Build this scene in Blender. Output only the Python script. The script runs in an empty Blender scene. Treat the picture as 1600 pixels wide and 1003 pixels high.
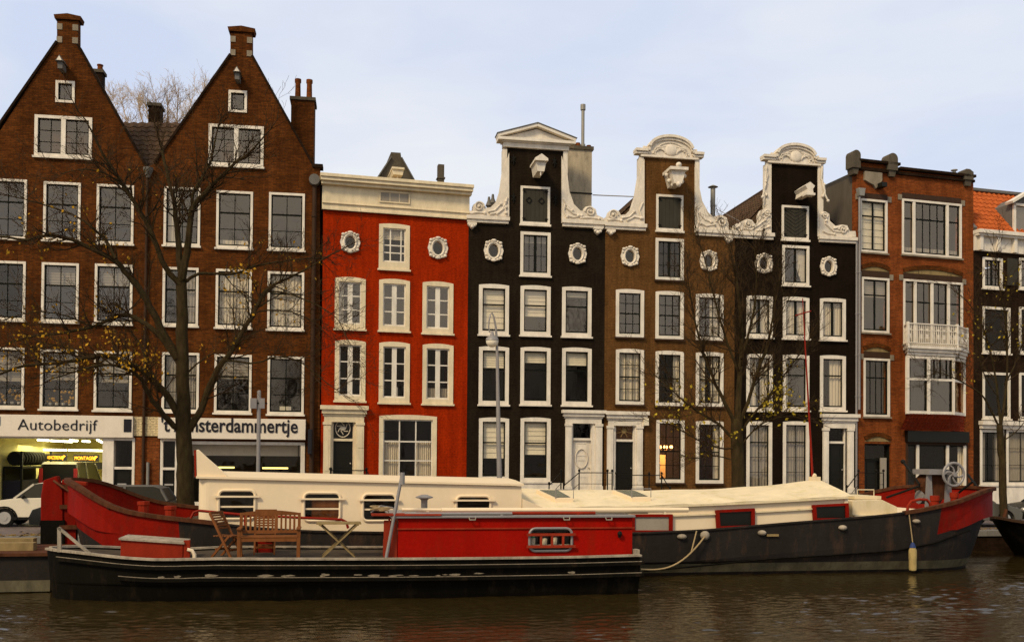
import bpy, bmesh, math, random
from mathutils import Vector, Matrix
from mathutils.geometry import tessellate_polygon
random.seed(7)
PI = math.pi
sc = bpy.context.scene
COL = sc.collection
W0, H0, F = 1600.0, 1003.0, 1500.0
EYE, STREET = 2.9, 0.6
PITCH, ROLL = math.radians(1.0), math.radians(0.46)
PPY = 718.0 - F * math.tan(PITCH)
RC = Matrix.Rotation(PI / 2 + PITCH, 3, 'X') @ Matrix.Rotation(ROLL, 3, 'Z')
CAM = Vector((0, 0, EYE))

def ray(px, py):
    return RC @ Vector(((px - 800) / F, -(py - PPY) / F, -1))

class Frame:
    """a local frame: x along, y away from the canal viewer, z up"""
    def __init__(s, x, y, z, ang):
        s.o = Vector((x, y, z)); s.a = ang
        s.t = Vector((math.cos(ang), math.sin(ang), 0)); s.n = Vector((-math.sin(ang), math.cos(ang), 0))
    def at(s, px, py, y=0.0):
        r = ray(px, py)
        k = (y - (CAM - s.o).dot(s.n)) / r.dot(s.n)
        p = CAM + r * k - s.o
        return p.dot(s.t), p.z
    def rect(s, r, y=0.0):
        x0, y0, x1, y1 = r; cx, cy = (x0 + x1) / 2, (y0 + y1) / 2
        return (s.at(x0, cy, y)[0], s.at(cx, y1, y)[1], s.at(x1, cy, y)[0], s.at(cx, y0, y)[1])
    def w(s, x, y, z):
        return s.o + s.t * x + s.n * y + Vector((0, 0, z))

# ------------------------------------------------------------------ materials
MATS = {}
def nodes_of(name):
    m = bpy.data.materials.new(name); m.use_nodes = True
    nt = m.node_tree; b = nt.nodes['Principled BSDF']; MATS[name] = m
    return m, nt, b
def mixcol(nt, fac, a, b, mode='MIX'):
    n = nt.nodes.new('ShaderNodeMix'); n.data_type = 'RGBA'; n.blend_type = mode
    for sock, v in ((n.inputs[0], fac), (n.inputs[6], a), (n.inputs[7], b)):
        if hasattr(v, 'is_linked') or hasattr(v, 'node'): nt.links.new(v, sock)
        elif isinstance(v, (int, float)): sock.default_value = v
        else: sock.default_value = (*v[:3], 1)
    return n.outputs[2]
def coord(nt, scale=(1, 1, 1), swap=False):
    tc = nt.nodes.new('ShaderNodeTexCoord'); out = tc.outputs['Object']
    if swap:
        sp = nt.nodes.new('ShaderNodeSeparateXYZ'); nt.links.new(out, sp.inputs[0])
        ad = nt.nodes.new('ShaderNodeMath'); ad.operation = 'ADD'
        nt.links.new(sp.outputs[0], ad.inputs[0]); nt.links.new(sp.outputs[1], ad.inputs[1])
        cb = nt.nodes.new('ShaderNodeCombineXYZ'); nt.links.new(ad.outputs[0], cb.inputs[0]); nt.links.new(sp.outputs[2], cb.inputs[1])
        out = cb.outputs[0]
    mp = nt.nodes.new('ShaderNodeMapping'); mp.inputs['Scale'].default_value = scale
    nt.links.new(out, mp.inputs[0]); return mp.outputs[0]
def noise(nt, vec, scale, detail=4, rough=.6, lo=.3, hi=.7):
    n = nt.nodes.new('ShaderNodeTexNoise'); n.inputs['Scale'].default_value = scale
    n.inputs['Detail'].default_value = detail; n.inputs['Roughness'].default_value = rough
    nt.links.new(vec, n.inputs['Vector'])
    mr = nt.nodes.new('ShaderNodeMapRange'); mr.inputs[1].default_value = lo; mr.inputs[2].default_value = hi
    nt.links.new(n.outputs['Fac'], mr.inputs[0]); return mr.outputs[0]
def bump(nt, b, h, strength, dist=.02):
    n = nt.nodes.new('ShaderNodeBump'); n.inputs['Strength'].default_value = strength; n.inputs['Distance'].default_value = dist
    nt.links.new(h, n.inputs['Height']); nt.links.new(n.outputs[0], b.inputs['Normal'])
WB = (1.0, .93, .79)
def warm(c): return tuple(v * w for v, w in zip(c, WB))
def dk(c, k): return tuple(v * k for v in c)
def paint(name, c, rough=.55, var=.22, scale=3.0, dirt=None, dirtamt=.35, metal=0.0, bmp=.15, streak=True, spec=.07, grain=.88):
    m, nt, b = nodes_of(name); c = warm(c); b.inputs['Specular Tint'].default_value = (1, .86, .62, 1)
    v = coord(nt, (1, 1, .35) if streak else (1, 1, 1))
    f = noise(nt, v, scale, 6, .65)
    col = mixcol(nt, f, dk(c, 1 - var), dk(c, 1 + var * .4))
    g = noise(nt, coord(nt), scale * 9, 4, .7, .35, .65)
    col = mixcol(nt, g, col, mixcol(nt, 1.0, col, (grain,) * 3, 'MULTIPLY'))
    if dirt:
        d = noise(nt, coord(nt, (1, 1, .3)), scale * 1.7, 8, .75, .52, .72)
        mm = nt.nodes.new('ShaderNodeMath'); mm.operation = 'MULTIPLY'; nt.links.new(d, mm.inputs[0]); mm.inputs[1].default_value = dirtamt
        col = mixcol(nt, mm.outputs[0], col, dirt)
    nt.links.new(col, b.inputs['Base Color'])
    b.inputs['Roughness'].default_value = rough; b.inputs['Metallic'].default_value = metal
    b.inputs['Specular IOR Level'].default_value = spec
    bump(nt, b, g, bmp, .01)
    return m
def brick(name, c1, c2, mortar, var=.3, msize=.009, bscale=1.0, blot=(.5, 1.25)):
    m, nt, b = nodes_of(name)
    c1, c2, mortar = [(v[0] * 1.04, v[1] * .93, v[2] * .62) for v in (c1, c2, mortar)]; b.inputs['Specular Tint'].default_value = (1, .86, .62, 1)
    v = coord(nt, (1, 1, 1), True)
    t = nt.nodes.new('ShaderNodeTexBrick'); nt.links.new(v, t.inputs['Vector'])
    t.inputs['Color1'].default_value = (*c1, 1); t.inputs['Color2'].default_value = (*c2, 1); t.inputs['Mortar'].default_value = (*mortar, 1)
    t.inputs['Scale'].default_value = 1; t.inputs['Mortar Size'].default_value = msize
    t.inputs['Brick Width'].default_value = .22 * bscale; t.inputs['Row Height'].default_value = .068 * bscale; t.inputs['Bias'].default_value = -.1
    big = noise(nt, v, .9, 7, .7, .3, .72)
    k = mixcol(nt, big, (blot[0],) * 3, (blot[1],) * 3)
    col = mixcol(nt, 1.0, t.outputs['Color'], k, 'MULTIPLY')
    fine = noise(nt, coord(nt), 11, 6, .8, .32, .68)
    col = mixcol(nt, 1.0, col, mixcol(nt, fine, (.6, .6, .62), (1.35, 1.3, 1.25)), 'MULTIPLY')
    st = noise(nt, coord(nt, (3.2, 3.2, .28)), 1.0, 6, .7, .38, .66)
    col = mixcol(nt, 1.0, col, mixcol(nt, st, (.74, .73, .72), (1.1, 1.1, 1.1)), 'MULTIPLY')
    nt.links.new(col, b.inputs['Base Color']); b.inputs['Roughness'].default_value = .85
    b.inputs['Specular IOR Level'].default_value = .03
    inv = nt.nodes.new('ShaderNodeMath'); inv.operation = 'SUBTRACT'; inv.inputs[0].default_value = 1; nt.links.new(t.outputs['Fac'], inv.inputs[1])
    bump(nt, b, inv.outputs[0], .5, .01)
    return m
def emit(name, c, s):
    m, nt, b = nodes_of(name)
    b.inputs['Base Color'].default_value = (*c, 1); b.inputs['Emission Color'].default_value = (*c, 1); b.inputs['Emission Strength'].default_value = s
    return m
def glassmat(name, k=.12, tint=(1, .80, .57), body=(.94, .93, .9)):
    m, nt, b = nodes_of(name)
    nt.nodes.remove(b); out = nt.nodes['Material Output']
    tr = nt.nodes.new('ShaderNodeBsdfTransparent'); tr.inputs[0].default_value = (*body, 1)
    gl = nt.nodes.new('ShaderNodeBsdfGlossy'); gl.inputs[0].default_value = (*tint, 1); gl.inputs['Roughness'].default_value = .04
    lw0 = nt.nodes.new('ShaderNodeLayerWeight'); lw0.inputs[0].default_value = .25; lw = nt.nodes.new('ShaderNodeMath'); lw.operation = 'POWER'; nt.links.new(lw0.outputs['Facing'], lw.inputs[0]); lw.inputs[1].default_value = 2.5
    ad = nt.nodes.new('ShaderNodeMath'); ad.operation = 'ADD'; ad.use_clamp = True; nt.links.new(lw.outputs[0], ad.inputs[0]); ad.inputs[1].default_value = k
    mx = nt.nodes.new('ShaderNodeMixShader'); nt.links.new(ad.outputs[0], mx.inputs[0]); nt.links.new(tr.outputs[0], mx.inputs[1]); nt.links.new(gl.outputs[0], mx.inputs[2])
    h = noise(nt, coord(nt), 1.6, 2, .5)
    bp = nt.nodes.new('ShaderNodeBump'); bp.inputs['Strength'].default_value = .12; bp.inputs['Distance'].default_value = .05
    nt.links.new(h, bp.inputs['Height']); nt.links.new(bp.outputs[0], gl.inputs['Normal'])
    nt.links.new(mx.outputs[0], out.inputs[0])
    return m

M = {}
M['brickL'] = brick('brown_brick', (.135, .044, .012), (.068, .022, .008), (.055, .03, .016), msize=.007, blot=(.5, 1.2))
M['brickR'] = brick('orange_brick', (.27, .070, .021), (.17, .042, .015), (.12, .065, .035), msize=.007, blot=(.65, 1.15))
M['brickred'] = brick('red_painted_brick', (.335, .026, .003), (.305, .023, .003), (.25, .02, .003), msize=.006, blot=(.82, 1.1))
M['brickblk'] = brick('black_painted_brick', (.020, .015, .013), (.017, .013, .011), (.012, .009, .008), msize=.006, blot=(.7, 1.2))
M['brickblk2'] = brick('soot_black_painted_brick', (.013, .009, .008), (.011, .008, .007), (.008, .006, .005), msize=.006, blot=(.7, 1.2))
M['brickbrn'] = brick('tan_painted_brick', (.135, .070, .030), (.115, .058, .025), (.085, .045, .022), msize=.006, blot=(.7, 1.15))
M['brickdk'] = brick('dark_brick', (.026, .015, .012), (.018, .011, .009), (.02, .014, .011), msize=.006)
M['brickpier'] = brick('ochre_brick', (.24, .07, .025), (.15, .04, .016), (.12, .06, .03), msize=.009)
M['whitebrick'] = brick('white_painted_brick', (.72, .64, .52), (.66, .58, .47), (.4, .35, .28), msize=.012, blot=(.8, 1.05))
M['cream'] = paint('cream_paint', (.74, .64, .46), dirt=(.35, .27, .16), dirtamt=.12)
M['white'] = paint('white_paint', (.74, .69, .62), dirt=(.3, .25, .18), dirtamt=.15)
M['stucco'] = paint('carved_stucco', (.74, .68, .60), dirt=(.28, .22, .15), dirtamt=.28, bmp=.3, scale=5)
M['sash'] = paint('dark_green_sash_paint', (.009, .010, .008), rough=.45)
M['sashwhite'] = paint('white_sash_paint', (.74, .70, .63))
M['stone'] = paint('grey_stone', (.26, .22, .17), rough=.85, var=.35, bmp=.5)
M['darkstone'] = paint('dark_stone', (.10, .085, .065), rough=.85, var=.35, bmp=.5)
M['bluestone'] = paint('blue_stone', (.20, .19, .18), rough=.8)
M['render'] = paint('grey_render', (.42, .36, .27), rough=.9, var=.3, dirt=(.12, .09, .06), dirtamt=.7, bmp=.4)
M['lead'] = paint('lead_sheet', (.14, .135, .13), rough=.6)
M['slate'] = paint('slate', (.06, .055, .05), rough=.7, var=.4, scale=8, streak=False)
M['tiledk'] = paint('dark_roof_tile', (.085, .05, .032), rough=.8, var=.5, scale=6, dirt=(.05, .06, .025), dirtamt=.7)
M['tileor'] = paint('orange_roof_tile', (.42, .10, .026), rough=.75, var=.35, scale=5, dirt=(.2, .05, .02), dirtamt=.6)
M['tilered'] = paint('red_hung_tile', (.28, .04, .015), rough=.75, var=.45, scale=8, dirt=(.4, .25, .15), dirtamt=.3)
M['blackpaint'] = paint('gloss_black_paint', (.006, .006, .005), rough=.4, spec=.25)
M['darkwood'] = paint('dark_brown_wood', (.05, .028, .018), rough=.6)
M['hatchgrey'] = paint('grey_green_shutter_paint', (.045, .042, .034), rough=.55)
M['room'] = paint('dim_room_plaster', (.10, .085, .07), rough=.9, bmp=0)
M['curtain'] = paint('net_curtain', (.62, .56, .46), rough=.9, var=.12, bmp=0)
M['blind'] = paint('linen_blind', (.74, .68, .55), rough=.9, var=.1, bmp=0)
M['curtgrey'] = paint('grey_curtain', (.30, .27, .23), rough=.9, var=.15, bmp=0)
M['glass'] = glassmat('window_glass', .085)
M['glassbright'] = glassmat('bright_window_glass', .15)
M['glassdim'] = glassmat('dark_window_glass', .02)
M['zinc'] = paint('zinc', (.28, .27, .25), rough=.5, metal=.4)
M['iron'] = paint('wrought_iron', (.012, .012, .011), rough=.5)
M['glasspane_sky'] = paint('dull_skylight_glass', (.16, .17, .13), rough=.25, spec=.5, bmp=0)
M['rust'] = paint('rusty_steel', (.09, .035, .018), rough=.85, var=.5, scale=7)
M['street'] = None
M['signw'] = paint('white_sign_panel', (.72, .66, .58), rough=.5, var=.06)
M['signbk'] = paint('sign_lettering', (.02, .02, .028), rough=.5, var=0, bmp=0)
M['garwall'] = paint('garage_wall', (.55, .52, .25), rough=.8, var=.1)
M['bark'] = paint('bark', (.055, .038, .018), rough=.95, var=.55, scale=9, dirt=(.05, .055, .015), dirtamt=.6, bmp=1.0)
M['twig'] = paint('twig_bark', (.045, .028, .014), rough=.9, var=.3)
M['palebark'] = paint('pale_twig_bark', (.52, .41, .30), rough=.9, var=.3)
M['leaf'] = paint('autumn_leaf', (.46, .25, .02), rough=.7, var=.6, scale=9, streak=False)
M['leafgreen'] = paint('yellow_green_leaf', (.40, .30, .03), rough=.7, var=.5, scale=9, streak=False)
M['hull'] = paint('slate_grey_hull_paint', (.022, .019, .018), rough=.6, var=.3, scale=1.4, dirt=(.10, .05, .025), dirtamt=.55, bmp=.3)
M['hullred'] = paint('red_hull_paint', (.21, .006, .002), rough=.6, var=.35, scale=2.2, dirt=(.09, .016, .007), dirtamt=.7, bmp=.3)
M['waterline'] = paint('algae_waterline_paint', (.13, .115, .075), rough=.8, var=.5, scale=2.5, dirt=(.03, .03, .02), dirtamt=.7)
M['bargeblk'] = paint('tarred_black_hull', (.005, .0045, .0035), rough=.6, var=.3, scale=2, dirt=(.035, .022, .012), dirtamt=.5, spec=.05)
M['bargered'] = paint('crimson_cabin_paint', (.30, .004, .001), rough=.6, var=.2, scale=1.5, dirt=(.16, .014, .003), dirtamt=.5, bmp=.3)
M['bargetrim'] = paint('faded_red_trim', (.30, .035, .016), rough=.65, var=.4)
M['boatwhite'] = paint('ivory_boat_paint', (.74, .62, .45), rough=.45, var=.05, scale=1.2, dirt=(.5, .36, .2), dirtamt=.12, bmp=.02, grain=.97)
M['boatroof'] = paint('weathered_cream_roof', (.70, .60, .42), rough=.65, var=.15, scale=1.4, dirt=(.42, .33, .1), dirtamt=.6, bmp=.05, grain=.95)
M['deckgrey'] = paint('worn_deck_paint', (.065, .052, .04), rough=.8, var=.4, scale=5)
M['edgewhite'] = paint('worn_white_edge', (.36, .31, .25), rough=.6, var=.4, scale=4, dirt=(.06, .05, .04), dirtamt=.7)
M['teak'] = paint('oiled_teak', (.19, .07, .024), rough=.6, var=.35, scale=6)
M['palewood'] = paint('weathered_green_wood', (.26, .19, .09), rough=.8, var=.35, scale=6)
M['silver'] = paint('grey_painted_metal', (.26, .25, .26), rough=.45, var=.15, metal=.2)
M['redpole'] = paint('red_pole_paint', (.22, .015, .008), rough=.5)
M['orange'] = paint('orange_red_paint', (.25, .022, .009), rough=.6, var=.25, scale=4)
M['ropem'] = paint('hemp_rope', (.36, .27, .15), rough=.9)
M['fender'] = paint('dirty_cream_fender', (.44, .34, .15), rough=.6, var=.3, scale=6, dirt=(.15, .1, .05), dirtamt=.6)
M['blue'] = paint('blue_plastic', (.03, .05, .16), rough=.5)
M['carwhite'] = paint('white_car_paint', (.74, .68, .56), rough=.25, var=.04, spec=.6, bmp=0)
M['carblack'] = paint('black_car_paint', (.012, .013, .014), rough=.2, var=.1, spec=.6, bmp=0)
M['cargrey'] = paint('grey_car_paint', (.09, .088, .08), rough=.25, var=.05, spec=.6, bmp=0)
M['tyre'] = paint('tyre_rubber', (.015, .015, .015), rough=.85)
M['chrome'] = paint('wheel_alloy', (.55, .53, .5), rough=.3, metal=.6, bmp=0)
M['redlight'] = emit('tail_light', (.3, .01, .005), .08)
M['tube'] = emit("fluorescent_tube", (1, .97, .62), 8)
M['tubeY'] = emit('yellow_tube', (1, .8, .2), 3)
M['lampon'] = emit('warm_bulb', (1, .45, .12), 10)
M['signlit'] = emit('orange_lit_lettering', (1, .42, .02), .9)
M['opal'] = paint('opal_glass', (.7, .66, .58), rough=.3, var=.05)
M['dryleaf'] = paint('leaf_litter', (.20, .13, .04), rough=.9, var=.5)

# water
def water_mat():
    m, nt, b = nodes_of('canal_water')
    b.inputs['Base Color'].default_value = (.024, .015, .004, 1); b.inputs['Roughness'].default_value = .06; b.inputs['IOR'].default_value = 1.45
    b.inputs['Specular Tint'].default_value = (1, .86, .62, 1)
    c = noise(nt, coord(nt, (1, 2.4, 1)), 7, 3, .5, .2, .8)
    bump(nt, b, c, .35, .012)
    return m
M['water'] = water_mat()
def street_mat():
    m, nt, b = nodes_of('brick_paved_street')
    v = coord(nt)
    t = nt.nodes.new('ShaderNodeTexBrick'); nt.links.new(v, t.inputs['Vector'])
    t.inputs['Color1'].default_value = (.15, .10, .07, 1); t.inputs['Color2'].default_value = (.10, .07, .055, 1); t.inputs['Mortar'].default_value = (.05, .04, .03, 1)
    t.inputs['Scale'].default_value = 1; t.inputs['Brick Width'].default_value = .2; t.inputs['Row Height'].default_value = .08; t.inputs['Mortar Size'].default_value = .006
    f = noise(nt, v, 1.2, 6, .7)
    nt.links.new(mixcol(nt, 1.0, t.outputs['Color'], mixcol(nt, f, (.6, .6, .6), (1.3, 1.25, 1.2)), 'MULTIPLY'), b.inputs['Base Color'])
    b.inputs['Roughness'].default_value = .75
    return m
M['street'] = street_mat()

# ------------------------------------------------------------------ mesh builder
class MB:
    def __init__(s): s.v = []; s.f = []; s.mi = []; s.m = 0; s.g = []
    def add(s, vs, fs):
        o = len(s.v); s.g.append((o, len(s.f))); s.v += [tuple(p) for p in vs]
        for f in fs: s.f.append(tuple(i + o for i in f)); s.mi.append(s.m)
    def box(s, x0, x1, y0, y1, z0, z1):
        s.add([(x0,y0,z0),(x1,y0,z0),(x1,y1,z0),(x0,y1,z0),(x0,y0,z1),(x1,y0,z1),(x1,y1,z1),(x0,y1,z1)],
              [(0,3,2,1),(4,5,6,7),(0,1,5,4),(1,2,6,5),(2,3,7,6),(3,0,4,7)]); return s
    def hexa(s, p): # 8 points bottom 4, top 4
        s.add(p, [(0,3,2,1),(4,5,6,7),(0,1,5,4),(1,2,6,5),(2,3,7,6),(3,0,4,7)]); return s
    def quad(s, *p): s.add(p, [tuple(range(len(p)))]); return s
    def prism(s, outl, y0, y1, holes=(), axis='y'):
        """outline in (x,z), solid between y0 and y1"""
        loops = [list(outl)] + [list(h) for h in holes]
        tri = tessellate_polygon([[Vector((a, b, 0)) for a, b in L] for L in loops])
        flat = [p for L in loops for p in L]; n = len(flat)
        def P(a, b, y):
            return (a, y, b) if axis == 'y' else ((y, a, b) if axis == 'x' else (a, b, y))
        vs = [P(a, b, y0) for a, b in flat] + [P(a, b, y1) for a, b in flat]
        fs = [tuple(t) for t in tri] + [tuple(i + n for i in reversed(t)) for t in tri]
        o = 0
        for L in loops:
            k = len(L)
            for i in range(k):
                j = (i + 1) % k; fs.append((o + i, o + j, o + j + n, o + i + n))
            o += k
        s.add(vs, fs); return s
    def tube(s, pts, rad, n=6, cap=True):
        pts = [Vector(p) for p in pts]
        if not isinstance(rad, (list, tuple)): rad = [rad] * len(pts)
        rings = []; up = None
        for i, p in enumerate(pts):
            d = (pts[min(i + 1, len(pts) - 1)] - pts[max(i - 1, 0)])
            if d.length < 1e-9: d = Vector((0, 0, 1))
            d.normalize()
            if up is None: up = Vector((0, 0, 1)) if abs(d.z) < .9 else Vector((1, 0, 0))
            a = d.cross(up)
            if a.length < 1e-5: a = d.orthogonal()
            a.normalize(); b = a.cross(d); up = b
            rings.append([p + (a * math.cos(2 * PI * k / n) + b * math.sin(2 * PI * k / n)) * rad[i] for k in range(n)])
        vs = [q for r in rings for q in r]; fs = []
        for i in range(len(rings) - 1):
            for k in range(n):
                fs.append((i * n + k, i * n + (k + 1) % n, (i + 1) * n + (k + 1) % n, (i + 1) * n + k))
        if cap: fs.append(tuple(reversed(range(n)))); fs.append(tuple((len(rings) - 1) * n + k for k in range(n)))
        s.add(vs, fs); return s
    def blob(s, c, r, nu=10, nv=6):
        if not isinstance(r, (list, tuple)): r = (r, r, r)
        vs = [(c[0], c[1], c[2] + r[2])]
        for i in range(1, nv):
            t = PI * i / nv
            for k in range(nu):
                a = 2 * PI * k / nu
                vs.append((c[0] + r[0] * math.sin(t) * math.cos(a), c[1] + r[1] * math.sin(t) * math.sin(a), c[2] + r[2] * math.cos(t)))
        vs.append((c[0], c[1], c[2] - r[2])); fs = []
        for k in range(nu):
            fs.append((0, 1 + k, 1 + (k + 1) % nu)); l = len(vs) - 1; b0 = 1 + (nv - 2) * nu
            fs.append((l, b0 + (k + 1) % nu, b0 + k))
            for i in range(nv - 2):
                a = 1 + i * nu; fs.append((a + k, a + nu + k, a + nu + (k + 1) % nu, a + (k + 1) % nu))
        s.add(vs, fs); return s
    def lathe(s, c, prof, n=16, axis='z'):
        vs = []; fs = []
        for r, h in prof:
            for k in range(n):
                a = 2 * PI * k / n; x, y = r * math.cos(a), r * math.sin(a)
                vs.append((c[0] + x, c[1] + y, c[2] + h) if axis == 'z' else ((c[0] + x, c[1] + h, c[2] + y) if axis == 'y' else (c[0] + h, c[1] + x, c[2] + y)))
        for i in range(len(prof) - 1):
            for k in range(n): fs.append((i * n + k, i * n + (k + 1) % n, (i + 1) * n + (k + 1) % n, (i + 1) * n + k))
        fs.append(tuple(range(n))); fs.append(tuple((len(prof) - 1) * n + k for k in reversed(range(n))))
        s.add(vs, fs); return s
    def bar(s, a, b, w, h=None):
        """square bar between two points"""
        a, b = Vector(a), Vector(b); h = h or w; d = (b - a).normalized()
        u = Vector((0, 0, 1)) if abs(d.z) < .95 else Vector((0, 1, 0))
        x = d.cross(u).normalized() * (w / 2); y = x.cross(d).normalized() * (h / 2)
        s.hexa([a - x - y, a + x - y, b + x - y, b - x - y, a - x + y, a + x + y, b + x + y, b - x + y]); return s
    def each(s, name, mat, parent, per=1, **kw):
        """every piece (of `per` shapes) becomes a part of its own"""
        out = []; G = s.g + [(len(s.v), len(s.f))]
        for i in range(0, len(s.g), per):
            j = min(i + per, len(s.g)); (v0, f0), (v1, f1) = G[i], G[j]; c = MB(); c.v = s.v[v0:v1]; c.f = [tuple(k - v0 for k in f) for f in s.f[f0:f1]]; c.mi = s.mi[f0:f1]
            out.append(c.build(name, mat, parent, **kw))
        return out
    def build(s, name, mat, parent=None, smooth=False, bevel=0, recalc=True):
        me = bpy.data.meshes.new(name); me.from_pydata(s.v, [], s.f)
        mats = mat if isinstance(mat, (list, tuple)) else [mat]
        for m in mats: me.materials.append(M[m] if isinstance(m, str) else m)
        if len(mats) > 1: me.polygons.foreach_set('material_index', s.mi)
        if recalc:
            bm = bmesh.new(); bm.from_mesh(me); bmesh.ops.recalc_face_normals(bm, faces=bm.faces); bm.to_mesh(me); bm.free()
        if smooth:
            me.polygons.foreach_set('use_smooth', [True] * len(me.polygons))
            try: me.set_sharp_from_angle(angle=math.radians(50))
            except Exception: pass
        me.update()
        o = bpy.data.objects.new(name, me); COL.objects.link(o)
        if parent: o.parent = parent
        if bevel:
            b = o.modifiers.new('bevel', 'BEVEL'); b.width = bevel; b.segments = 2; b.limit_method = 'ANGLE'
        return o

def tag(o, label=None, cat=None, group=None, kind=None):
    if label: o['label'] = label
    if cat: o['category'] = cat
    if group: o['group'] = group
    if kind: o['kind'] = kind
    return o
def thing(name, label, cat, fr=None, loc=None, rz=0.0, group=None):
    o = bpy.data.objects.new(name, None); COL.objects.link(o); o.empty_display_size = .3
    if fr: o.location = fr.o; o.rotation_euler = (0, 0, fr.a)
    if loc is not None: o.location = loc; o.rotation_euler = (0, 0, rz)
    return tag(o, label, cat, group)
def copy_tree(o, parent=None):
    c = o.copy(); COL.objects.link(c); c.parent = parent
    for ch in list(o.children): copy_tree(ch, c)
    return c
def text_mesh(name, s, size, mat, parent, x, y, z, width=None, depth=.01, bold=0.0):
    cu = bpy.data.curves.new(name, 'FONT'); cu.body = s; cu.size = size; cu.extrude = depth; cu.offset = bold; cu.resolution_u = 3
    tmp = bpy.data.objects.new(name + '_tmp', cu); COL.objects.link(tmp)
    bpy.context.view_layer.update()
    me = bpy.data.meshes.new_from_object(tmp.evaluated_get(bpy.context.evaluated_depsgraph_get()))
    bpy.data.objects.remove(tmp); bpy.data.curves.remove(cu)
    xs = [v.co.x for v in me.vertices]; x0, x1 = min(xs), max(xs); k = (width / (x1 - x0)) if width else 1
    for v in me.vertices:
        a, b, c = v.co; v.co = (x + (a - x0) * k, y - c, z + b)
    me.materials.clear(); me.materials.append(M[mat])
    o = bpy.data.objects.new(name, me); COL.objects.link(o); o.parent = parent
    return o

# ------------------------------------------------------------------ camera, light, sky
cd = bpy.data.cameras.new('camera'); cam = bpy.data.objects.new('camera', cd); COL.objects.link(cam); sc.camera = cam
cam.location = CAM; cam.rotation_euler = RC.to_euler(); cd.sensor_fit = 'HORIZONTAL'; cd.sensor_width = 36; cd.lens = 36 * F / 1600
cd.shift_y = (PPY - H0 / 2) / 1600; cd.clip_end = 3000
sc.view_settings.view_transform = 'Standard'; sc.view_settings.look = 'None'; sc.view_settings.exposure = 0; sc.view_settings.gamma = 1
SUN_EL, SUN_AZ = math.radians(42), math.radians(215)   # azimuth clockwise from +Y: behind the viewer, to the left
sd = bpy.data.lights.new('sun', 'SUN'); sd.energy = 3.2; sd.angle = math.radians(12); sd.color = (1, .84, .60)
so = bpy.data.objects.new('sun', sd); COL.objects.link(so)
sdir = Vector((math.sin(SUN_AZ) * math.cos(SUN_EL), math.cos(SUN_AZ) * math.cos(SUN_EL), math.sin(SUN_EL)))
so.rotation_euler = sdir.to_track_quat('Z', 'Y').to_euler(); so.location = (0, -20, 40)
wd = bpy.data.worlds.new('World'); sc.world = wd; wd.use_nodes = True; nt = wd.node_tree
bg = nt.nodes['Background']; sky = nt.nodes.new('ShaderNodeTexSky'); sky.sky_type = 'NISHITA'; sky.sun_disc = False
sky.sun_elevation = SUN_EL; sky.sun_rotation = SUN_AZ; sky.air_density = 1.3; sky.dust_density = 2
tc = nt.nodes.new('ShaderNodeTexCoord'); mp = nt.nodes.new('ShaderNodeMapping'); mp.inputs['Scale'].default_value = (1.2, 1.2, 3.2); nt.links.new(tc.outputs['Generated'], mp.inputs[0])
nz = nt.nodes.new('ShaderNodeTexNoise'); nz.inputs['Scale'].default_value = 1.7; nz.inputs['Detail'].default_value = 7; nz.inputs['Roughness'].default_value = .5; nz.inputs['Distortion'].default_value = .3
nt.links.new(mp.outputs[0], nz.inputs['Vector'])
cr = nt.nodes.new('ShaderNodeValToRGB'); nt.links.new(nz.outputs['Fac'], cr.inputs[0])
cr.color_ramp.elements[0].position = .38; cr.color_ramp.elements[0].color = (.68, .76, .95, 1)
cr.color_ramp.elements[1].position = .62; cr.color_ramp.elements[1].color = (.90, .92, .97, 1)
sc10 = nt.nodes.new('ShaderNodeVectorMath'); sc10.operation = 'SCALE'; sc10.inputs['Scale'].default_value = 10; nt.links.new(cr.outputs[0], sc10.inputs[0])
nt.links.new(mixcol(nt, .9, sky.outputs[0], sc10.outputs[0]), bg.inputs[0]); bg.inputs[1].default_value = .1

# ------------------------------------------------------------------ the line of the quay and the house fronts
TA = math.atan(.19)
def canal_frame(d, z=0.0, s=0.0):
    t = Vector((math.cos(TA), math.sin(TA))); n = Vector((-math.sin(TA), math.cos(TA)))
    p = t * s + n * d; return Frame(p.x, p.y, z, TA)
def hit_depth(px, D):
    r = ray(px, 718); k = D / r.y; return r.x * k, D
def seg_end(x, y, tan, px):      # from (x,y) along the facade line to the pixel column px
    r = ray(px, 700); # (x + c) , y + tan*c ; ratio r.x/r.y
    q = r.x / r.y; c = (q * y - x) / (1 - q * tan); return x + c, y + tan * c
X1, Y1 = hit_depth(729, 41.0)
XR0, YR0 = seg_end(X1, Y1, .26, 501)
XL0, YL0 = seg_end(XR0, YR0, .15, -24)
X2, Y2 = seg_end(X1, Y1, .176, 943.5)
X3, Y3 = seg_end(X2, Y2, .176, 1147)
X4, Y4 = seg_end(X3, Y3, .176, 1338)
X5, Y5 = seg_end(X4, Y4, .29, 1521)
X6, Y6 = seg_end(X5, Y5, .29, 1690)
def hf(x, y, tan): return Frame(x, y, STREET, math.atan(tan))

EDGE = 28.6                     # distance of the quay edge
qf = canal_frame(EDGE, 0)
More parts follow.
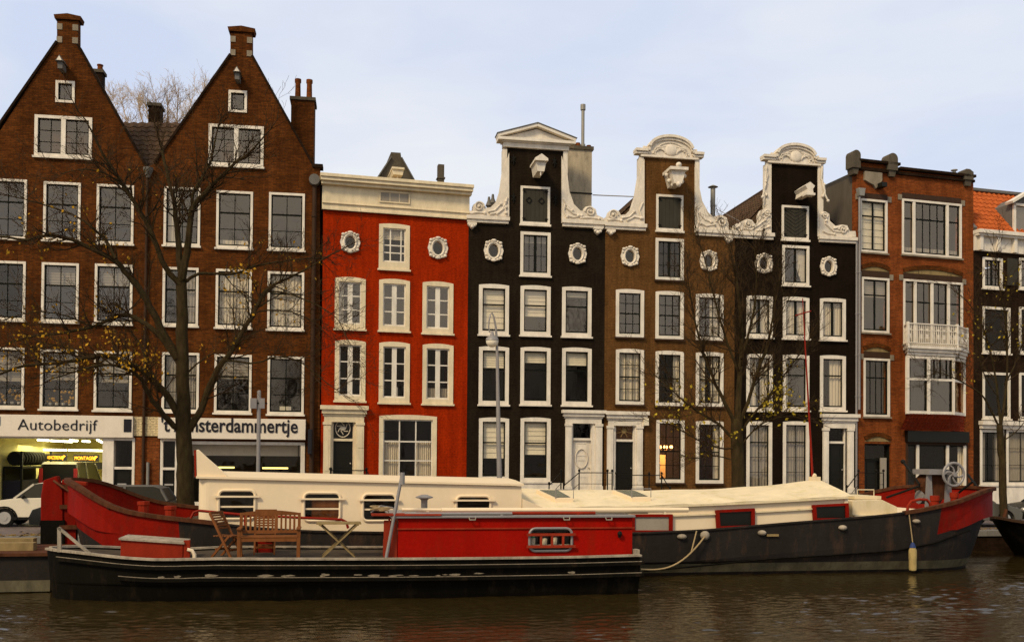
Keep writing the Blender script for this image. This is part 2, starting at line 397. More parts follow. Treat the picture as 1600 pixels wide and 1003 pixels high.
# setting: water, street
wf = canal_frame(0)
import numpy as np
def water_sheet():
    ax = np.concatenate([np.linspace(-160, -17, 40), np.arange(-16.9, 18, .055), np.linspace(18.1, 160, 40)])
    ay = np.concatenate([np.linspace(-60, 9.5, 30), np.arange(9.6, 26, .042), np.linspace(27.1, EDGE + .2, 6)])
    X, Y = np.meshgrid(ax, ay); rng = np.random.default_rng(3); Z = np.zeros_like(X)
    for i in range(70):
        lam = rng.uniform(.13, .42) if i > 12 else rng.uniform(.9, 3.0); th = rng.normal(1.5, .42); k = 2 * math.pi / lam
        amp = (.0054 if i > 12 else .003) * lam ** .9 * rng.uniform(.4, 1)
        Z += amp * np.sin(k * (X * math.cos(th) + Y * math.sin(th)) + rng.uniform(0, 6.28) + .5 * np.sin(.7 * X + .5 * Y + i))
    patch = .62 + .38 * np.sin(.35 * X + 1.1 * np.sin(.5 * Y)) * np.sin(.6 * Y + .8 * np.sin(.25 * X))
    Z *= patch; Z -= .01
    ny, nx = X.shape; me = bpy.data.meshes.new('water'); V = np.stack([X, Y, Z], -1).reshape(-1, 3)
    a = (np.arange(ny - 1)[:, None] * nx + np.arange(nx - 1)[None]).reshape(-1); Fq = np.stack([a, a + 1, a + nx + 1, a + nx], -1)
    me.vertices.add(len(V)); me.vertices.foreach_set('co', V.ravel()); me.loops.add(Fq.size); me.loops.foreach_set('vertex_index', Fq.ravel())
    me.polygons.add(len(Fq)); me.polygons.foreach_set('loop_start', np.arange(len(Fq)) * 4); me.polygons.foreach_set('use_smooth', np.ones(len(Fq), bool))
    me.update(calc_edges=True); me.materials.append(M['water']); o = bpy.data.objects.new('water', me); COL.objects.link(o); return o
o = water_sheet(); o.rotation_euler = (0, 0, TA); tag(o, kind='structure')
b = MB(); b.box(-220, 220, EDGE + .32, 420, -.6, STREET)
o = b.build('street', 'street'); o.rotation_euler = (0, 0, TA); tag(o, kind='structure')
b = MB(); b.box(-160, 160, EDGE, EDGE + .317, -1.2, STREET - .12)
q = thing('quay_wall', 'dark wet brick quay wall with a grey stone coping behind the boats', 'wall', loc=(0, 0, 0), rz=TA)
b.build('wall', 'brickdk', q)
b = MB()
for i in range(-60, 70): b.box(i * 1.2, i * 1.2 + 1.188, EDGE - .05, EDGE + .45, STREET - .119, STREET + .06)
b.build('coping', 'bluestone', q)

# ------------------------------------------------------------------ houses
def arc_top(u0, z0, u1, z1, rise, n=6):
    pts = [(u0, z0), (u1, z0)]
    for i in range(n + 1):
        t = i / n; pts.append((u1 + (u0 - u1) * t, z1 - rise + rise * (1 - (2 * t - 1) ** 2)))
    return pts
class House:
    def __init__(s, x, y, tan, name, label, cat='house'):
        s.f = hf(x, y, tan); s.root = thing(name, label, cat, s.f); s.holes = []
    def at(s, px, py, y=0.0): return s.f.at(px, py, y)
    def rect(s, r, y=0.0): return s.f.rect(r, y)
    def pts(s, L, y=0.0): return [s.at(a, b_, y) for a, b_ in L]
    def hole(s, u0, z0, u1, z1): s.holes.append([(u0, z0), (u1, z0), (u1, z1), (u0, z1)])
    def wall(s, outline, mat, depth=.35, name='wall'):
        return MB().prism(outline, 0, depth, s.holes).build(name, mat, s.root)
    def window(s, r, cw=.13, casing='white', sash='sash', cols=(), rows=(), heavy=(), bar=.022, sb=.05, arch=.0, sill=True, curtain=None, cmat='curtain', glass='glass', name='window', sillmat=None, y=0.0, proud=.04, hole=True, cwb=None):
        u0, z0, u1, z1 = s.rect(r, y) if len(r) == 4 and r[0] > -900 else r[1:]
        cwb = cwb or cw
        i0, j0, i1, j1 = u0 + cw, z0 + cwb, u1 - cw, z1 - cw - arch * .5
        mid = (u0 + u1) / 2
        b = MB().prism(arc_top(u0, z0, u1, z1, arch) if arch else [(u0, z0), (u1, z0), (u1, z1), (u0, z1)], y - proud, y + .10, [[(i0, j0), (i1, j0), (i1, j1), (i0, j1)]])
        w = b.build(name, casing, s.root)
        if hole: s.hole(i0 - cw * .5, j0 - cwb * .5, i1 + cw * .5, j1 + cw * .4)
        if sill: MB().box(u0 - .05, u1 + .05, y - .11, y + .0, z0 - .075, z0 - .002).build('sill', sillmat or casing, w)
        b = MB(); ya, yb = y + .035, y + .085
        b.box(i0, i0 + sb, ya, yb, j0, j1); b.box(i1 - sb, i1, ya, yb, j0, j1)
        b.box(i0 + sb, i1 - sb, ya, yb, j1 - sb, j1); b.box(i0 + sb, i1 - sb, ya, yb, j0, j0 + sb * 1.3)
        for t in heavy:
            z = j1 - (j1 - j0) * t; b.box(i0 + sb, i1 - sb, ya - .006, yb - .002, z - .03, z + .03)
        for t in rows:
            z = j1 - (j1 - j0) * t; b.box(i0 + sb, i1 - sb, ya + .012, yb - .009, z - bar / 2, z + bar / 2)
        for t in cols:
            wd_ = bar
            if isinstance(t, tuple): t, wd_ = t
            x = i0 + (i1 - i0) * t; b.box(x - wd_ / 2, x + wd_ / 2, ya + .006, yb - .006, j0 + sb, j1 - sb)
        b.build('sash', sash, w)
        MB().quad((i0, y + .065, j0), (i1, y + .065, j0), (i1, y + .065, j1), (i0, y + .065, j1)).build('pane', glass, w)
        if curtain:
            b = MB(); c = curtain; yc = y + .17
            def drape(a, b_, z0_, z1_, n=None, amp=.02):
                n = n or max(4, int((b_ - a) / .035))
                vs = []; fs = []
                ph = random.random() * 6; fr = random.uniform(38, 60)
                for i in range(n + 1):
                    x = a + (b_ - a) * i / n; yy = yc + amp * math.sin(ph + fr * x) + amp * .5 * math.sin(17 * x + ph)
                    vs += [(x, yy, z0_), (x + .008 * math.sin(9 * x), yy, z1_)]
                for i in range(n): fs.append((2 * i, 2 * i + 2, 2 * i + 3, 2 * i + 1))
                b.add(vs, fs)
            W_ = i1 - i0; Hh = j1 - j0
            kind, val = c if isinstance(c, tuple) else (c, .5)
            if kind == 'blind':
                n = 7; za = j1 - Hh * val
                for i in range(n):
                    z_ = j1 - Hh * val * i / n; z2 = j1 - Hh * val * (i + 1) / n
                    b.quad((i0 - .02, yc - .012, z2), (i1 + .02, yc - .012, z2), (i1 + .02, yc + .012, z_), (i0 - .02, yc + .012, z_))
                b.box(i0 - .02, i1 + .02, yc - .02, yc + .02, za - .02, za)
            elif kind == 'full': drape(i0 - .02, i1 + .02, j0 - .02, j1 + .02)
            elif kind == 'sides': drape(i0 - .02, i0 + W_ * val, j0 - .02, j1 + .02); drape(i1 - W_ * val, i1 + .02, j0 - .02, j1 + .02)
            elif kind == 'left': drape(i0 - .02, i0 + W_ * val, j0 - .02, j1 + .02)
            elif kind == 'right': drape(i1 - W_ * val, i1 + .02, j0 - .02, j1 + .02)
            elif kind == 'low': drape(i0 - .02, i1 + .02, j0 - .02, j0 + Hh * val)
            elif kind == 'swag':
                n = 10; vs = []
                for i in range(n + 1):
                    t = i / n; z_ = j1 - Hh * t
                    vs += [(i0 + W_ * val * 1.9 * (t ** 1.7) if False else i1 - W_ * (val * (1 - t ** 1.6) + .12), yc + .02 * (i % 2), z_), (i1 + .02, yc, z_)]
                b.add(vs, [(2 * i, 2 * i + 2, 2 * i + 3, 2 * i + 1) for i in range(n)])
            b.build('blind' if kind == 'blind' else 'curtain', cmat, w)
        return w
    def oculus(s, px, py, rx=17.5, ry=19, mat='stucco'):
        u, z = s.at(px, py); k = abs(s.at(px + 10, py)[0] - u) / 10; kz = abs(s.at(px, py - 10)[1] - z) / 10
        a, c = rx * k, ry * kz; ia, ic = a * .46, c * .56
        N = 48
        out = []
        for i in range(N):
            t = 2 * PI * i / N; m_ = .86 + .10 * abs(math.cos(2 * t)) ** 3 * 0 + .13 * (abs(math.sin(2 * t)) ** 4) + .07 * (abs(math.cos(2 * t)) ** 10)
            out.append((u + a * m_ * math.cos(t), z + c * m_ * math.sin(t)))
        inn = [(u + ia * math.cos(2 * PI * i / 24), z + ic * math.sin(2 * PI * i / 24)) for i in range(24)]
        s.holes.append([(u + ia * 1.1 * math.cos(2 * PI * i / 16), z + ic * 1.1 * math.sin(2 * PI * i / 16)) for i in range(16)])
        b = MB().prism(out, -.07, .1, [inn])
        ring = [(u + ia * 1.25 * math.cos(2 * PI * i / 24), -.08, z + ic * 1.22 * math.sin(2 * PI * i / 24)) for i in range(25)]
        b.tube(ring, .035, 6, False)
        for i in range(4):
            t = PI / 4 + PI / 2 * i
            b.blob((u + a * .92 * math.cos(t), -.09, z + c * .92 * math.sin(t)), (.075, .05, .06))
            b.blob((u + a * .82 * math.cos(t + .32), -.09, z + c * .84 * math.sin(t + .32)), (.05, .04, .05))
            b.blob((u + a * .82 * math.cos(t - .32), -.09, z + c * .84 * math.sin(t - .32)), (.05, .04, .05))
        b.blob((u, -.1, z + c * .84), (.12, .05, .06)); b.blob((u, -.1, z - c * .84), (.12, .05, .06))
        w = b.build('round_window', mat, s.root, smooth=True)
        MB().quad(*[(u + ia * 1.1 * math.cos(2 * PI * i / 20), .05, z + ic * 1.1 * math.sin(2 * PI * i / 20)) for i in range(20)]).build('pane', 'glass', w)
        return w
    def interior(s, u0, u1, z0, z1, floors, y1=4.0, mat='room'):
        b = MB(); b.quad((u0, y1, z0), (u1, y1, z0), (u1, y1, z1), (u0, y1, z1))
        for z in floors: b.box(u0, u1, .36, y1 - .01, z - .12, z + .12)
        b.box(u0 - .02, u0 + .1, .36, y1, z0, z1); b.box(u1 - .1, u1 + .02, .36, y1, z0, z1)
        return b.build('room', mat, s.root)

def tile_surface(b, p00, p10, p01, p11, tile=.26, row=.32, amp=.03):
    """p00 p10 lower edge left/right, p01 p11 upper edge"""
    p00, p10, p01, p11 = map(Vector, (p00, p10, p01, p11))
    wu = max((p10 - p00).length, .1); nu = max(2, int(wu / tile)) * 4; hv = max((p01 - p00).length, (p11 - p10).length); nv = max(1, int(hv / row))
    nrm = (p10 - p00).cross(p01 - p00)
    if nrm.length < 1e-6: nrm = (p10 - p00).cross(p11 - p10)
    nrm.normalize()
    if nrm.z < 0: nrm = -nrm
    def P(u, v): return (p00.lerp(p10, u)).lerp(p01.lerp(p11, u), v)
    for j in range(nv):
        vs = []
        for i in range(nu + 1):
            u = i / nu; wv = (amp * math.sin(2 * PI * i / 4) if True else 0)
            vs.append(P(u, j / nv) + nrm * (wv + .035 + random.uniform(-.004, .004))); vs.append(P(u, (j + 1) / nv + .02) + nrm * (wv))
        b.add(vs, [(2 * i, 2 * i + 2, 2 * i + 3, 2 * i + 1) for i in range(nu)])
        b.add([vs[2 * i] for i in range(nu + 1)] + [vs[2 * i] - nrm * .05 for i in range(nu + 1)], [(i, i + 1, nu + 2 + i, nu + 1 + i) for i in range(nu)])

def downpipe(H, px, py0, py1, mat='zinc', r=.055, y=-.09):
    u, z1 = H.at(px, py0); _, z0 = H.at(px, py1)
    b = MB().tube([(u, y, z0), (u, y, z1)], r, 8)
    z = z0 + .6
    while z < z1: b.tube([(u, y, z), (u, y, z + .05)], r * 1.35, 8); z += 1.9
    b.build('downpipe', mat, H.root, smooth=True)

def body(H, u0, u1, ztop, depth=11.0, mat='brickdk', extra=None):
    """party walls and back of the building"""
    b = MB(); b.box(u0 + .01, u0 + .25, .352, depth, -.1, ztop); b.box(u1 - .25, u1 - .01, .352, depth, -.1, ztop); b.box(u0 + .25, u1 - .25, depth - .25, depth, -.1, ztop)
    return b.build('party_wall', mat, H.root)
def gable_roof(H, u0, u1, ze, um, zr, y0, y1, mat='tiledk'):
    b = MB()
    tile_surface(b, (u0, y0, ze), (u0, y1, ze), (um, y0, zr), (um, y1, zr))
    tile_surface(b, (u1, y0, ze), (u1, y1, ze), (um, y0, zr), (um, y1, zr))
    b.prism([(u0, ze - .05), (u1, ze - .05), (um, zr - .08)], y0 + .01, y1 - .01)
    b.tube([(um, y0, zr + .02), (um, y1, zr + .02)], .09, 6)
    return b.build('roof', mat, H.root)
def hoist(H, px, py, wpx, hpx, style=0, mat='white'):
    u, z = H.at(px, py); k = abs(H.at(px + 10, py)[0] - u) / 10
    w, h = wpx * k * .82, hpx * k * .82; z -= .08
    b = MB()
    if style == 0:      # boxed beam cover with pointed lid
        b.prism([(u - w * .20, z - h * .5), (u + w * .20, z - h * .5), (u + w * .30, z + h * .1), (u - w * .30, z + h * .1)], -1.0, 0)
        b.box(u - w * .38, u + w * .38, -1.15, 0, z + h * .1, z + h * .24)
        b.prism([(u - w * .38, z + h * .241), (u + w * .38, z + h * .241), (u, z + h * .52)], -1.15, 0)
        b.tube([(u, -.95, z - h * .5), (u, -.95, z - h * .75)], .03, 6)
    elif style == 1:
        b.prism([(u - w * .18, z - h * .42), (u + w * .18, z - h * .42), (u + w * .34, z + h * .18), (u - w * .34, z + h * .18)], -.9, 0)
        b.box(u - w * .42, u + w * .42, -1.05, 0, z + h * .18, z + h * .32)
        for a, c, r in ((0, .42, .13), (-.2, .38, .1), (.2, .38, .1), (-.42, .05, .09), (.42, .05, .09), (-.3, -.22, .1), (.3, -.22, .1), (0, -.48, .12), (-.14, -.4, .09), (.14, -.4, .09)):
            b.blob((u + a * w, -.55 if abs(a) > .1 else -.95, z + c * h), r)
    elif style == 2:
        b.prism([(u - w * .26, z - h * .28), (u + w * .26, z - h * .28), (u + w * .20, z + .0), (u + w * .36, z + h * .22), (u - w * .36, z + h * .22), (u - w * .20, z + .0)], -1.1, 0)
        b.prism([(u - w * .36, z + h * .221), (u + w * .36, z + h * .221), (u, z + h * .48)], -1.1, 0)
        b.box(u - w * .34, u + w * .34, -1.15, -.8, z - h * .42, z - h * .27)
    return b.build('hoist_beam', mat, H.root, smooth=(style == 1))
def chimney(H, u, z0, z1, w, y, d=.7, mat='brickdk', pots=2, cap='darkstone', poth=.5, potmat='brickpier'):
    c = MB().box(u - w / 2, u + w / 2, y, y + d, z0, z1).build('chimney', mat, H.root)
    MB().box(u - w / 2 - .06, u + w / 2 + .06, y - .06, y + d + .06, z1 + .002, z1 + .14).build('cap', cap, c)
    for i in range(pots):
        x = u + (i - (pots - 1) / 2) * w * .5
        MB().lathe((x, y + d / 2, z1 + .14), [(.13, 0), (.11, poth * .8), (.14, poth * .85), (.14, poth)], 10).build('chimney_pot', potmat, c, smooth=True)
    return c
def railing(H, pts, h=.95, name='stair_railing', mat='iron', post=True):
    """pts: list of (x,y,z) foot points"""
    b = MB(); P = [Vector(p) for p in pts]; up = Vector((0, 0, h))
    for a, c in zip(P[:-1], P[1:]):
        b.tube([a + up, c + up], .022, 6); b.tube([a + up * .45, c + up * .45], .012, 5)
    for p in P: b.tube([p, p + up * 1.02], .028, 6); b.blob(p + up * 1.1, (.055, .055, .07))
    return b.build(name, mat, H.root)
def stoop(H, u0, u1, ztop, d=1.3, n=5, mat='bluestone'):
    b = MB(); hh = ztop / n
    for i in range(n): b.box(u0 + (0 if i == n - 1 else 0), u1, -(d - i * .0) - (n - 1 - i) * .26, -.002, hh * i + (.001 if i else -.02), hh * (i + 1))
    return b.build('stoop', mat, H.root)
def fit_sag(H, L):   # list of pixel corners to local
    return H.pts(L)

# ================= 1. twin gabled building with the garage
H = House(XL0, YL0, .15, 'gabled_building', 'wide brown brick building with two pointed gables over a lit garage and white shop signs', 'building')
L = H
UR = H.f.at(500.5, 700)[0]
lo = [(0.0, -.1), (UR, -.1)]
outl = lo + H.pts([(500, 262), (491, 262), (394, 88), (394, 52), (360, 52), (360, 86), (241, 256), (229, 262), (122, 72), (122, 33), (89, 33), (89, 66)]) + [(0.0, H.at(-24, 229)[1])]
ZL = H.at(480, 262)[1]; ZL2 = H.at(-20, 229)[1]
A = dict(cw=.095, casing='white', sash='sash', cols=(.5,), heavy=(.37,), rows=(.68,), bar=.028)
sA = dict(A, sash='sash')
wins3 = [((-18, 280, 42, 373), None), ((68, 285, 126, 376), None), ((151, 289, 209, 381), None), ((256, 293, 313, 384), ('left', .42)), ((338, 299, 395, 388), ('low', .12)), ((420, 302, 476, 391), None)]
for r, c in wins3: H.window(r, curtain=c, glass='glassbright', **A)
wins2 = [((-18, 408, 40, 500), None, 'curtain'), ((65, 411, 123, 503), ('blind', .36), 'curtgrey'), ((148, 413, 207, 506), ('blind', .33), 'curtgrey'), ((254, 418, 310, 509), ('right', .4), 'curtgrey'), ((337, 421, 393, 512), 'full', 'curtain'), ((418, 425, 475, 515), 'full', 'curtain')]
for r, c, m_ in wins2: H.window(r, curtain=c, cmat=m_, glass='glassbright' if m_ == 'curtgrey' else 'glass', **A)
wins1 = [((-18, 543, 38, 637), ('blind', .55)), ((63, 546, 122, 639), ('blind', .5)), ((147, 549, 206, 641), ('blind', .52)), ((253, 551, 311, 643), ('sides', .35)), ((335, 554, 393, 645), ('blind', .4)), ((418, 557, 475, 647), None)]
for i, (r, c) in enumerate(wins1):
    w = H.window(r, curtain=c, cmat='curtgrey', glass='glass', **A)
    u0, z0, u1, z1 = H.rect(r)
    if i in (0, 1):
        b = MB()
        for k in range(26): b.blob((random.uniform(u0 + .2, u1 - .2), .22 + random.uniform(0, .05), z0 + random.uniform(.25, .75)), random.uniform(.03, .07), 6, 4)
        b.build('windowsill_plants', 'leaf', w)
        b = MB()
        for k in range(4): b.lathe((u0 + .3 + k * .25, .25, z0 + .12), [(.05, 0), (.07, .14)], 8)
        b.each('flower_pot', 'curtain', w)
    if i == 5: MB().box((u0 + u1) / 2 - .25, (u0 + u1) / 2 + .2, .2, .3, z0 + .13, z0 + .33).build('storage_box', 'blind', w)
for r, mid in (((54, 182, 144, 246), .5), ((326, 196, 412, 260), .5)):
    H.window(r, cw=.12, cols=((.5, .16), .25, .75), rows=(.33, .66), bar=.025, glass='glassbright', sash='white' if False else 'sash', curtain=('low', .02))
    u0, z0, u1, z1 = H.rect(r); MB().box((u0 + u1) / 2 - .085, (u0 + u1) / 2 + .085, -.035, .031, z0 + .1, z1 - .1).build('mullion', 'white', H.root)
for r in ((87, 127, 117, 161), (357, 142, 386, 176)): H.window(r, cw=.1, glass='glassbright', sill=False)
# gable tops: stone blocks, caps, iron hoist hooks
for (x0, x1, yt, yb) in ((89, 122, 33, 66), (360, 394, 52, 86)):
    ua, za = H.at(x0, yb); uc, zc = H.at(x1, yt)
    b = MB(); b.prism([(ua - .08, zc + .001), (uc + .08, zc + .001), (uc + .12, zc + .16), ((ua + uc) / 2, zc + .24), (ua - .12, zc + .16)], -.08, .45)
    b.build('gable_cap', 'brickL', H.root)
    b = MB()
    for zz in (za - .02, za + (zc - za) * .55):
        b.box(ua - .01, ua + .2, -.03, .02, zz, zz + .24); b.box(uc - .2, uc + .01, -.03, .02, zz, zz + .24)
    b.each('corner_stone', 'stone', H.root)
for px, py in ((100, 104), (373, 121)):
    u, z = H.at(px, py); b = MB(); b.box(u - .09, u + .09, -.5, 0, z - .28, z - .02); b.prism([(u - .15, z - .015), (u + .15, z - .015), (u, z + .22)], -.6, .0)
    b.build('hoist_beam', 'lead', H.root)
    MB().prism([(u - .1, z + .0), (u + .1, z + .0), (u, z + .17)], -.62, -.602).build('hoist_front', 'white', H.root)
# copings along the slopes
b = MB()
for a, c in (((-24, 229), (89, 66)), ((122, 72), (229, 262)), ((241, 256), (360, 86)), ((394, 88), (491, 262))):
    p, q_ = H.at(*a), H.at(*c); b.bar((p[0], .16, p[1] + .02), (q_[0], .16, q_[1] + .02), .46, .09)
p = H.at(500, 262); b.box(p[0] - .3, p[0] + .12, -.1, .4, p[1] - .02, p[1] + .12); b.build('gable_coping', 'brickdk', H.root)
# roofs behind gables
um1 = H.at(106, 200)[0]; um2 = H.at(377, 200)[0]; uv = H.at(234, 262)[0]
for (ua, ub, um, zt) in ((0, uv, um1, H.at(106, 60)[1]), (uv, UR, um2, H.at(377, 80)[1])):
    gable_roof(H, ua + .1, ub - .1, ZL - .35, um, zt - .9, .36, 11)
b = MB(); ra = H.at(180, 193, 3.2); rb = H.at(296, 193, 3.2)
tile_surface(b, (H.at(180, 193)[0], .37, ZL - .5), (H.at(296, 193)[0], .37, ZL - .5), (ra[0], 3.2, ra[1]), (rb[0], 3.2, rb[1]), tile=.3, row=.36)
b.box(ra[0], rb[0], 3.2, 3.5, ZL - .5, ra[1] + .03); b.build('roof', 'tiledk', H.root)
u, z = H.at(241, 166, 4.5); chimney(H, u, ra[1] - 1, z, .5, 4.5, pots=0)
u, z = H.at(154, 105, 5); chimney(H, u, z - 3, z - .25, .32, 5, d=.5, pots=1, poth=.3)
u, z = H.at(473, 157, 2.0); chimney(H, u, ZL - 1, z, .98, 2.0, d=1.0, mat='brickL', pots=2, poth=.95)
# valley hopper and downpipes
u, z = H.at(233, 268); b = MB(); b.lathe((u, -.14, z - .3), [(.08, 0), (.12, .12), (.2, .32), (.2, .4)], 10); b.build('rain_hopper', 'lead', H.root, smooth=True)
downpipe(H, 231, 272, 760, 'darkwood', .055)
downpipe(H, 232, 722, 795, 'zinc', .06, -.1)
u, z = H.at(492, 280); b = MB(); b.lathe((u, -.35, z - .1), [(.22, 0), (.22, .5)], 14, axis='y'); b.build('rain_hopper', 'lead', H.root, smooth=True)
downpipe(H, 492, 285, 796, 'darkwood', .09, -.14)
# ground floor
def zz(px, py): return H.at(px, py)[1]
H.hole(*H.rect((-12, 686, 160, 806))[:1], .02, H.at(160, 740)[0], zz(80, 685))       # garage door
uG0, uG1, zG = H.at(-12, 740)[0], H.at(160, 740)[0], zz(80, 685)
b = MB(); b.box(uG1 - .0, uG1 + .42, -.04, .3, .0, zG); b.box(uG0 - .0, uG1 + .42, -.05, .3, zG + .002, zG + .14); b.box(uG0 - .15, uG0, -.05, .3, 0, zG)
b.build('garage_frame', 'white', H.root)
def doorset(r, zsplit, door='blackpaint', frame='white', name='front_door', panes=True, mail=True, glassm='glassdim', knob=True, cw=.1, panels=0, hole=True, y=0.04, bot=None):
    u0, z0, u1, z1 = H.rect(r)
    if bot is not None: z0 = bot
    zs = H.at((r[0] + r[2]) / 2, zsplit)[1]
    i0, i1 = u0 + cw, u1 - cw
    b = MB().prism([(u0, z0), (u1, z0), (u1, z1), (u0, z1)], -.045 + y, .12 + y, [[(i0, z0 + .005), (i1, z0 + .005), (i1, zs - .05), (i0, zs - .05)], [(i0, zs + .05), (i1, zs + .05), (i1, z1 - cw), (i0, z1 - cw)]])
    f = b.build('door_frame', frame, H.root)
    MB().quad((i0, .08 + y, zs), (i1, .08 + y, zs), (i1, .08 + y, z1), (i0, .08 + y, z1)).build('fanlight', glassm, f)
    b = MB(); b.box(i0, i1, .05 + y, .1 + y, z0 + .01, zs - .05)
    wd_ = i1 - i0; hd = zs - z0
    for (a, c) in ((.08, .3), (.36, .62), (.68, .94)):
        b.prism([(i0 + wd_ * .16, z0 + hd * a), (i1 - wd_ * .16, z0 + hd * a), (i1 - wd_ * .16, z0 + hd * c), (i0 + wd_ * .16, z0 + hd * c)], .035 + y, .052 + y, [[(i0 + wd_ * .24, z0 + hd * a + .06), (i1 - wd_ * .24, z0 + hd * a + .06), (i1 - wd_ * .24, z0 + hd * c - .06), (i0 + wd_ * .24, z0 + hd * c - .06)]])
    d = b.build(name, door, f)
    if mail:
        b = MB(); zc = z0 + hd * (mail if isinstance(mail, float) else .5); b.box((i0 + i1) / 2 - .17, (i0 + i1) / 2 + .17, .02 + y, .034 + y, zc, zc + .07); b.build('letter_plate', 'edgewhite' if mail is True else 'chrome', f)
    if knob: MB().blob((i1 - .09, .0 + y, z0 + hd * .46), .035, 8, 5).build('door_handle', 'chrome', f)
    if hole: H.hole(u0 + .03, z0 - .0, u1 - .03, z1 - .03)
    return f
doorset((170, 684, 210, 800), 731, mail=.62, bot=.05)
doorset((250, 685, 277, 800), 732, mail=.62, bot=.05)
# shop window
rs = (288, 690, 476, 790); u0, z0, u1, z1 = H.rect(rs)
b = MB().prism([(u0, .05), (u1, .05), (u1, z1), (u0, z1)], -.05, .12, [[(u0 + .13, .5), (u1 - .17, .5), (u1 - .17, z1 - .12), (u0 + .13, z1 - .12)]])
sw = b.build('shop_window', 'white', H.root); H.hole(u0 + .05, .1, u1 - .06, z1 - .05)
MB().quad((u0 + .1, .06, .45), (u1 - .1, .06, .45), (u1 - .1, .06, z1 - .1), (u0 + .1, .06, z1 - .1)).build('pane', 'glassdim', sw)
b = MB(); b.box(u0 + .14, u1 - .18, .5, .56, H.at(400, 712)[1], z1 - .1); b.build('roller_shutter', 'curtain', sw)
ux, _ = H.at(466, 700); MB().box(ux - .02, ux + .02, .08, .12, .5, z1 - .1).build('inner_post', 'sash', sw)
b = MB()
for (xa, xb, yy, dd) in ((335, 366, 730, 3.2), (410, 450, 731, 3.0), (398, 440, 741, 3.4)):
    a1, zc = H.at(xa, yy, dd); a2, _ = H.at(xb, yy, dd); b.tube([(a1, dd, zc), (a2, dd, zc)], .04, 6)
b.each('strip_light', 'tubeY', sw)
# sign boards
u0, z0, u1, z1 = H.rect((-24, 650, 209, 681)); zb = z0; b = MB(); b.box(u0 + .02, u1, -.16, -.002, z0 - .04, z1 + .03); s1 = b.build('sign_board', 'signw', H.root, bevel=.01)
u0, z0, u1, z1 = H.rect((30, 652, 154, 678)); text_mesh('lettering', 'Autobedrijf', (z1 - z0) * .93, 'signbk', s1, u0, -.175, H.at(90, 672)[1], width=u1 - u0, bold=-.004)
u0, z0, u1, z1 = H.rect((195, 655, 207, 675)); MB().box(u0, u1, -.175, -.162, z0, z1).build('sign_plate', 'signbk', s1)
u0, z0, u1, z1 = H.rect((-4, 651, 3, 665)); MB().box(u0, u1, -.175, -.162, z0, z1).build('sign_plate', 'blue', s1)
u0, z0, u1, z1 = H.rect((209.5, 651, 248, 681)); MB().box(u0, u1, -.035, .0, z0, z1).build('painted_brick_band', 'whitebrick', H.root)
u0, z0, u1, z1 = H.rect((249, 654, 478, 686)); b = MB(); b.box(u0, u1, -.26, -.002, z0, z1); s2 = b.build('sign_board', 'signw', H.root, bevel=.01)
u0, _ = H.at(254, 670); u1, _ = H.at(466, 670); text_mesh('lettering', "'t Amsterdammertje", .80, 'signbk', s2, u0, -.275, H.at(360, 675)[1], width=u1 - u0, bold=.012)
u, z = H.at(484, 690); MB().box(u - .05, u + .1, -.5, -.1, z - .5, z + .5).build('side_sign', 'signbk', H.root)
b = MB(); b.box(.0 + .05, UR - .05, -.02, .0, .0, .5); b.build('plinth', 'bluestone', H.root) if False else None
# garage room
d1 = 9.0; cA = M['garwall']
b = MB(); U0, U1 = .28, uG1 + .3
b.quad((U0, .36, .02), (U1, .36, .02), (U1, d1, .02), (U0, d1, .02)); b.quad((U0, d1, 0), (U1, d1, 0), (U1, d1, zG + .1), (U0, d1, zG + .1))
b.quad((U0, .36, 0), (U0, d1, 0), (U0, d1, zG + .1), (U0, .36, zG + .1)); b.quad((U1, .36, 0), (U1, d1, 0), (U1, d1, zG + .1), (U1, .36, zG + .1)); b.quad((U0, .36, zG + .1), (U1, .36, zG + .1), (U1, d1, zG + .1), (U0, d1, zG + .1))
gar = b.build('garage_interior', 'garwall', H.root)
def tube_light(xa, ya, xb, yb, da, db):
    a, c = H.at(xa, ya, da), H.at(xb, yb, db); MB().tube([(a[0], da, min(a[1], zG)), (c[0], db, min(c[1], zG))], .045, 6).build('tube_light', 'tube', gar)
tube_light(47, 702, 104, 703, 6, 6); tube_light(107, 703, 160, 704, 6, 6)
for ya_, yb_ in ((1.2, 2.5), (2.8, 4.1), (4.4, 5.7)): MB().tube([(U0 + 1.3, ya_, zG - .04), (U0 + 1.3, yb_, zG - .04)], .045, 6).build('tube_light', 'tube', gar)
tube_light(152, 686, 160, 691, 1.8, 2.6)
for ya_, yb_ in ((1.6, 2.6), (3.4, 4.4)): MB().tube([((U0 + U1) / 2 + .2, ya_, zG - .04), ((U0 + U1) / 2 + .2, yb_, zG - .04)], .045, 6).build('tube_light', 'tube', gar)
for (r, s_) in (((64, 709, 104, 720), 'BALANCEREN'), ((115, 710, 154, 721), 'MONTAGE')):
    u0, z0, u1, z1 = H.rect(r, 4.4); bx = MB().box(u0, u1, 4.4, 4.5, z0, z1).build('hanging_sign', 'signbk', gar)
    text_mesh('lettering', s_, (z1 - z0) * .72, 'signlit', bx, u0 + .05, 4.38, z0 + (z1 - z0) * .24, width=(u1 - u0) * (.74))
    zc = (z0 + z1) / 2; MB().prism([(u1 - .22, zc - .03), (u1 - .14, zc - .12), (u1 - .14, zc - .04), (u1 - .04, zc + .06), (u1 - .1, zc + .1), (u1 - .2, zc + .05)], 4.375, 4.39).build('arrow', 'signlit', bx)
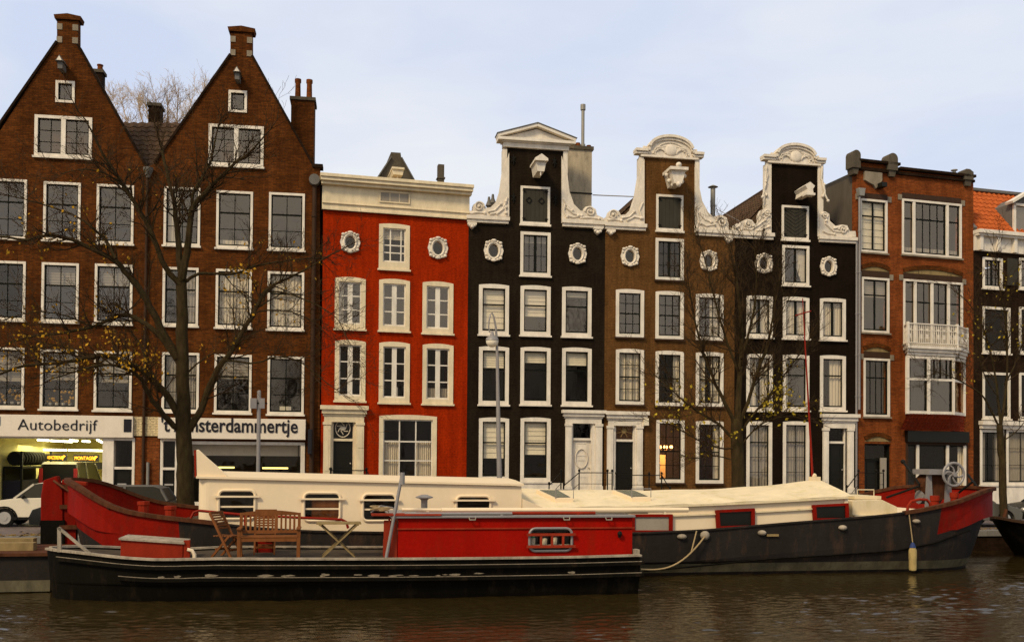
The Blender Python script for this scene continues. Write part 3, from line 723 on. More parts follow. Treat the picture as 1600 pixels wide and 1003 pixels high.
# tyre rack, cupboards, wall fittings
b = MB()
for i in range(10):
    for zz_ in (zG - .8,): b.lathe((U0 + .42, 1.2 + i * .34, zz_), [(.16, -.1), (.27, -.09), (.3, 0), (.27, .09), (.16, .1)], 14, axis='y')
b.build('tyre_rack', 'tyre', gar, smooth=True)
b = MB(); b.box(U0 + .05, U0 + .8, 1.0, 4.7, zG - 1.2, zG - 1.12); b.box(U0 + .05, U0 + .12, 1.0, 4.7, 1.3, zG - 1.2); b.box(U0 + .7, U0 + .78, 1.0, 1.1, .03, zG - .5); b.box(U0 + .7, U0 + .78, 4.6, 4.7, .03, zG - .5); b.build('rack_frame', 'sash', gar)
b = MB(); u0, z0, u1, z1 = H.rect((118, 722, 158, 733), 7.5); b.box(u0, u1, 7.5, 8.2, z0, z1); u0, z0, u1, z1 = H.rect((-5, 738, 22, 790), 7); b.box(u0, u1, 7, 8, .02, z1)
u0, z0, u1, z1 = H.rect((40, 716, 64, 730), 7.5); b.box(u0, u1, 7.5, 8.2, z0, z1); b.box(U0 + .05, U0 + .7, 1.0, 7.0, .03, 1.3); b.build('workbench_shelves', 'signbk', gar)
b = MB(); u0, z0, u1, z1 = H.rect((134, 735, 143, 790), 6.5); b.box(u0, u1, 6.5, 7.2, .02, z1); u0, z0, u1, z1 = H.rect((26, 733, 34, 790), 5.5); b.box(u0, u1, 5.5, 5.8, .02, z1); b.each('lift_column', 'palewood', gar)
pl = bpy.data.lights.new('garage_light', 'AREA'); pl.energy = 420; pl.size = 4; pl.color = (1, .93, .5); po = bpy.data.objects.new('garage_light', pl); COL.objects.link(po); po.location = H.f.w((uG0 + uG1) / 2, 4.5, zG - .25)
# rooms
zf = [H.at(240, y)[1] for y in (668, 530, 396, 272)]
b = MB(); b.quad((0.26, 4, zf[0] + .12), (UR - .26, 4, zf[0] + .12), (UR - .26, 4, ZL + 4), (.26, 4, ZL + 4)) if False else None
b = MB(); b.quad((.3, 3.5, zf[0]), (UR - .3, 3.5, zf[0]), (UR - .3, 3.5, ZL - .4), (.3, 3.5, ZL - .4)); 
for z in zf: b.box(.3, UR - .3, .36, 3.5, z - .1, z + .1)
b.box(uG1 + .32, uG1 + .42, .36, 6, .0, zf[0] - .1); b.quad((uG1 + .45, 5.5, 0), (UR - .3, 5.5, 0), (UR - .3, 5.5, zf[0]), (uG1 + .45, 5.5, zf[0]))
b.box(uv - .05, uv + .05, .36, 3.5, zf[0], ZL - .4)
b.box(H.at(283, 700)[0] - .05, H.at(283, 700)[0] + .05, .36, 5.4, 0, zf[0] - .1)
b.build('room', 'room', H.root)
body(H, 0, UR, ZL - .3, 12)
H.wall(outl, 'brickL')
# brick pier and string courses
u0, z0, u1, z1 = H.rect((211, 683, 249, 800)); MB().box(u0, u1, -.03, -.002, .0, z1 - .02).build('pier', 'brickpier', H.root)

# ================= 2. red painted house
H = House(XR0, YR0, .26, 'canal_house', 'bright red painted house with a flat cream cornice and cream windows', 'house')
UR = H.at(729, 700)[0]
C = dict(cw=.17, casing='cream', sash='sashwhite', cols=((.5, .2),), rows=(.33, .66), bar=.05, sb=.055, arch=.07, cwb=.2)
for r, c, g in [((523, 433, 571, 514), ('left', .22), 'glassbright'), ((592, 436, 640, 517), None, 'glassbright'), ((660, 440, 708, 521), None, 'glassbright'),
             ((523, 531, 571, 626), None, 'glassdim'), ((592, 534, 640, 629), None, 'glassdim'), ((660, 537, 708, 631), ('low', .22), 'glassdim')]:
    H.window(r, curtain=c, glass=g, cmat='curtgrey' if c and c[0] == 'low' else 'curtain', **C)
u, z = H.at(619, 612); MB().box(u - .08, u + .08, .12, .2, z - .25, z + .2).build('leaning_card', 'white', H.root)
w = H.window((592, 350, 640, 421), cw=.17, casing='cream', sash='sashwhite', cols=(.33, .8), rows=(.5, .72), bar=.05, arch=.05, curtain=('blind', .3), glass='glass', cwb=.3)
H.oculus(547, 379, 17, 18); H.oculus(684, 388, 17, 18.5)
w = H.window((592, 648, 682, 752), cw=.17, casing='cream', sash='sashwhite', cols=(.33, .66), rows=(.71,), heavy=(.38,), bar=.05, arch=.06, glass='glassdim', sb=.05)
u0, z0, u1, z1 = H.rect((592, 648, 682, 752)); zt = H.at(637, 688)[1]
b = MB(); 
for (a, c) in ((u0 + .15, u0 + .85), (u1 - .85, u1 - .15)):
    n = 26; vs = []
    for i in range(n + 1): x = a + (c - a) * i / n; y_ = .19 + .03 * math.sin(i * 1.9); vs += [(x, y_, z0 + .2), (x, y_, zt)]
    b.add(vs, [(2 * i, 2 * i + 2, 2 * i + 3, 2 * i + 1) for i in range(n)])
b.build('curtain', 'curtain', w)
def portal(rc, pl, pr, door_r, split, casing='white', door='blackpaint', zb=None, fan=True, slots=False, doorname='front_door', nob=True, bot=755):
    """entablature rect, pilaster pixel spans, door rect"""
    e0, ez0, e1, ez1 = H.rect(rc); hz = ez1 - ez0
    zb = H.at((rc[0] + rc[2]) / 2, bot)[1]
    d = doorset((door_r[0] - 2, door_r[1] - 2, door_r[2] + 2, bot), split, door=door, frame=casing, y=.06, cw=.07, name=doorname, mail=False, bot=zb, knob=nob)
    b = MB(); b.box(e0, e1, -.30, .0, ez0 + hz * .55, ez1); b.box(e0 + .07, e1 - .07, -.22, .0, ez0 + hz * .1, ez0 + hz * .548); b.box(e0 + .12, e1 - .12, -.15, 0, ez0 - hz * .15, ez0 + hz * .098)
    fz = ez0 - hz * .5 - .12
    b.box(e0 + .17, e1 - .17, -.12, 0, fz, ez0 - hz * .152)
    for a, c in (pl, pr):
        a0, c0 = H.at(a, 700)[0], H.at(c, 700)[0]
        b.box(a0, c0, -.13, .0, zb, fz - .12); b.box(a0 - .03, c0 + .03, -.16, .0, fz - .118, fz - .002); b.box(a0 - .03, c0 + .03, -.16, .0, zb - .2, zb + .25)
        b.box(a0 + .07, c0 - .07, -.142, -.131, zb + .5, fz - .3)
    if pl[1] < door_r[0] - 2: 
        a0 = H.at(pl[1], 700)[0]; c0 = H.at(door_r[0] - 1, 700)[0]; b.box(a0, c0, -.05, 0, zb, fz); a0 = H.at(door_r[2] + 1, 700)[0]; c0 = H.at(pr[0], 700)[0]; b.box(a0, c0, -.05, 0, zb, fz)
        u0, z0, u1, z1 = H.rect(door_r); b.box(u0 - .05, u1 + .05, -.05, 0, z1, fz)
    p = b.build('door_surround', casing, H.root, bevel=.008)
    if slots:
        for x in slots:
            a0, z0, a1, z1 = H.rect(x); MB().box(a0, a1, -.065, -.055, z0, z1).build('side_light', 'blackpaint', p)
    return p, d, zb
p, d, zb = portal((500, 634, 575, 648), (505, 516), (556, 568), (520, 656, 552, 750), 687, 'cream')
u, z = H.at(536, 669); b = MB(); b.tube([(u + .3 * math.cos(t * PI / 10), .1, z + .36 * math.sin(t * PI / 10)) for t in range(21)], .02, 5, False)
for i in range(6): b.tube([(u + .12 * math.cos(i), .1, z + .12 * math.sin(i)), (u + .25 * math.cos(i + .8), .1, z + .26 * math.sin(i + .8))], .018, 4)
b.blob((u, .11, z), (.13, .02, .09)); b.build('etched_emblem', 'curtain', d)
stoop(H, H.at(512, 700)[0], H.at(560, 700)[0], zb, .9)
railing(H, [(H.at(514, 700)[0], -1.0, zb), (H.at(515, 700)[0], -1.0, zb), (H.at(569, 700)[0], -1.0, zb), (H.at(584, 700)[0], -1.0, zb - .7)], .55)
# cornice (photographed slope comes from perspective)
zc0 = H.at(503, 322)[1]; zc1 = H.at(503, 290)[1]; zc2 = H.at(503, 275)[1]; xa, xb = -.06, UR + .02
b = MB(); b.box(xa, xb, -.10, .0, zc0 - .16, zc1); b.box(xa, xb, -.14, 0, zc0 - .16, zc0 - .06); b.box(xa, xb, -.16, -.0, zc0 + .1, zc0 + .15)
b.box(xa - .05, xb + .05, -.32, 0, zc1 + .002, zc1 + .12); b.box(xa - .08, xb + .08, -.46, 0, zc1 + .122, zc1 + .26); b.box(xa - .10, xb + .1, -.52, .3, zc1 + .262, zc2)
cn = b.build('cornice', 'cream', H.root, bevel=.012)
u0, z0, u1, z1 = H.rect((594, 303, 638, 317)); MB().prism([(u0 - .05, z0 - .05), (u1 + .05, z0 - .05), (u1 + .05, z1 + .05), (u0 - .05, z1 + .05)], -.15, -.102, [[(u0, z0), (u1, z0), (u1, z1), (u0, z1)]]).build('attic_window', 'cream', H.root)
b = MB()
for i in range(3): b.box(u0 + (u1 - u0) * i / 3 + .02, u0 + (u1 - u0) * (i + 1) / 3 - .02, -.115, -.104, z0 + .02, z1 - .02)
b.build('attic_pane', 'curtgrey', H.root)
b = MB(); b.box(.3, UR - .3, .36, 9, zc2 - .4, zc2 - .1); b.build('roof', 'lead', H.root)
# little gable behind the cornice
g = H.pts([(586, 284), (611, 246), (611, 238), (626, 239), (627, 247), (650, 288)], 1.3)
b = MB(); b.prism(g, 1.3, 4.0); rg = b.build('dormer', 'render', H.root) if False else b.build('dormer', 'darkstone', H.root)
b = MB(); b.bar((g[0][0], 1.25, g[0][1]), (g[1][0], 1.25, g[1][1]), .14, .05); b.bar((g[4][0], 1.25, g[4][1]), (g[5][0], 1.25, g[5][1]), .14, .05); b.build('dormer_edge', 'lead', rg)
u, z = H.at(620, 272, .2); b = MB(); b.box(u - .26, u + .26, -.25, 1.25, z + .08, z + .16); b.prism([(u - .2, z - .14), (u + .2, z - .14), (u + .24, z + .078), (u - .24, z + .078)], -.18, 1.25); b.tube([(u, .0, z - .1), (u, .0, z - .3)], .04, 6); b.build('hoist_beam', 'cream', H.root)
u, z = H.at(689, 258, .9); b = MB(); b.box(u - .13, u + .13, .8, 1.1, z - .9, z); b.box(u - .17, u + .17, .76, 1.14, z - .62, z - .56); b.build('chimney', 'darkstone', H.root)
H.interior(.02, UR - .02, 0, zc1, [H.at(615, y)[1] for y in (641, 525, 427)], 4)
body(H, 0, UR, zc1, 10, 'brickred')
H.wall([(.0, -.1), (UR, -.1), (UR, zc1), (.0, zc1)], 'brickred')
MB().box(.02, UR - .02, -.03, -.003, -.05, H.at(700, 757)[1]).build('plinth', 'bluestone', H.root)

# ================= helpers for the neck gables
def spiral(b, c, r, turns=1.6, y=-.1, sgn=1, a0=0, t=.05):
    n = 26; pts = []; rad = []
    for i in range(n):
        k = i / (n - 1); rr = r * (1 - .85 * k); a = a0 + sgn * k * turns * 2 * PI
        pts.append((c[0] + rr * math.cos(a), y - .04 * k, c[1] + rr * math.sin(a))); rad.append(t * (1 - .5 * k))
    b.tube(pts, rad, 6); b.blob((c[0], y - .06, c[1]), r * .22, 8, 5)
def wing(outline_px, relief, scroll, base_px, console_px, flip):
    """carved side piece of a neck gable"""
    out = H.pts(outline_px); b = MB(); b.prism(out, -.10, .28)
    for (cx, cy, r, sg, a0) in scroll:
        u, z = H.at(cx, cy); k = abs(H.at(cx + 10, cy)[0] - u) / 10; spiral(b, (u, z), r * k, 1.7, -.12, sg, a0, .045)
    for line in relief:
        P = [(a, -.11, c) for a, c in H.pts(line)]
        n = len(P); b.tube(P, [.055 * (1 - .5 * i / n) for i in range(n)], 6)
        b.blob(P[-1], .075, 7, 4)
    w = b.build('gable_scroll', 'stucco', H.root, smooth=True)
    u0, z0, u1, z1 = H.rect(base_px); b = MB(); b.box(u0, u1, -.2, .3, z0 + (z1 - z0) * .45, z1); b.box(u0 + .04, u1 - .04, -.13, .3, z0, z0 + (z1 - z0) * .448); b.build('ledge', 'stucco', w)
    if console_px:
        u0, z0, u1, z1 = H.rect(console_px); m_ = (u0 + u1) / 2; b = MB(); b.box(u0, u1, -.2, .0, z1 - .1, z1 - .002)
        b.prism([(u0 + .03, z1 - .1), (u1 - .03, z1 - .1), (u1 - .08, z0 + .1), (m_, z0), (u0 + .08, z0 + .1)], -.15, 0); b.blob((m_, -.15, z0 + .1), .09); b.blob((u0 + .09, -.14, z0 + .16), .07); b.blob((u1 - .09, -.14, z0 + .16), .07)
        b.build('console', 'stucco', w, smooth=True)
    return w
def arch_top(px_l, px_r, spring_l, spring_r, y_top, y_ends, y_band_l, y_band_r, relief=True, rise=None):
    """segmental gable head: pixel geometry to one moulded block"""
    L0 = H.at(px_l, y_ends[0]); R0 = H.at(px_r, y_ends[1]); S0 = H.at(spring_l, y_ends[0]); S1 = H.at(spring_r, y_ends[1]); zt = H.at((spring_l + spring_r) / 2, y_top)[1]
    zb = (H.at(px_l, y_band_l)[1] + H.at(px_r, y_band_r)[1]) / 2; ze = (L0[1] + R0[1]) / 2
    uc = (S0[0] + S1[0]) / 2; R_ = (S1[0] - S0[0]) / 2; hh = zt - ze
    def arc(r, h, z0, n=18): return [(uc + r * math.cos(PI * i / n), z0 + h * math.sin(PI * i / n) ** .9) for i in range(n + 1)]
    inset = (R0[0] - L0[0]) * .085
    b = MB(); b.prism([(L0[0] + inset, zb), (R0[0] - inset, zb), (R0[0] - inset, ze - .1)] + arc(R_ - .05, hh - .12, ze - .1) + [(L0[0] + inset, ze - .1)], -.09, .3)
    # moulding swept along the profile
    prof = [(R0[0], ze - .06), (S1[0] + .05, ze - .06)] + arc(R_, hh - .05, ze - .0) + [(S0[0] - .05, ze - .06), (L0[0], ze - .06)]
    for (a, c) in zip(prof[:-1], prof[1:]):
        b.bar((a[0], .02, a[1]), (c[0], .02, c[1]), .50, .12); b.bar((a[0], .02, a[1] - .12), (c[0], .02, c[1] - .12), .36, .10)
    b.box(L0[0] + inset - .03, R0[0] - inset + .03, -.14, .02, zb - .002, zb + .09)
    o = b.build('gable_head', 'stucco', H.root, bevel=.008)
    b = MB(); a2 = [(uc + R_ * .72 * math.cos(PI * i / 16), -.1, zb + .12 + (hh + .12) * .72 * math.sin(PI * i / 16)) for i in range(17)]; b.tube(a2, .03, 6)
    b.blob((uc, -.1, zb + .36), (.3, .07, .27), 14, 8)
    for s_ in (-1, 1):
        for k in range(5):
            x = uc + s_ * (.3 + k * .1); b.tube([(uc + s_ * .24, -.1, zb + .2 + k * .08), (x, -.13, zb + .3 + k * .05 - (k > 2) * .08), (x + s_ * .1, -.1, zb + .22 + (4 - k) * .06)], .035, 5)
            b.blob((x + s_ * .12, -.1, zb + .18 + (4 - k) * .07), .05, 6, 4)
    b.build('carved_crest', 'stucco', o, smooth=True)
    return o, uc, zb, zt
def neck_border(xl, xr, w, y0, y1):
    b = MB()
    for a, c in ((xl, xl + w), (xr - w, xr)):
        ua, za = H.at(a, y1); uc, zc = H.at(c, y0); b.box(ua, uc, -.07, .3, za, zc)
    return b.each('gable_edge', 'stucco', H.root)[0]
def hatch(r, cw=.1, diamonds=False, chevron=False, mat='hatchgrey'):
    u0, z0, u1, z1 = H.rect(r); i0, j0, i1, j1 = u0 + cw, z0 + cw, u1 - cw, z1 - cw
    b = MB().prism([(u0, z0), (u1, z0), (u1, z1), (u0, z1)], -.06, .1, [[(i0, j0), (i1, j0), (i1, j1), (i0, j1)]]); b.box(u0 - .04, u1 + .04, -.13, -.0, z0 - .09, z0 - .002)
    h = b.build('loft_hatch', 'white', H.root); m_ = (i0 + i1) / 2
    b = MB(); n = 6
    for i in range(n):
        a = i0 + (i1 - i0) * i / n; c = i0 + (i1 - i0) * (i + 1) / n; b.box(a + .004, c - .004, .0 + (i % 2) * .004, .05, j0, j1)
    if chevron:
        for i in range(7):
            z = j0 + .1 + (j1 - j0) * i / 8
            if z + .4 < j1 + .2: b.bar((m_ + .01, -.01, min(z + .02, j1)), (i1, -.01, min(z + .38, j1)), .02, .015); b.bar((m_ - .01, -.01, min(z + .02, j1)), (i0, -.01, min(z + .38, j1)), .02, .015)
    s_ = b.build('shutter', mat, h)
    b = MB()
    if diamonds:
        for s2 in (-.5, .5):
            c = (m_ + s2 * (i1 - i0) * .5, (j0 + j1) / 2 + .22); d_ = .13
            P = [(c[0] - d_, -.02, c[1]), (c[0], -.02, c[1] + d_), (c[0] + d_, -.02, c[1]), (c[0], -.02, c[1] - d_)]
            for i in range(4): b.bar(P[i], P[(i + 1) % 4], .03, .03)
    for zz_ in (j0 + .12, j1 - .12):
        b.box(i0 - .02, i0 + .12, -.07, -.01, zz_, zz_ + .04); b.box(i1 - .12, i1 + .02, -.07, -.01, zz_, zz_ + .04)
    b.each('hinge', 'iron', s_)
    H.hole(u0 + .05, z0 + .05, u1 - .05, z1 - .05)
    return h

# ================= 3. first neck gabled house, black, with pediment
H = House(X1, Y1, .176, 'canal_house', 'black house with a white triangular pediment on its neck gable and a white front door', 'house')
UR = H.at(943.5, 700)[0]
B = dict(cw=.16, casing='white', sash='sash', heavy=(.38,), sb=.055, arch=.05)
for r, c, g in [((748, 444, 795, 523), ('blind', .93), 'glass'), ((813, 446, 860, 524), ('blind', .62), 'glassbright'), ((878, 448, 924, 526), ('blind', .13), 'glassbright'),
                ((748, 541, 795, 632), ('blind', .33), 'glassdim'), ((813, 542, 860, 632), ('blind', .22), 'glassdim'), ((878, 543, 924, 633), ('blind', .26), 'glassdim'),
                ((748, 652, 795, 750), ('blind', .66), 'glassdim'), ((813, 652, 860, 752), ('blind', .58), 'glassdim')]:
    H.window(r, curtain=c, cmat='blind', glass=g, **B)
H.window((813, 363, 860, 431), cw=.13, casing='white', sash='sash', cols=((.5, .12), .25, .75), rows=(.55,), glass='glassbright', curtain=('blind', .18), cmat='curtgrey')
hatch((813, 292, 859, 351), diamonds=True); H.oculus(771, 392, 16.5, 18.5); H.oculus(902, 397, 15.5, 17.5); hoist(H, 838, 263, 32, 30, 0)
zs = H.at(731, 343)[1]; zt = H.at(838, 230)[1]
out = [(0, -.1), (UR, -.1), (UR, zs - .2), (H.at(880, 300)[0], zs - .2), (H.at(880, 300)[0], zt), (H.at(792, 300)[0], zt), (H.at(792, 300)[0], zs - .2), (0, zs - .2)]
wall_out = out
neck_border(784.5, 886.5, 7.5, 234, 345)
b = MB(); pa, pb, ap = H.at(777, 218), H.at(897, 221), H.at(838, 199); ze = (pa[1] + pb[1]) / 2; zb = H.at(838, 234)[1]
b.box(pa[0] + .25, pb[0] - .25, -.14, .3, zb, zb + .2); b.box(pa[0] + .18, pb[0] - .18, -.22, .3, zb + .202, ze - .16); b.box(pa[0], pb[0], -.34, .3, ze - .158, ze - .03)
b.prism([(pa[0] + .12, ze - .029), (pb[0] - .12, ze - .029), (ap[0], ap[1] - .12)], -.12, .28)
b.bar((pa[0] - .02, -.02, ze + .02), (ap[0], -.02, ap[1]), .62, .13); b.bar((pb[0] + .02, -.02, ze + .02), (ap[0], -.02, ap[1]), .62, .13)
pd = b.build('pediment', 'white', H.root, bevel=.01)
b = MB(); b.bar((pa[0] - .06, -.02, ze + .1), (ap[0], -.02, ap[1] + .085), .68, .035); b.bar((pb[0] + .06, -.02, ze + .1), (ap[0], -.02, ap[1] + .085), .68, .035); b.build('flashing', 'lead', pd)
wing([(795, 339), (729, 337), (729, 331), (738, 330), (739, 321), (746, 316), (755, 318), (759, 326), (766, 325), (775, 316), (781, 298), (785, 270), (795, 240)],
     [[(762, 332), (772, 330), (782, 320)], [(765, 336), (778, 333), (790, 325)], [(792, 310), (788, 322), (790, 334)], [(734, 335), (744, 333), (757, 334)], [(775, 336), (784, 329), (790, 316)]], [(748, 324, 8, 1, 0)], (728, 339, 795.5, 349), (730, 349, 744, 359), False)
wing([(877, 345), (877, 245), (886, 275), (889, 300), (896, 320), (906, 330), (911, 331), (914, 324), (922, 323), (930, 328), (932, 337), (941, 341), (943, 345)],
     [[(882, 320), (880, 330), (885, 340)], [(884, 325), (894, 334), (903, 338)], [(883, 337), (895, 341), (908, 338)], [(905, 342), (920, 341), (935, 343)], [(880, 312), (885, 322), (893, 330)]], [(921, 332, 8, -1, PI)], (877, 345, 944, 356), (926, 356, 940, 368), True)
p, d, zb = portal((877, 641, 945, 652), (883, 892), (930, 940), (895, 658, 924, 750), 686, 'white', door='white', slots=[(886, 700, 889.5, 748), (932, 700, 936, 748)], bot=768)
u, z = H.at(909, 716); b = MB(); b.tube([(u + .27 * math.cos(t * PI / 12), .07, z + .42 * math.sin(t * PI / 12)) for t in range(25)], .025, 5, False); b.build('door_ornament', 'stucco', d)
stoop(H, H.at(880, 700)[0], UR - .05, zb, 1.0)
u0 = H.at(862, 700)[0]; railing(H, [(H.at(870, 700)[0], -1.4, zb - .55), (H.at(893, 700)[0], -1.4, zb), (H.at(936, 700)[0], -1.4, zb), (H.at(943, 700)[0], -1.4, zb)], .85)
railing(H, [(H.at(850, 700)[0], -1.1, zb - .55), (H.at(868, 700)[0], -1.1, zb)], .85)
b = MB(); b.box(.02, H.at(880, 700)[0] - .02, -.06, -.003, -.05, H.at(800, 754)[1]); b.build('plinth', 'white', H.root)
b = MB()  # wall anchors
for px, py in ((802, 250), (866, 254), (802, 310), (867, 313)):
    u, z = H.at(px, py); b.tube([(u, -.03, z - .22), (u + .02, -.05, z), (u, -.03, z + .22)], .025, 5); b.tube([(u - .09, -.04, z - .1), (u, -.05, z), (u + .09, -.04, z + .12)], .022, 5); b.tube([(u + .09, -.04, z - .1), (u, -.05, z), (u - .09, -.04, z + .12)], .022, 5)
b.each('wall_anchor', 'iron', H.root, per=3)
gable_roof(H, .1, UR - .1, zs - .2, H.at(838, 300)[0], zt - .8, .36, 9)
# tall rendered chimney with the thin flue
c0 = H.at(889, 233, 1.2); c1 = H.at(925, 233, 1.2)
u = (c0[0] + c1[0]) / 2; cc = MB().box(c0[0], c1[0], 1.2, 2.4, zs - 1.5, c0[1]).build('chimney', 'render', H.root)
b = MB(); b.box(c0[0] - .07, c1[0] + .07, 1.13, 2.47, c0[1] + .002, c0[1] + .16); b.build('cap', 'darkstone', cc)
b = MB()
for px, hh in ((896, .3), (903, .3), (920, .22)):
    x = H.at(px, 225, 1.7)[0]; b.lathe((x, 1.7, c0[1] + .16), [(.13, 0), (.11, hh)], 10)
b.each('chimney_pot', 'brickpier', cc, smooth=True)
x, zt2 = H.at(911, 164, 1.8); b = MB(); b.tube([(x, 1.8, c0[1]), (x, 1.8, zt2 - .1)], .075, 10); b.lathe((x, 1.8, zt2 - .25), [(.12, 0), (.12, .25)], 10); b.lathe((x, 1.8, c0[1] + .15), [(.12, 0), (.12, .3)], 10); b.build('flue_pipe', 'zinc', cc, smooth=True)
b = MB(); zr = H.at(905, 302, 1.2)[1]; b.box(c0[0] - .02, c1[0] + .02, 1.17, 1.19, zr - .03, zr + .03); b.build('chimney_strap', 'iron', cc)
b = MB()
for px in (764, 770):
    x, z = H.at(px, 322 if px == 764 else 318, .9); b.lathe((x, .9, z - .5), [(.1, 0), (.1, .45), (.16, .5), (.07, .72), (.05, .9)], 8)
b.each('roof_vent', 'lead', H.root, smooth=True)
H.interior(.02, UR - .02, 0, zs - .3, [H.at(836, y)[1] for y in (642, 534, 438)], 4)
body(H, 0, UR, zs - .25, 9.5, 'brickdk')
H.wall(wall_out, 'brickblk')
HB1 = H; ZCH = c0

# ================= 4. tan house
H = House(X2, Y2, .176, 'canal_house', 'tan brown house with a rounded white gable head between the two black houses', 'house')
UR = H.at(1147, 700)[0]
G = dict(cw=.15, casing='white', sash='sash', cols=(.33, .66), rows=(.25, .75), heavy=(.5,), bar=.028, arch=.05, sillmat='darkwood')
for r, c, g, cm in [((962, 452, 1006, 527), None, 'glassbright', 'curtain'), ((1024, 455, 1068, 530), None, 'glassbright', 'curtain'), ((1087, 459, 1130, 532), ('right', .45), 'glassbright', 'curtain'),
                ((962, 545, 1006, 632), 'full', 'glassdim', 'curtain'), ((1024, 548, 1068, 634), ('right', .28), 'glassdim', 'curtain'), ((1087, 550, 1130, 635), ('sides', .4), 'glassdim', 'curtain'),
                ((1025, 655, 1069, 754), None, 'glassdim', 'curtain'), ((1087, 657, 1130, 755), ('right', .3), 'glassdim', 'curtain')]:
    H.window(r, curtain=c, cmat=cm, glass=g, **G)
H.window((1024, 373, 1068, 438), cw=.13, casing='white', sash='sash', cols=((.5, .12), .25, .75), rows=(.33, .66), glass='glass', sillmat='darkwood')
hatch((1025, 305, 1067, 361), mat='hatchgrey'); H.oculus(984, 401, 15.5, 17); H.oculus(1107, 408, 15.5, 17.5); hoist(H, 1049, 279, 40, 38, 1, 'stucco')
o, uc, zbnd, ztop = arch_top(992, 1098, 1013, 1081, 213, (233, 240), 246, 251)
zs = H.at(944, 352)[1]
nl, nr = H.at(1001, 300)[0], H.at(1088, 300)[0]
wall_out = [(0, -.1), (UR, -.1), (UR, zs - .2), (nr, zs - .2), (nr, zbnd + .1), (nl, zbnd + .1), (nl, zs - .2), (0, zs - .2)]
neck_border(997.5, 1092.5, 7.5, 247, 356)
wing([(1006, 351), (944, 349), (944, 341), (949, 338), (951, 331), (958, 328), (966, 331), (969, 337), (977, 336), (986, 327), (993, 305), (998, 275), (1006, 250)],
     [[(970, 342), (982, 340), (990, 332)], [(978, 346), (990, 340), (1000, 342)], [(1003, 318), (998, 330), (1002, 342)], [(948, 345), (958, 344), (970, 346)]], [(957, 337, 8, 1, 0)], (943.5, 350, 1009, 360), (947, 360, 960, 369), False)
wing([(1085, 360), (1085, 262), (1091, 290), (1096, 315), (1105, 332), (1113, 340), (1118, 338), (1126, 337), (1134, 341), (1137, 350), (1137, 362)],
     [[(1088, 325), (1088, 338), (1093, 350)], [(1090, 332), (1100, 344), (1110, 348)], [(1090, 348), (1102, 354), (1115, 352)]], [(1126, 348, 8, -1, PI)], (1085, 360, 1147.5, 370), (1131, 370, 1144, 381), True)
p, d, zb = portal((944, 643, 1012, 655), (948, 957), (994, 1003), (962, 660, 990, 768), 688, 'white', bot=768)
u, z = H.at(976, 673); b = MB(); b.blob((u, .08, z), (.12, .02, .12))
for i in range(8): b.bar((u, .1, z), (u + .4 * math.cos(PI / 8 + i * PI / 4), .1, z + .3 * math.sin(PI / 8 + i * PI / 4)), .025, .02)
b.build('fanlight_tracery', 'palewood', d)
stoop(H, .05, H.at(1004, 700)[0], zb, 1.0)
railing(H, [(H.at(950, 700)[0], -1.3, zb), (H.at(1000, 700)[0], -1.3, zb), (H.at(1019, 700)[0], -1.3, zb), (H.at(1032, 700)[0], -1.3, zb - .6)], .75)
u, z = H.at(1007, 657); MB().box(u - .1, u + .12, -.25, -.02, z - .22, z + .1).build('alarm_box', 'blind', H.root)
# lit room with chandelier
rl = H.rect((1025, 655, 1069, 754)); uc_, zc_ = H.at(1040, 700, 1.8)
b = MB()
for k in range(6):
    a = k * PI / 3; b.lathe((uc_ + .3 * math.cos(a), 1.8 + .3 * math.sin(a), zc_), [(.03, 0), (.05, .05), (.03, .12)], 8)
lm = b.each('chandelier_bulb', 'lampon', H.root)
b = MB(); b.tube([(uc_, 1.8, zc_ - .02), (uc_, 1.8, zc_ + 1.2)], .015, 5)
for k in range(6): a = k * PI / 3; b.tube([(uc_, 1.8, zc_ - .15), (uc_ + .2 * math.cos(a), 1.8 + .2 * math.sin(a), zc_ - .14), (uc_ + .3 * math.cos(a), 1.8 + .3 * math.sin(a), zc_)], .012, 5)
b.build('chandelier', 'chrome', H.root)
pl = bpy.data.lights.new('chandelier_light', 'POINT'); pl.energy = 130; pl.color = (1, .42, .1); pl.shadow_soft_size = .2; po = bpy.data.objects.new('chandelier_light', pl); COL.objects.link(po); po.location = H.f.w(uc_ + .1, 1.9, zc_ - .25)
b = MB(); u, z = H.at(1028, 730, 3.0); b.box(u - .3, u + .35, 2.9, 3.0, z - .9, z + .6); b.build('warm_cupboard', 'blind', H.root)
gable_roof(H, .1, UR - .1, zs - .1, uc, H.at(1046, 262)[1], .36, 9)
x, z = H.at(1114, 288, 1.5); b = MB(); b.tube([(x, 1.5, zs - 1), (x, 1.5, z - .1)], .11, 10); b.lathe((x, 1.5, z - .16), [(.13, 0), (.24, .02), (.04, .12)], 12); b.lathe((x, 1.5, H.at(1114, 323, 1.5)[1]), [(.125, 0), (.125, .04)], 12); b.build('flue_pipe', 'zinc', H.root, smooth=True)
b = MB(); zz0 = H.at(1116, 324, 1.5)[1]
e1 = H.at(1160, 348, .6); e2 = H.at(1134, 345, .6); b.tube([(x, 1.5, zz0), (e1[0], .6, e1[1])], .012, 4); b.tube([(x, 1.5, zz0), (e2[0], .6, e2[1])], .012, 4); b.build('stay_wire', 'silver', H.root)
b = MB(); a0 = H.at(926, 305, 1.2); a1 = H.at(1000, 307, .2); b.tube([(a0[0], 1.2, a0[1]), (a1[0], .3, a1[1])], .025, 5); b.build('stay_rod', 'silver', H.root)
H.interior(.02, UR - .02, 0, zs - .3, [H.at(1045, y)[1] for y in (645, 541, 445)], 4)
body(H, 0, UR, zs - .25, 9.5, 'brickdk')
H.wall(wall_out, 'brickbrn')

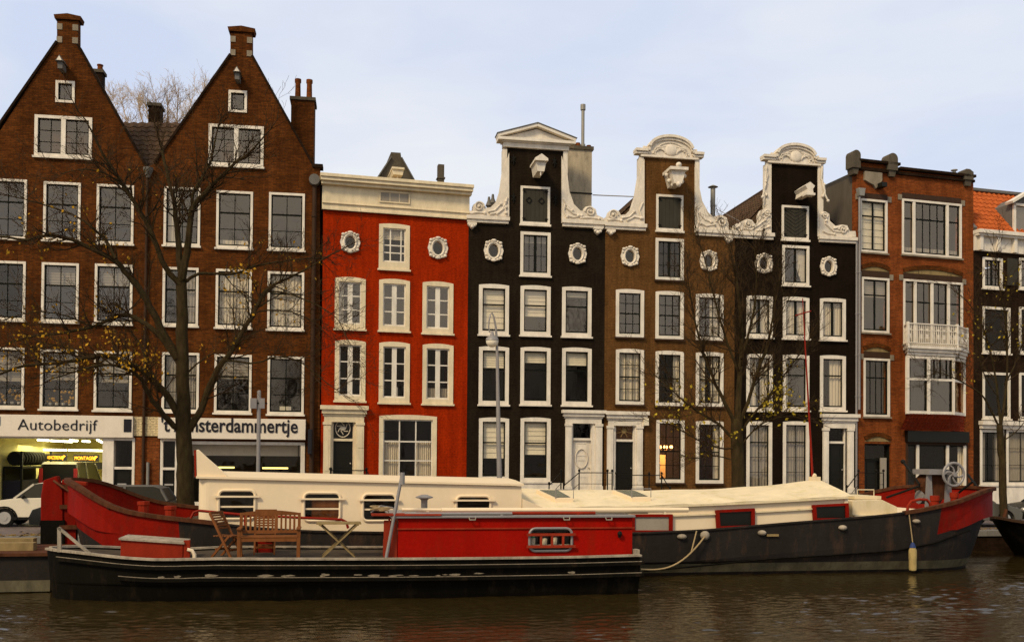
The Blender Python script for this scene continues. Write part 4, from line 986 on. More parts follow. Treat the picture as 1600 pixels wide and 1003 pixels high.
# ================= 5. second black house
H = House(X3, Y3, .176, 'canal_house', 'sooty black house with carved white gable scrolls and a black front door', 'house')
UR = H.at(1338, 700)[0]
K = dict(cw=.15, casing='white', sash='sash', sb=.05, arch=.04)
for r, c, g, kw in [((1166, 462, 1207, 527), ('sides', .4), 'glassbright', dict(cols=((.5, .11),))), ((1223, 464, 1264, 529), 'full', 'glassbright', dict(cols=((.5, .11),))), ((1281, 466, 1321, 531), 'full', 'glass', dict(cols=((.5, .11),))),
                ((1166, 553, 1207, 641), ('sides', .4), 'glassbright', dict(heavy=(.35,), cols=(.5,))), ((1223, 554, 1264, 641), ('left', .2), 'glassbright', dict(heavy=(.35,))), ((1281, 555, 1321, 641), ('right', .6), 'glass', dict(heavy=(.35,))),
                ((1166, 658, 1206, 766), 'full', 'glass', dict(heavy=(.28,), cols=(.5,), rows=(.52, .76))), ((1223, 658, 1264, 766), 'full', 'glass', dict(heavy=(.28,), cols=(.5,), rows=(.52, .76)))]:
    H.window(r, curtain=c, glass=g, cmat='curtgrey' if c == 'full' and r[1] > 600 else 'curtain', **dict(K, **kw))
H.window((1222, 384, 1264, 446), cw=.12, casing='white', sash='sash', cols=((.5, .11),), glass='glassbright', curtain=('swag', .42))
hatch((1221, 322, 1263, 375), chevron=True); H.oculus(1193, 412, 15, 17); H.oculus(1294, 417, 14, 16.5); hoist(H, 1248, 303, 25, 26, 2)
o, uc, zbnd, ztop = arch_top(1191, 1288, 1212, 1272, 226, (243, 249), 256, 260)
zs = H.at(1148, 366)[1]
nl, nr = H.at(1202, 300)[0], H.at(1281, 300)[0]
wall_out = [(0, -.1), (UR, -.1), (UR, zs - .2), (nr, zs - .2), (nr, zbnd + .1), (nl, zbnd + .1), (nl, zs - .2), (0, zs - .2)]
neck_border(1196, 1285.5, 8.5, 257, 370)
wing([(1204, 366), (1144, 364), (1144, 354), (1150, 350), (1156, 352), (1159, 346), (1166, 343), (1174, 345), (1178, 351), (1186, 346), (1186, 335), (1190, 328), (1200, 328), (1204, 335)],
     [[(1194, 265), (1198, 275), (1195, 285)], [(1195, 288), (1192, 298), (1196, 306)], [(1196, 262), (1194, 290), (1190, 309)], [(1192, 332), (1188, 338), (1194, 343), (1200, 338)], [(1160, 358), (1172, 360), (1185, 352), (1194, 345)], [(1163, 350), (1170, 347), (1175, 354)], [(1180, 362), (1190, 360), (1200, 355)], [(1147, 358), (1153, 354), (1157, 360)]],
     [(1168, 352, 6.5, 1, 0), (1197, 334, 5, 1, 0)], (1144, 364, 1208, 374), None, False)
wing([(1279, 371), (1279, 335), (1285, 331), (1294, 335), (1295, 346), (1304, 354), (1312, 352), (1322, 353), (1326, 362), (1335, 362), (1336, 371)],
     [[(1283, 262), (1281, 280), (1286, 290)], [(1283, 285), (1287, 300), (1284, 308)], [(1285, 290), (1287, 305), (1292, 315)], [(1283, 336), (1290, 338), (1289, 346)], [(1288, 350), (1300, 362), (1315, 364)], [(1300, 358), (1312, 356), (1322, 360)], [(1284, 362), (1292, 366), (1302, 367)]],
     [(1315, 360, 6.5, -1, PI), (1287, 338, 5, -1, PI)], (1278, 371, 1337, 380), None, True)
p, d, zb = portal((1281, 647, 1339.5, 659), (1285, 1293), (1323, 1332), (1295, 664, 1320, 768), 691, 'white', bot=770)
stoop(H, H.at(1287, 700)[0], UR - .02, zb, 1.0)
railing(H, [(H.at(1300, 700)[0], -1.3, zb - .7), (H.at(1318, 700)[0], -1.3, zb), (H.at(1345, 700)[0], -1.3, zb), (H.at(1356, 700)[0], -1.3, zb)], .95)
gable_roof(H, .05, UR - .05, zs - .1, uc, H.at(1244, 268)[1], .36, 9)
downpipe(H, 1337, 376, 770, 'silver', .05)
H.interior(.02, UR - .02, 0, zs - .3, [H.at(1243, y)[1] for y in (649, 546, 455)], 4)
body(H, 0, UR, zs - .25, 9.5, 'brickdk')
H.wall(wall_out, 'brickblk2')

# ================= 6. orange brick house with bay
H = House(X4, Y4, .29, 'brick_house', 'orange brick house with stone parapet caps and a white bay window under a balcony', 'house')
UR = H.at(1521, 700)[0]
zt1 = H.at(1365, 252)[1]; zt2 = H.at(1455, 270)[1]; zp = max(zt1, zt2)
zt = H.at(1345, 250)[1]
tall = H.at(1403, 250)[0]
zr_ = H.at(1505, 274)[1]
def lint(r, mat='darkwood', rise=0, stone=True):
    u0, z0, u1, z1 = H.rect(r); b = MB(); b.box(u0 + .0, u1, -.03, -.002, z0, z1); l = b.build('lintel', mat, H.root)
    if stone:
        b = MB(); b.box(u0 - .22, u0 - .01, -.035, -.002, z0 - .1, z0 + .16); b.box(u1 + .01, u1 + .22, -.035, -.002, z0 - .1, z0 + .16); b.each('impost_stone', 'stone', l)
    return l
T = dict(cw=.1, casing='white', sash='sash', sb=.06)
H.window((1343, 312, 1386, 395), curtain=('blind', .97), cmat='blind', cols=((.5, .08),), heavy=(.3,), glass='glass', sillmat='stone', **T)
H.window((1346, 434, 1389, 520), curtain=('blind', .33), cmat='curtgrey', cols=((.5, .08),), heavy=(.3,), glass='glassbright', sillmat='stone', **T)
H.window((1349, 560, 1390, 651), cols=(.25, .5, .75), heavy=(.32,), glass='glass', sillmat='stone', **T)
lint((1343, 303, 1386, 311)); lint((1346, 424, 1389, 433)); lint((1349, 550, 1390, 559))
# arches over the lower windows
def arch_band(r, mat='brickdk'):
    u0, z0, u1, z1 = H.rect(r); n = 10; b = MB(); P = []
    for i in range(n + 1): t = i / n; P.append((u0 + (u1 - u0) * t, z0 + (z1 - z0) * (1 - (2 * t - 1) ** 2)))
    b.prism([(u0, z0 - .02), (u1, z0 - .02)] + P[::-1], -.018, -.002); a = b.build('relieving_arch', 'palewood', H.root)
    b = MB()
    for p_, q_ in zip(P[:-1], P[1:]): b.bar((p_[0], -.03, p_[1] + .1), (q_[0], -.03, q_[1] + .1), .06, .2)
    b.build('arch_bricks', 'brickL', a)
arch_band((1346, 417, 1389, 423)); arch_band((1411, 422, 1503, 429)); arch_band((1349, 543, 1390, 549)); arch_band((1351, 682, 1391, 689))
lint((1409, 306, 1501, 314)); lint((1411, 430, 1503, 438))
def triple(r, opens=()):
    u0, z0, u1, z1 = H.rect(r); W_ = u1 - u0
    return H.window(r, cols=((.215, .1), (.745, .1), .35, .48, .61, .88 if False else .48), heavy=(.33,), glass='glassbright', sillmat='stone', curtain=('low', .12), cmat='curtgrey', **T)
def white_posts(r, fr, z=None):
    u0, z0, u1, z1 = H.rect(r); b = MB()
    for t in fr: x = u0 + (u1 - u0) * t; b.box(x - .07, x + .07, -.03, .034, z0 + .08, z1 - .08)
    return b.each('mullion', 'white', H.root)
triple((1409, 315, 1502, 401)); white_posts((1409, 315, 1502, 401), (.2, .76))
triple((1411, 439, 1504, 540)); white_posts((1411, 439, 1504, 540), (.2, .48, .76))
# bay window
c0, zb0 = H.at(1416, 647); c1, zb1 = H.at(1504, 557); bay = .75
fl = [(c0, 0), (c0 + .45, -bay), (c1 - .45, -bay), (c1, 0)]
fl = [(H.at(1416, 600)[0], 0.0), (H.at(1418, 600, -bay)[0] + .0, -bay), (H.at(1489, 600, -bay)[0], -bay), (H.at(1506, 600)[0], 0.0)]
zb0 = H.at(1450, 647, -bay)[1]; zb1 = H.at(1450, 557, -bay)[1]
b = MB(); bayroot = None
def facebar(b, p, q, z0, z1, t0=-.05, t1=.05):
    d = Vector((q[0] - p[0], q[1] - p[1])).normalized(); n = Vector((-d.y, d.x)) * .05
    b.hexa([(p[0] - n.x, p[1] - n.y, z0), (q[0] - n.x, q[1] - n.y, z0), (q[0] + n.x, q[1] + n.y, z0), (p[0] + n.x, p[1] + n.y, z0), (p[0] - n.x, p[1] - n.y, z1), (q[0] - n.x, q[1] - n.y, z1), (q[0] + n.x, q[1] + n.y, z1), (p[0] + n.x, p[1] + n.y, z1)])
zm = zb0 + (zb1 - zb0) * .6
for i in range(3):
    p, q_ = fl[i], fl[i + 1]
    facebar(b, p, q_, zb0, zb0 + .14); facebar(b, p, q_, zb1 - .12, zb1); facebar(b, p, q_, zm - .05, zm + .05)
for x, y in fl: b.box(x - .06, x + .06, y - .06, y + .06, zb0 - .003, zb1 + .003)
p, q_ = fl[1], fl[2]; xm = p[0] + (q_[0] - p[0]) * .45; b.box(xm - .08, xm + .08, -bay - .06, -bay + .06, zb0, zb1)
by = b.build('bay_window', 'white', H.root)
b = MB(); sb_ = MB()
for i in range(3):
    p, q_ = fl[i], fl[i + 1]; b.quad((p[0], p[1] + .03, zb0), (q_[0], q_[1] + .03, zb0), (q_[0], q_[1] + .03, zb1), (p[0], p[1] + .03, zb1))
for x in (fl[1][0] + .11, xm - .12, xm + .12, fl[2][0] - .11): sb_.box(x - .03, x + .03, -bay - .02, -bay + .04, zb0 + .14, zb1 - .12)
for k in (.25, .5, .75): x = xm + (fl[2][0] - xm) * k; sb_.box(x - .015, x + .015, -bay - .015, -bay + .02, zm, zb1 - .12)
b.build('pane', 'glassbright', by); sb_.build('sash', 'sash', by)
# balcony slab and railing, hung tiles
e = [(fl[0][0] - .12, 0), (fl[1][0] - .15, -bay - .2), (fl[2][0] + .18, -bay - .2), (fl[3][0] + .25, 0)]
zs0 = H.at(1455, 556, -bay)[1]; zs1 = H.at(1455, 541, -bay - .2)[1]
def slab(b, e, g, z0, z1):
    P = [(e[0][0] - g, e[0][1]), (e[1][0] - g * .7, e[1][1] - g), (e[2][0] + g * .7, e[2][1] - g), (e[3][0] + g, e[3][1])]
    b.prism(P, z0, z1, axis='z')
b = MB(); hz = (zs1 - zs0); slab(b, e, -.12, zs0, zs0 + hz * .35); slab(b, e, -.03, zs0 + hz * .352, zs0 + hz * .7); slab(b, e, .06, zs0 + hz * .702, zs1)
bl = b.build('balcony', 'white', H.root)
zr1 = H.at(1455, 507, -bay)[1]; b = MB()
e2 = [(e[0][0] + .0, -.05), (e[1][0] + .05, e[1][1] + .05), (e[2][0] - .08, e[2][1] + .05), (e[3][0] - .1, -.05)]
for i in range(3):
    p, q_ = e2[i], e2[i + 1]; n = 26 if i == 1 else 8
    facebar(b, p, q_, zr1 - .05, zr1); facebar(b, p, q_, zs1 + .12, zs1 + .16); b.tube([(p[0], p[1], (zs1 + zr1) / 2 + .2), (q_[0], q_[1], (zs1 + zr1) / 2 + .2)], .018, 4)
    for k in range(n + 1):
        t = k / n; x, y = p[0] + (q_[0] - p[0]) * t, p[1] + (q_[1] - p[1]) * t
        b.box(x - .014, x + .014, y - .014, y + .014, zs1 + .0, zr1 - .02)
        if k % 3 == 1: b.box(x - .05, x + .05, y - .012, y + .012, zs1 + .35, zs1 + .55); b.box(x - .05, x + .05, y - .012, y + .012, zs1 + .7, zs1 + .8)
for x, y in e2: b.box(x - .045, x + .045, y - .045, y + .045, zs1 - .0, zr1 + .05)
b.build('balcony_railing', 'white', bl)
zk = H.at(1455, 672, -.2)[1]; b = MB(); gk = [(fl[0][0] + .0, -.02), (fl[1][0] + .05, -.25), (fl[2][0] - .05, -.25), (fl[3][0], -.02)]
for i in range(3):
    p, q_ = gk[i], gk[i + 1]; p2, q2 = fl[i], fl[i + 1]
    tile_surface(b, (p[0], p[1], zk), (q_[0], q_[1], zk), (p2[0], p2[1] - .05, zb0), (q2[0], q2[1] - .05, zb0), tile=.17, row=.17, amp=.012)
    b.quad((p[0], p[1] + .06, zk), (q_[0], q_[1] + .06, zk), (q2[0], q2[1], zb0), (p2[0], p2[1], zb0))
b.build('hung_tiles', 'tilered', H.root)
u0, z0, u1, z1 = H.rect((1414, 674, 1510, 691)); b = MB(); b.box(u0, u1, -.2, -.002, z0, z1); b.build('lintel', 'blackpaint', H.root)
# openings: bay hole, ground floor shopfront, door recess
H.hole(fl[0][0] + .1, zb0 + .1, fl[3][0] - .1, zb1 - .1)
H.window((1415, 692, 1512, 800), curtain=('right', .1), cols=((.17, .09), (.68, .09)), glass='glassdim', sill=False, **dict(T, casing='darkwood'))
white_posts((1415, 692, 1512, 800), (.19, .67, .95))
doorset((1350, 692, 1393, 790), 718, frame='sash', door='blackpaint', mail=False, bot=.4, y=.16)
u, z = H.at(1381, 742); b = MB(); b.box(u - .16, u + .16, .02, .08, z - 1.1, z + .8); b.build('letterbox_panel', 'curtgrey', H.root)
# parapet
b = MB(); ua = H.at(1343, 300)[0]
b.box(.0, tall, -.12, .3, zt - .5, zt - .35); b.box(.0, tall, -.2, .36, zt - .12, zt); b.box(tall, UR, -.12, .3, zr_ - .32, zr_ - .2); b.box(tall, UR, -.2, .36, zr_ - .1, zr_ + .02)
cp = b.build('parapet_coping', 'brickdk', H.root)
def capstone(x0, x1, yt, yb, round_=True, dbl=0):
    u0, z0 = H.at(x0, yb, -.1); u1, z1 = H.at(x1, yt, -.1); m_ = (u0 + u1) / 2; w_ = (u1 - u0) / 2
    if round_: P = [(u0, z0), (u1, z0), (u1, z1 - w_)] + [(m_ + w_ * math.cos(PI * i / 10), z1 - w_ + w_ * math.sin(PI * i / 10)) for i in range(1, 10)] + [(u0, z1 - w_)]
    else: P = [(u0, z0), (u1, z0), (u1, z1 - .12), (m_ + w_ * .2, z1), (m_ - w_ * .6, z1), (u0, z1 - .1)]
    b = MB(); b.prism(P, -.2, .32); b.prism([(u0 + .12, z0 - .28), (u1 - .12, z0 - .28), (u1 - .06, z0 - .002), (u0 + .06, z0 - .002)], -.14, .3)
    b.build('parapet_cap', 'darkstone', H.root)
capstone(1330, 1343, 236, 262); capstone(1386, 1401, 241, 266); capstone(1505, 1519, 266, 281, False)
u0, z0, u1, z1 = H.rect((1349, 270, 1376, 292)); b = MB(); b.prism([(u0, z0 + .25), (u0 + .5, z0 + .05), (u0 + .6, z0 - .1), (u1 - .0, z0 + .3), (u1, z1), (u0, z1)], -.12, -.002); b.build('stone_corbel', 'stone', H.root)
u, z = H.at(1372, 292); b = MB(); b.box(u - .12, u + .16, -.45, 0, z - .1, z + .1); b.build('hoist_beam', 'blackpaint', H.root)
b = MB(); u0, _ = H.at(1320, 300, .4)
side0 = H.f
downpipe(H, 1341, 300, 640, 'silver', .06, -.1)
b = MB(); u, z = H.at(1342, 296); b.prism([(u - .12, z - .35), (u + .12, z - .35), (u + .18, z), (u - .18, z)], -.25, -.02); b.build('rain_hopper', 'zinc', H.root)
H.interior(.02, UR - .02, 0, zr_ - .5, [H.at(1455, y)[1] for y in (682, 548, 410)], 3.5)
body(H, .0, UR, zr_ - .3, 11, 'slate')
b = MB(); b.box(.2, UR - .2, .36, 10.8, zr_ - .6, zr_ - .4); b.build('roof', 'lead', H.root)
b = MB(); u, z = H.at(1491, 267, 1.5); b.tube([(u, 1.5, z - .6), (u, 1.5, z)], .08, 8); b.lathe((u, 1.5, z), [(.16, 0), (.16, .04)], 10); b.build('roof_vent', 'zinc', H.root)
H.wall([(0, -.1), (UR, -.1), (UR, zr_), (tall, zr_), (tall, zt - .001), (0, zt - .001)], 'brickR')

# ================= 7. dark house with orange tiles, cut by the frame
H = House(X5, Y5, .29, 'canal_house', 'dark brown house with an orange tiled roof and dormer, cut by the right frame edge', 'house')
UR = H.at(1690, 700)[0]
zc = H.at(1560, 395)[1]; zg = H.at(1560, 364)[1]
b = MB(); b.box(.0, UR, -.12, -.0, zc, zg - .2); b.box(-.02, UR, -.45, .1, zg - .18, zg); b.box(.0, UR, -.35, 0, zg - .28, zg - .182)
for i in range(9): x = .15 + i * 1.0; b.box(x, x + .18, -.3, -.121, zc + .0, zg - .282)
b.build('cornice', 'white', H.root, bevel=.01)
b = MB(); ya = 2.6; za = H.at(1560, 303, ya)[1]; tile_surface(b, (.12, .1, zg + .02), (UR, .1, zg + .02), (.12, ya, za), (UR, ya, za), tile=.3, row=.34, amp=.04)
b.box(.1, UR, ya, ya + .3, zg - 1, za + .02); b.build('roof', 'tileor', H.root)
b = MB(); b.bar((.1, .0, zg + .1), (.1, ya, za + .08), .2, .14); b.bar((.1, ya, za + .08), (UR, ya, za + .08), .25, .14); b.build('ridge', 'lead', H.root)
du0 = H.at(1583, 350, .3)[0]; dz1 = H.at(1590, 318, .3)[1]; b = MB(); b.box(du0, du0 + .14, .25, .35, zg, dz1); b.box(du0 + 1.6, du0 + 1.74, .25, .35, zg, dz1); b.box(du0, du0 + 1.74, .25, .35, dz1 - .12, dz1)
pk = du0 + .87; b.bar((du0 - .25, .3, dz1 - .02), (pk, .3, dz1 + .62), .5, .12); b.bar((pk, .3, dz1 + .62), (du0 + 2.0, .3, dz1 - .02), .5, .12)
dm = b.build('dormer', 'white', H.root); b = MB(); b.prism([(du0, zg), (du0 + 1.74, zg), (du0 + 1.74, dz1), (pk, dz1 + .5), (du0, dz1)], .4, ya); b.build('dormer_side', 'lead', dm)
MB().quad((du0 + .14, .36, zg), (du0 + 1.6, .36, zg), (du0 + 1.6, .36, dz1 - .12), (du0 + .14, .36, dz1 - .12)).build('pane', 'glassbright', dm)
Q = dict(cw=.12, casing='white', sash='sash', sb=.05)
H.window((1535, 403, 1566, 451), cols=((.5, .1), .25, .75), rows=(.35, .68), glass='glassbright', **Q)
u0, z0, u1, z1 = H.rect((1580, 405, 1597, 447)); b = MB(); b.box(u0 - .28, u0 + .32, -.08, -.02, z0, z1); b.build('shutter', 'hatchgrey', H.root)
H.window((1592, 405, 1640, 453), cols=((.5, .1),), glass='glassbright', **Q)
for y0_, y1_ in ((480, 552), (582, 654)):
    H.window((1535, y0_, 1578, y1_), glass='glassdim', **Q); H.window((1592, y0_ + 1, 1636, y1_ + 1), glass='glassdim', **Q)
u0, z0, u1, z1 = H.rect((1529, 659, 1680, 671)); b = MB(); b.box(u0, u1, -.3, -.0, z0 + (z1 - z0) * .5, z1); b.box(u0 + .05, u1, -.18, 0, z0 - .0, z0 + (z1 - z0) * .498); b.build('shop_cornice', 'white', H.root)
for r in ((1531, 671, 1568, 800), (1572, 671, 1640, 800)):
    u0, z0, u1, z1 = H.rect(r); zb = H.at((r[0] + r[2]) / 2, 757)[1]
    H.window((-999, u0, zb, u1, z1 - .01), cols=(.33, .66), rows=(.33, .66), glass='glassdim', curtain=('sides', .3) if r[0] < 1540 else 'full', cmat='curtgrey', **Q)
    b = MB(); b.box(u0, u1, -.06, -.002, -.05, zb - .09); b.build('plinth', 'white', H.root)
H.interior(.02, UR - .02, 0, zc, [H.at(1560, y)[1] for y in (664, 565, 468)], 3.5)
body(H, 0, UR, zg - .3, 10, 'brickdk')
H.wall([(0, -.1), (UR, -.1), (UR, zg - .2), (0, zg - .2)], 'brickdk')

# ================= boats
class Hull:
    def __init__(s, fr, px_stern, px_bow, y_stern, y_bow, B, sheer_px, ls, lb, rs, rb, pw=2.2, x1=None):
        s.f = fr; s.B = B; s.x0 = fr.at(px_stern, y_stern)[0]; s.x1 = fr.at(px_bow, y_bow)[0] if x1 is None else x1; s.ls, s.lb, s.rs, s.rb, s.pw = ls, lb, rs, rb, pw
        T = []
        for px, py in sheer_px:
            x = fr.at(px, py, -B / 2)[0]
            for _ in range(12): x = .5 * x + .5 * fr.at(px, py, -s.hb(x))[0]
            T.append((x, fr.at(px, py, -s.hb(x))[1]))
        s.T = sorted(T)
    def hb(s, x):
        L = s.B / 2
        if s.ls and x < s.x0 + s.ls: t = max(0, min(1, (s.x0 + s.ls - x) / s.ls)); L *= max(.03, (1 - t ** s.pw) ** (1 / 1.8))
        if s.lb and x > s.x1 - s.lb: t = max(0, min(1, (x - s.x1 + s.lb) / s.lb)); L *= max(.03, (1 - t ** s.pw) ** (1 / 1.8))
        return L
    def zs(s, x):
        return (s.z1(x - .55) + s.z1(x - .25) + s.z1(x) * 2 + s.z1(x + .25) + s.z1(x + .55)) / 6
    def z1(s, x):
        T = s.T
        if x <= T[0][0]: return T[0][1]
        for (a, za), (c, zc) in zip(T[:-1], T[1:]):
            if x <= c: t = (x - a) / (c - a + 1e-9); return za + (zc - za) * t
        return T[-1][1]
    def xs(s, n=80):
        X = []
        for i in range(n + 1):
            t = i / n; X.append(s.x0 + (s.x1 - s.x0) * (t - .45 * math.sin(4 * PI * t) / (4 * PI) if False else .5 - .5 * math.cos(PI * (t * .86 + .07)) ) )
        a, c = X[0], X[-1]; return [s.x0 + (x - a) / (c - a) * (s.x1 - s.x0) for x in X]
    def build(s, root, mats, redbow=None, redstern=None, band=.75, deckdrop=None, wl=True, inner='hullred'):
        b = MB(); X = s.xs(); rows = []
        for x in X:
            z = s.zs(x); h = s.hb(x); bd = z - (band + (.35 if (s.rs and x < s.x0 + 5) else 0))
            bd = max(bd, .36); zz_ = [z, (z + bd) / 2, bd, .30 + (bd - .30) * .5, .30, .07, -.15, -.6]
            fy = [1, .995, .985, .975, .95, .9, .84, .5]; ring = []
            wb = max(0, min(1, (x - (s.x1 - s.lb * 1.3)) / (s.lb * 1.3))) if s.lb else 0; ws = max(0, min(1, ((s.x0 + s.ls * 1.3) - x) / (s.ls * 1.3))) if s.ls else 0
            for zq, k in zip(zz_, fy):
                d = 1 - max(0, zq) / z; ring.append((x - s.rb * d * wb ** 1.5 + s.rs * d * ws ** 1.5, h * k, zq))
            rows.append(ring)
        for sg in (-1, 1):
            for i in range(len(X) - 1):
                for j in range(7):
                    xm = (X[i] + X[i + 1]) / 2
                    b.m = 0
                    if j < 2 and ((redbow is not None and xm > redbow) or (redstern is not None and xm < redstern)): b.m = 1
                    elif j == 4 and wl: b.m = 2
                    P = [rows[i][j], rows[i + 1][j], rows[i + 1][j + 1], rows[i][j + 1]]
                    b.quad(*[(p[0], p[1] * sg, p[2]) for p in P])
        for k, e in ((0, rows[0]), (1, rows[-1])):   # close the ends
            for j in range(7): b.quad((e[j][0], -e[j][1], e[j][2]), (e[j][0], e[j][1], e[j][2]), (e[j + 1][0], e[j + 1][1], e[j + 1][2]), (e[j + 1][0], -e[j + 1][1], e[j + 1][2]))
        b.m = 0
        bm_o = b.build('hull', mats, root, smooth=True)
        # inner bulwark and deck
        dz = deckdrop or (lambda x: .06)
        b = MB(); 
        for i in range(len(X) - 1):
            for sg in (-1, 1):
                b.m = 0
                q_ = []
                for x in (X[i], X[i + 1]): h = max(.01, s.hb(x) - .05); q_.append(((x, h * sg, s.zs(x)), (x, h * sg, s.zs(x) - dz(x))))
                b.quad(q_[0][0], q_[1][0], q_[1][1], q_[0][1])
            b.m = 1; xa, xb = X[i], X[i + 1]; ha, hb_ = max(.01, s.hb(xa) - .05), max(.01, s.hb(xb) - .05)
            b.quad((xa, -ha, s.zs(xa) - dz(xa)), (xb, -hb_, s.zs(xb) - dz(xb)), (xb, hb_, s.zs(xb) - dz(xb)), (xa, ha, s.zs(xa) - dz(xa)))
        b.build('deck', [inner, 'deckgrey'], root)
        return bm_o
    def edge(s, x0, x1, off=.0, dz=.0, n=60, sg=-1, dx=0):
        return [(x0 + (x1 - x0) * i / n, sg * (s.hb(x0 + (x1 - x0) * i / n) + off), s.zs(x0 + (x1 - x0) * i / n) + dz) for i in range(n + 1)]
    def ring(s, off=0, dz=0):
        X = s.xs(90); return [(x, -(s.hb(x) + off), s.zs(x) + dz) for x in X] + [(x, (s.hb(x) + off), s.zs(x) + dz) for x in X[::-1]]

BF = canal_frame(25.5)
HB = thing('houseboat', 'long dark slate houseboat with red bow and stern, white cabin and cream ridged roof', 'houseboat', BF)
hu = Hull(BF, 108, 1531, 750, 757, 5.0, [(110, 750), (125, 762), (143, 777), (167, 791), (199, 802), (258, 810), (318, 816), (400, 826), (480, 831), (600, 833), (1000, 834), (1105, 829), (1230, 818), (1325, 811), (1400, 804), (1430, 800), (1463, 793), (1492, 786), (1520, 777), (1534, 766)], 3.6, 4.0, .5, .95, pw=2.6)
xr = BF.at(1463, 800, -2.3)[0]; xrs = BF.at(272, 810, -2.3)[0]
def dd(x):
    a = BF.at(1400, 800, -2.4)[0]; c = BF.at(300, 800, -2.4)[0]
    if x > a: return min(.75, .06 + (x - a) * .4)
    if x < c: return min(.75, .06 + (c - x) * .3)
    return .06
hu.build(HB, ['hull', 'hullred', 'waterline'], xr, xrs, .75, dd)
R_ = hu.ring(-.01, .02); b = MB()
xg0, xg1 = BF.at(330, 810, -2.4)[0], BF.at(1400, 800, -2.4)[0]
gcs = {k: MB() for k in ('stern', 'bow', 'near', 'far')}
for i in range(len(R_) - 1):
    x_ = R_[i][0]; mid_ = xg0 < x_ < xg1; k_ = ('near' if R_[i][1] < 0 else 'far') if mid_ else ('stern' if x_ <= xg0 else 'bow')
    gcs[k_].bar(R_[i], R_[i + 1], .1 if mid_ else .15, .04 if mid_ else .09)
gcs['stern'].bar(R_[-1], R_[0], .15, .09)
for k_, g_ in gcs.items(): g_.build('gunwale_cap' if k_ in ('stern', 'bow') else 'deck_edge', 'rust' if k_ in ('stern', 'bow') else 'hull', HB)
b = MB(); P = []
for px, py in ((1005, 892), (1080, 885), (1200, 873), (1300, 867), (1400, 860), (1460, 848), (1515, 828)):
    x, z = BF.at(px, py, -2.5)
    for _ in range(10): x, z = BF.at(px, py, -hu.hb(x) * .99)
    P.append((x, -hu.hb(x) * .985 - .02, z))
b.tube(P, .022, 5); b.build('rubbing_strake', 'bargeblk', HB)
# rudder, stern post and tiller
rp = BF.f if False else None
P = [BF.at(a, c) for a, c in ((66, 858), (66, 775), (70, 750), (91, 743), (94, 752), (100, 760), (103, 858))]
P[0] = (P[0][0], -.3); P[-1] = (P[-1][0], -.3)
MB().prism(P, -.14, .14).build('rudder', 'hullred', HB, bevel=.03)
P2 = [BF.at(a, c) for a, c in ((66.2, 858), (66.2, 812), (103.5, 812), (103.5, 858))]; P2[0] = (P2[0][0], -.3); P2[-1] = (P2[-1][0], -.3)
MB().prism(P2, -.155, .155).build('rudder_foot', 'bargeblk', HB)
b = MB(); a = BF.at(109, 757); c = BF.at(111, 870); b.bar((a[0], 0, a[1] + .1), (c[0], 0, -.2), .3, .2); b.build('stern_post', 'hullred', HB)
b = MB()
for k in range(4): z = .6 + k * .5; x = BF.at(104, 800)[0]; b.box(x - .12, x + .3, -.17, .17, z, z + .1)
b.each('rudder_hinge', 'rust', HB)
b = MB(); a = BF.at(98, 752); c = BF.at(138, 757); b.bar((a[0], 0, a[1]), (c[0], -.1, c[1] + .02), .12, .1); b.build('tiller', 'orange', HB, bevel=.02)
b = MB(); P = []
a, c = BF.at(84, 751, -.2), BF.at(170, 795, -2.2)
b.tube([(a[0], -.2, a[1]), ((a[0] + c[0]) / 2, -1.0, (a[1] + c[1]) / 2 - .15), (c[0], -2.1, c[1])], .03, 5); b.build('steering_chain', 'rust', HB)
for r in ((217, 783, 231, 806), (258, 790, 274, 809)):
    u0, z0, u1, z1 = BF.rect(r, -1.9); x = (u0 + u1) / 2; b = MB(); b.lathe((x, -1.9, z0 - .4), [(.12, 0), (.12, z1 - z0 + .3), (.14, z1 - z0 + .32), (.14, z1 - z0 + .4)], 10); b.build('bollard', 'orange', HB)
# aft cabin
CY = 2.1
c0, zt0 = BF.at(309, 745, -CY); c1, zt1 = BF.at(815, 757, -CY); zb_ = hu.zs(c1 - 3) - .1
zt = (zt0 + zt1) / 2
def rrect(x0, z0, x1, z1, r, n=4):
    P = []
    for cx, cz, a in ((x1 - r, z0 + r, -PI / 2), (x1 - r, z1 - r, 0), (x0 + r, z1 - r, PI / 2), (x0 + r, z0 + r, PI)):
        for i in range(n + 1): t = a + PI / 2 * i / n; P.append((cx + r * math.cos(t), cz + r * math.sin(t)))
    return P
cw = [(343, 767, 397, 809), (476, 771, 530, 812), (568, 773, 617, 812), (714, 776, 765, 803)]
holes = []
for r in cw: u0, z0, u1, z1 = BF.rect(r, -CY); holes.append(rrect(u0, z0, u1, z1, .1))
b = MB(); b.prism([(c0 + .25, zb_ + .0), (c1, zb_), (c1, zt1 - .04), (c0 + .25, zt0 - .04)], -CY, -CY + .08, holes)
n = 6; 
for i in range(n):
    a0, a1 = PI / 2 * i / n, PI / 2 * (i + 1) / n
    p = [(c0 + .25 - .25 * math.sin(a), -CY + .25 - .25 * math.cos(a)) for a in (a0, a1)]
    b.quad((p[0][0], p[0][1], zb_), (p[1][0], p[1][1], zb_), (p[1][0], p[1][1], zt0 - .04), (p[0][0], p[0][1], zt0 - .04))
b.box(c0, c0 + .08, -CY + .25, CY, zb_, zt0 - .04); b.box(c1 - .08, c1 - .002, -CY + .081, CY, zb_, zt1 - .05); b.box(c0 + .1, c1, CY - .08, CY, zb_, zt0 - .06)
cb = b.build('cabin', 'boatwhite', HB, smooth=True)
b = MB(); pr = [(-CY - .07, 0), (-CY - .07, .05), (-CY * .5, .12), (0, .15), (CY * .5, .12), (CY + .07, .05), (CY + .07, 0)]
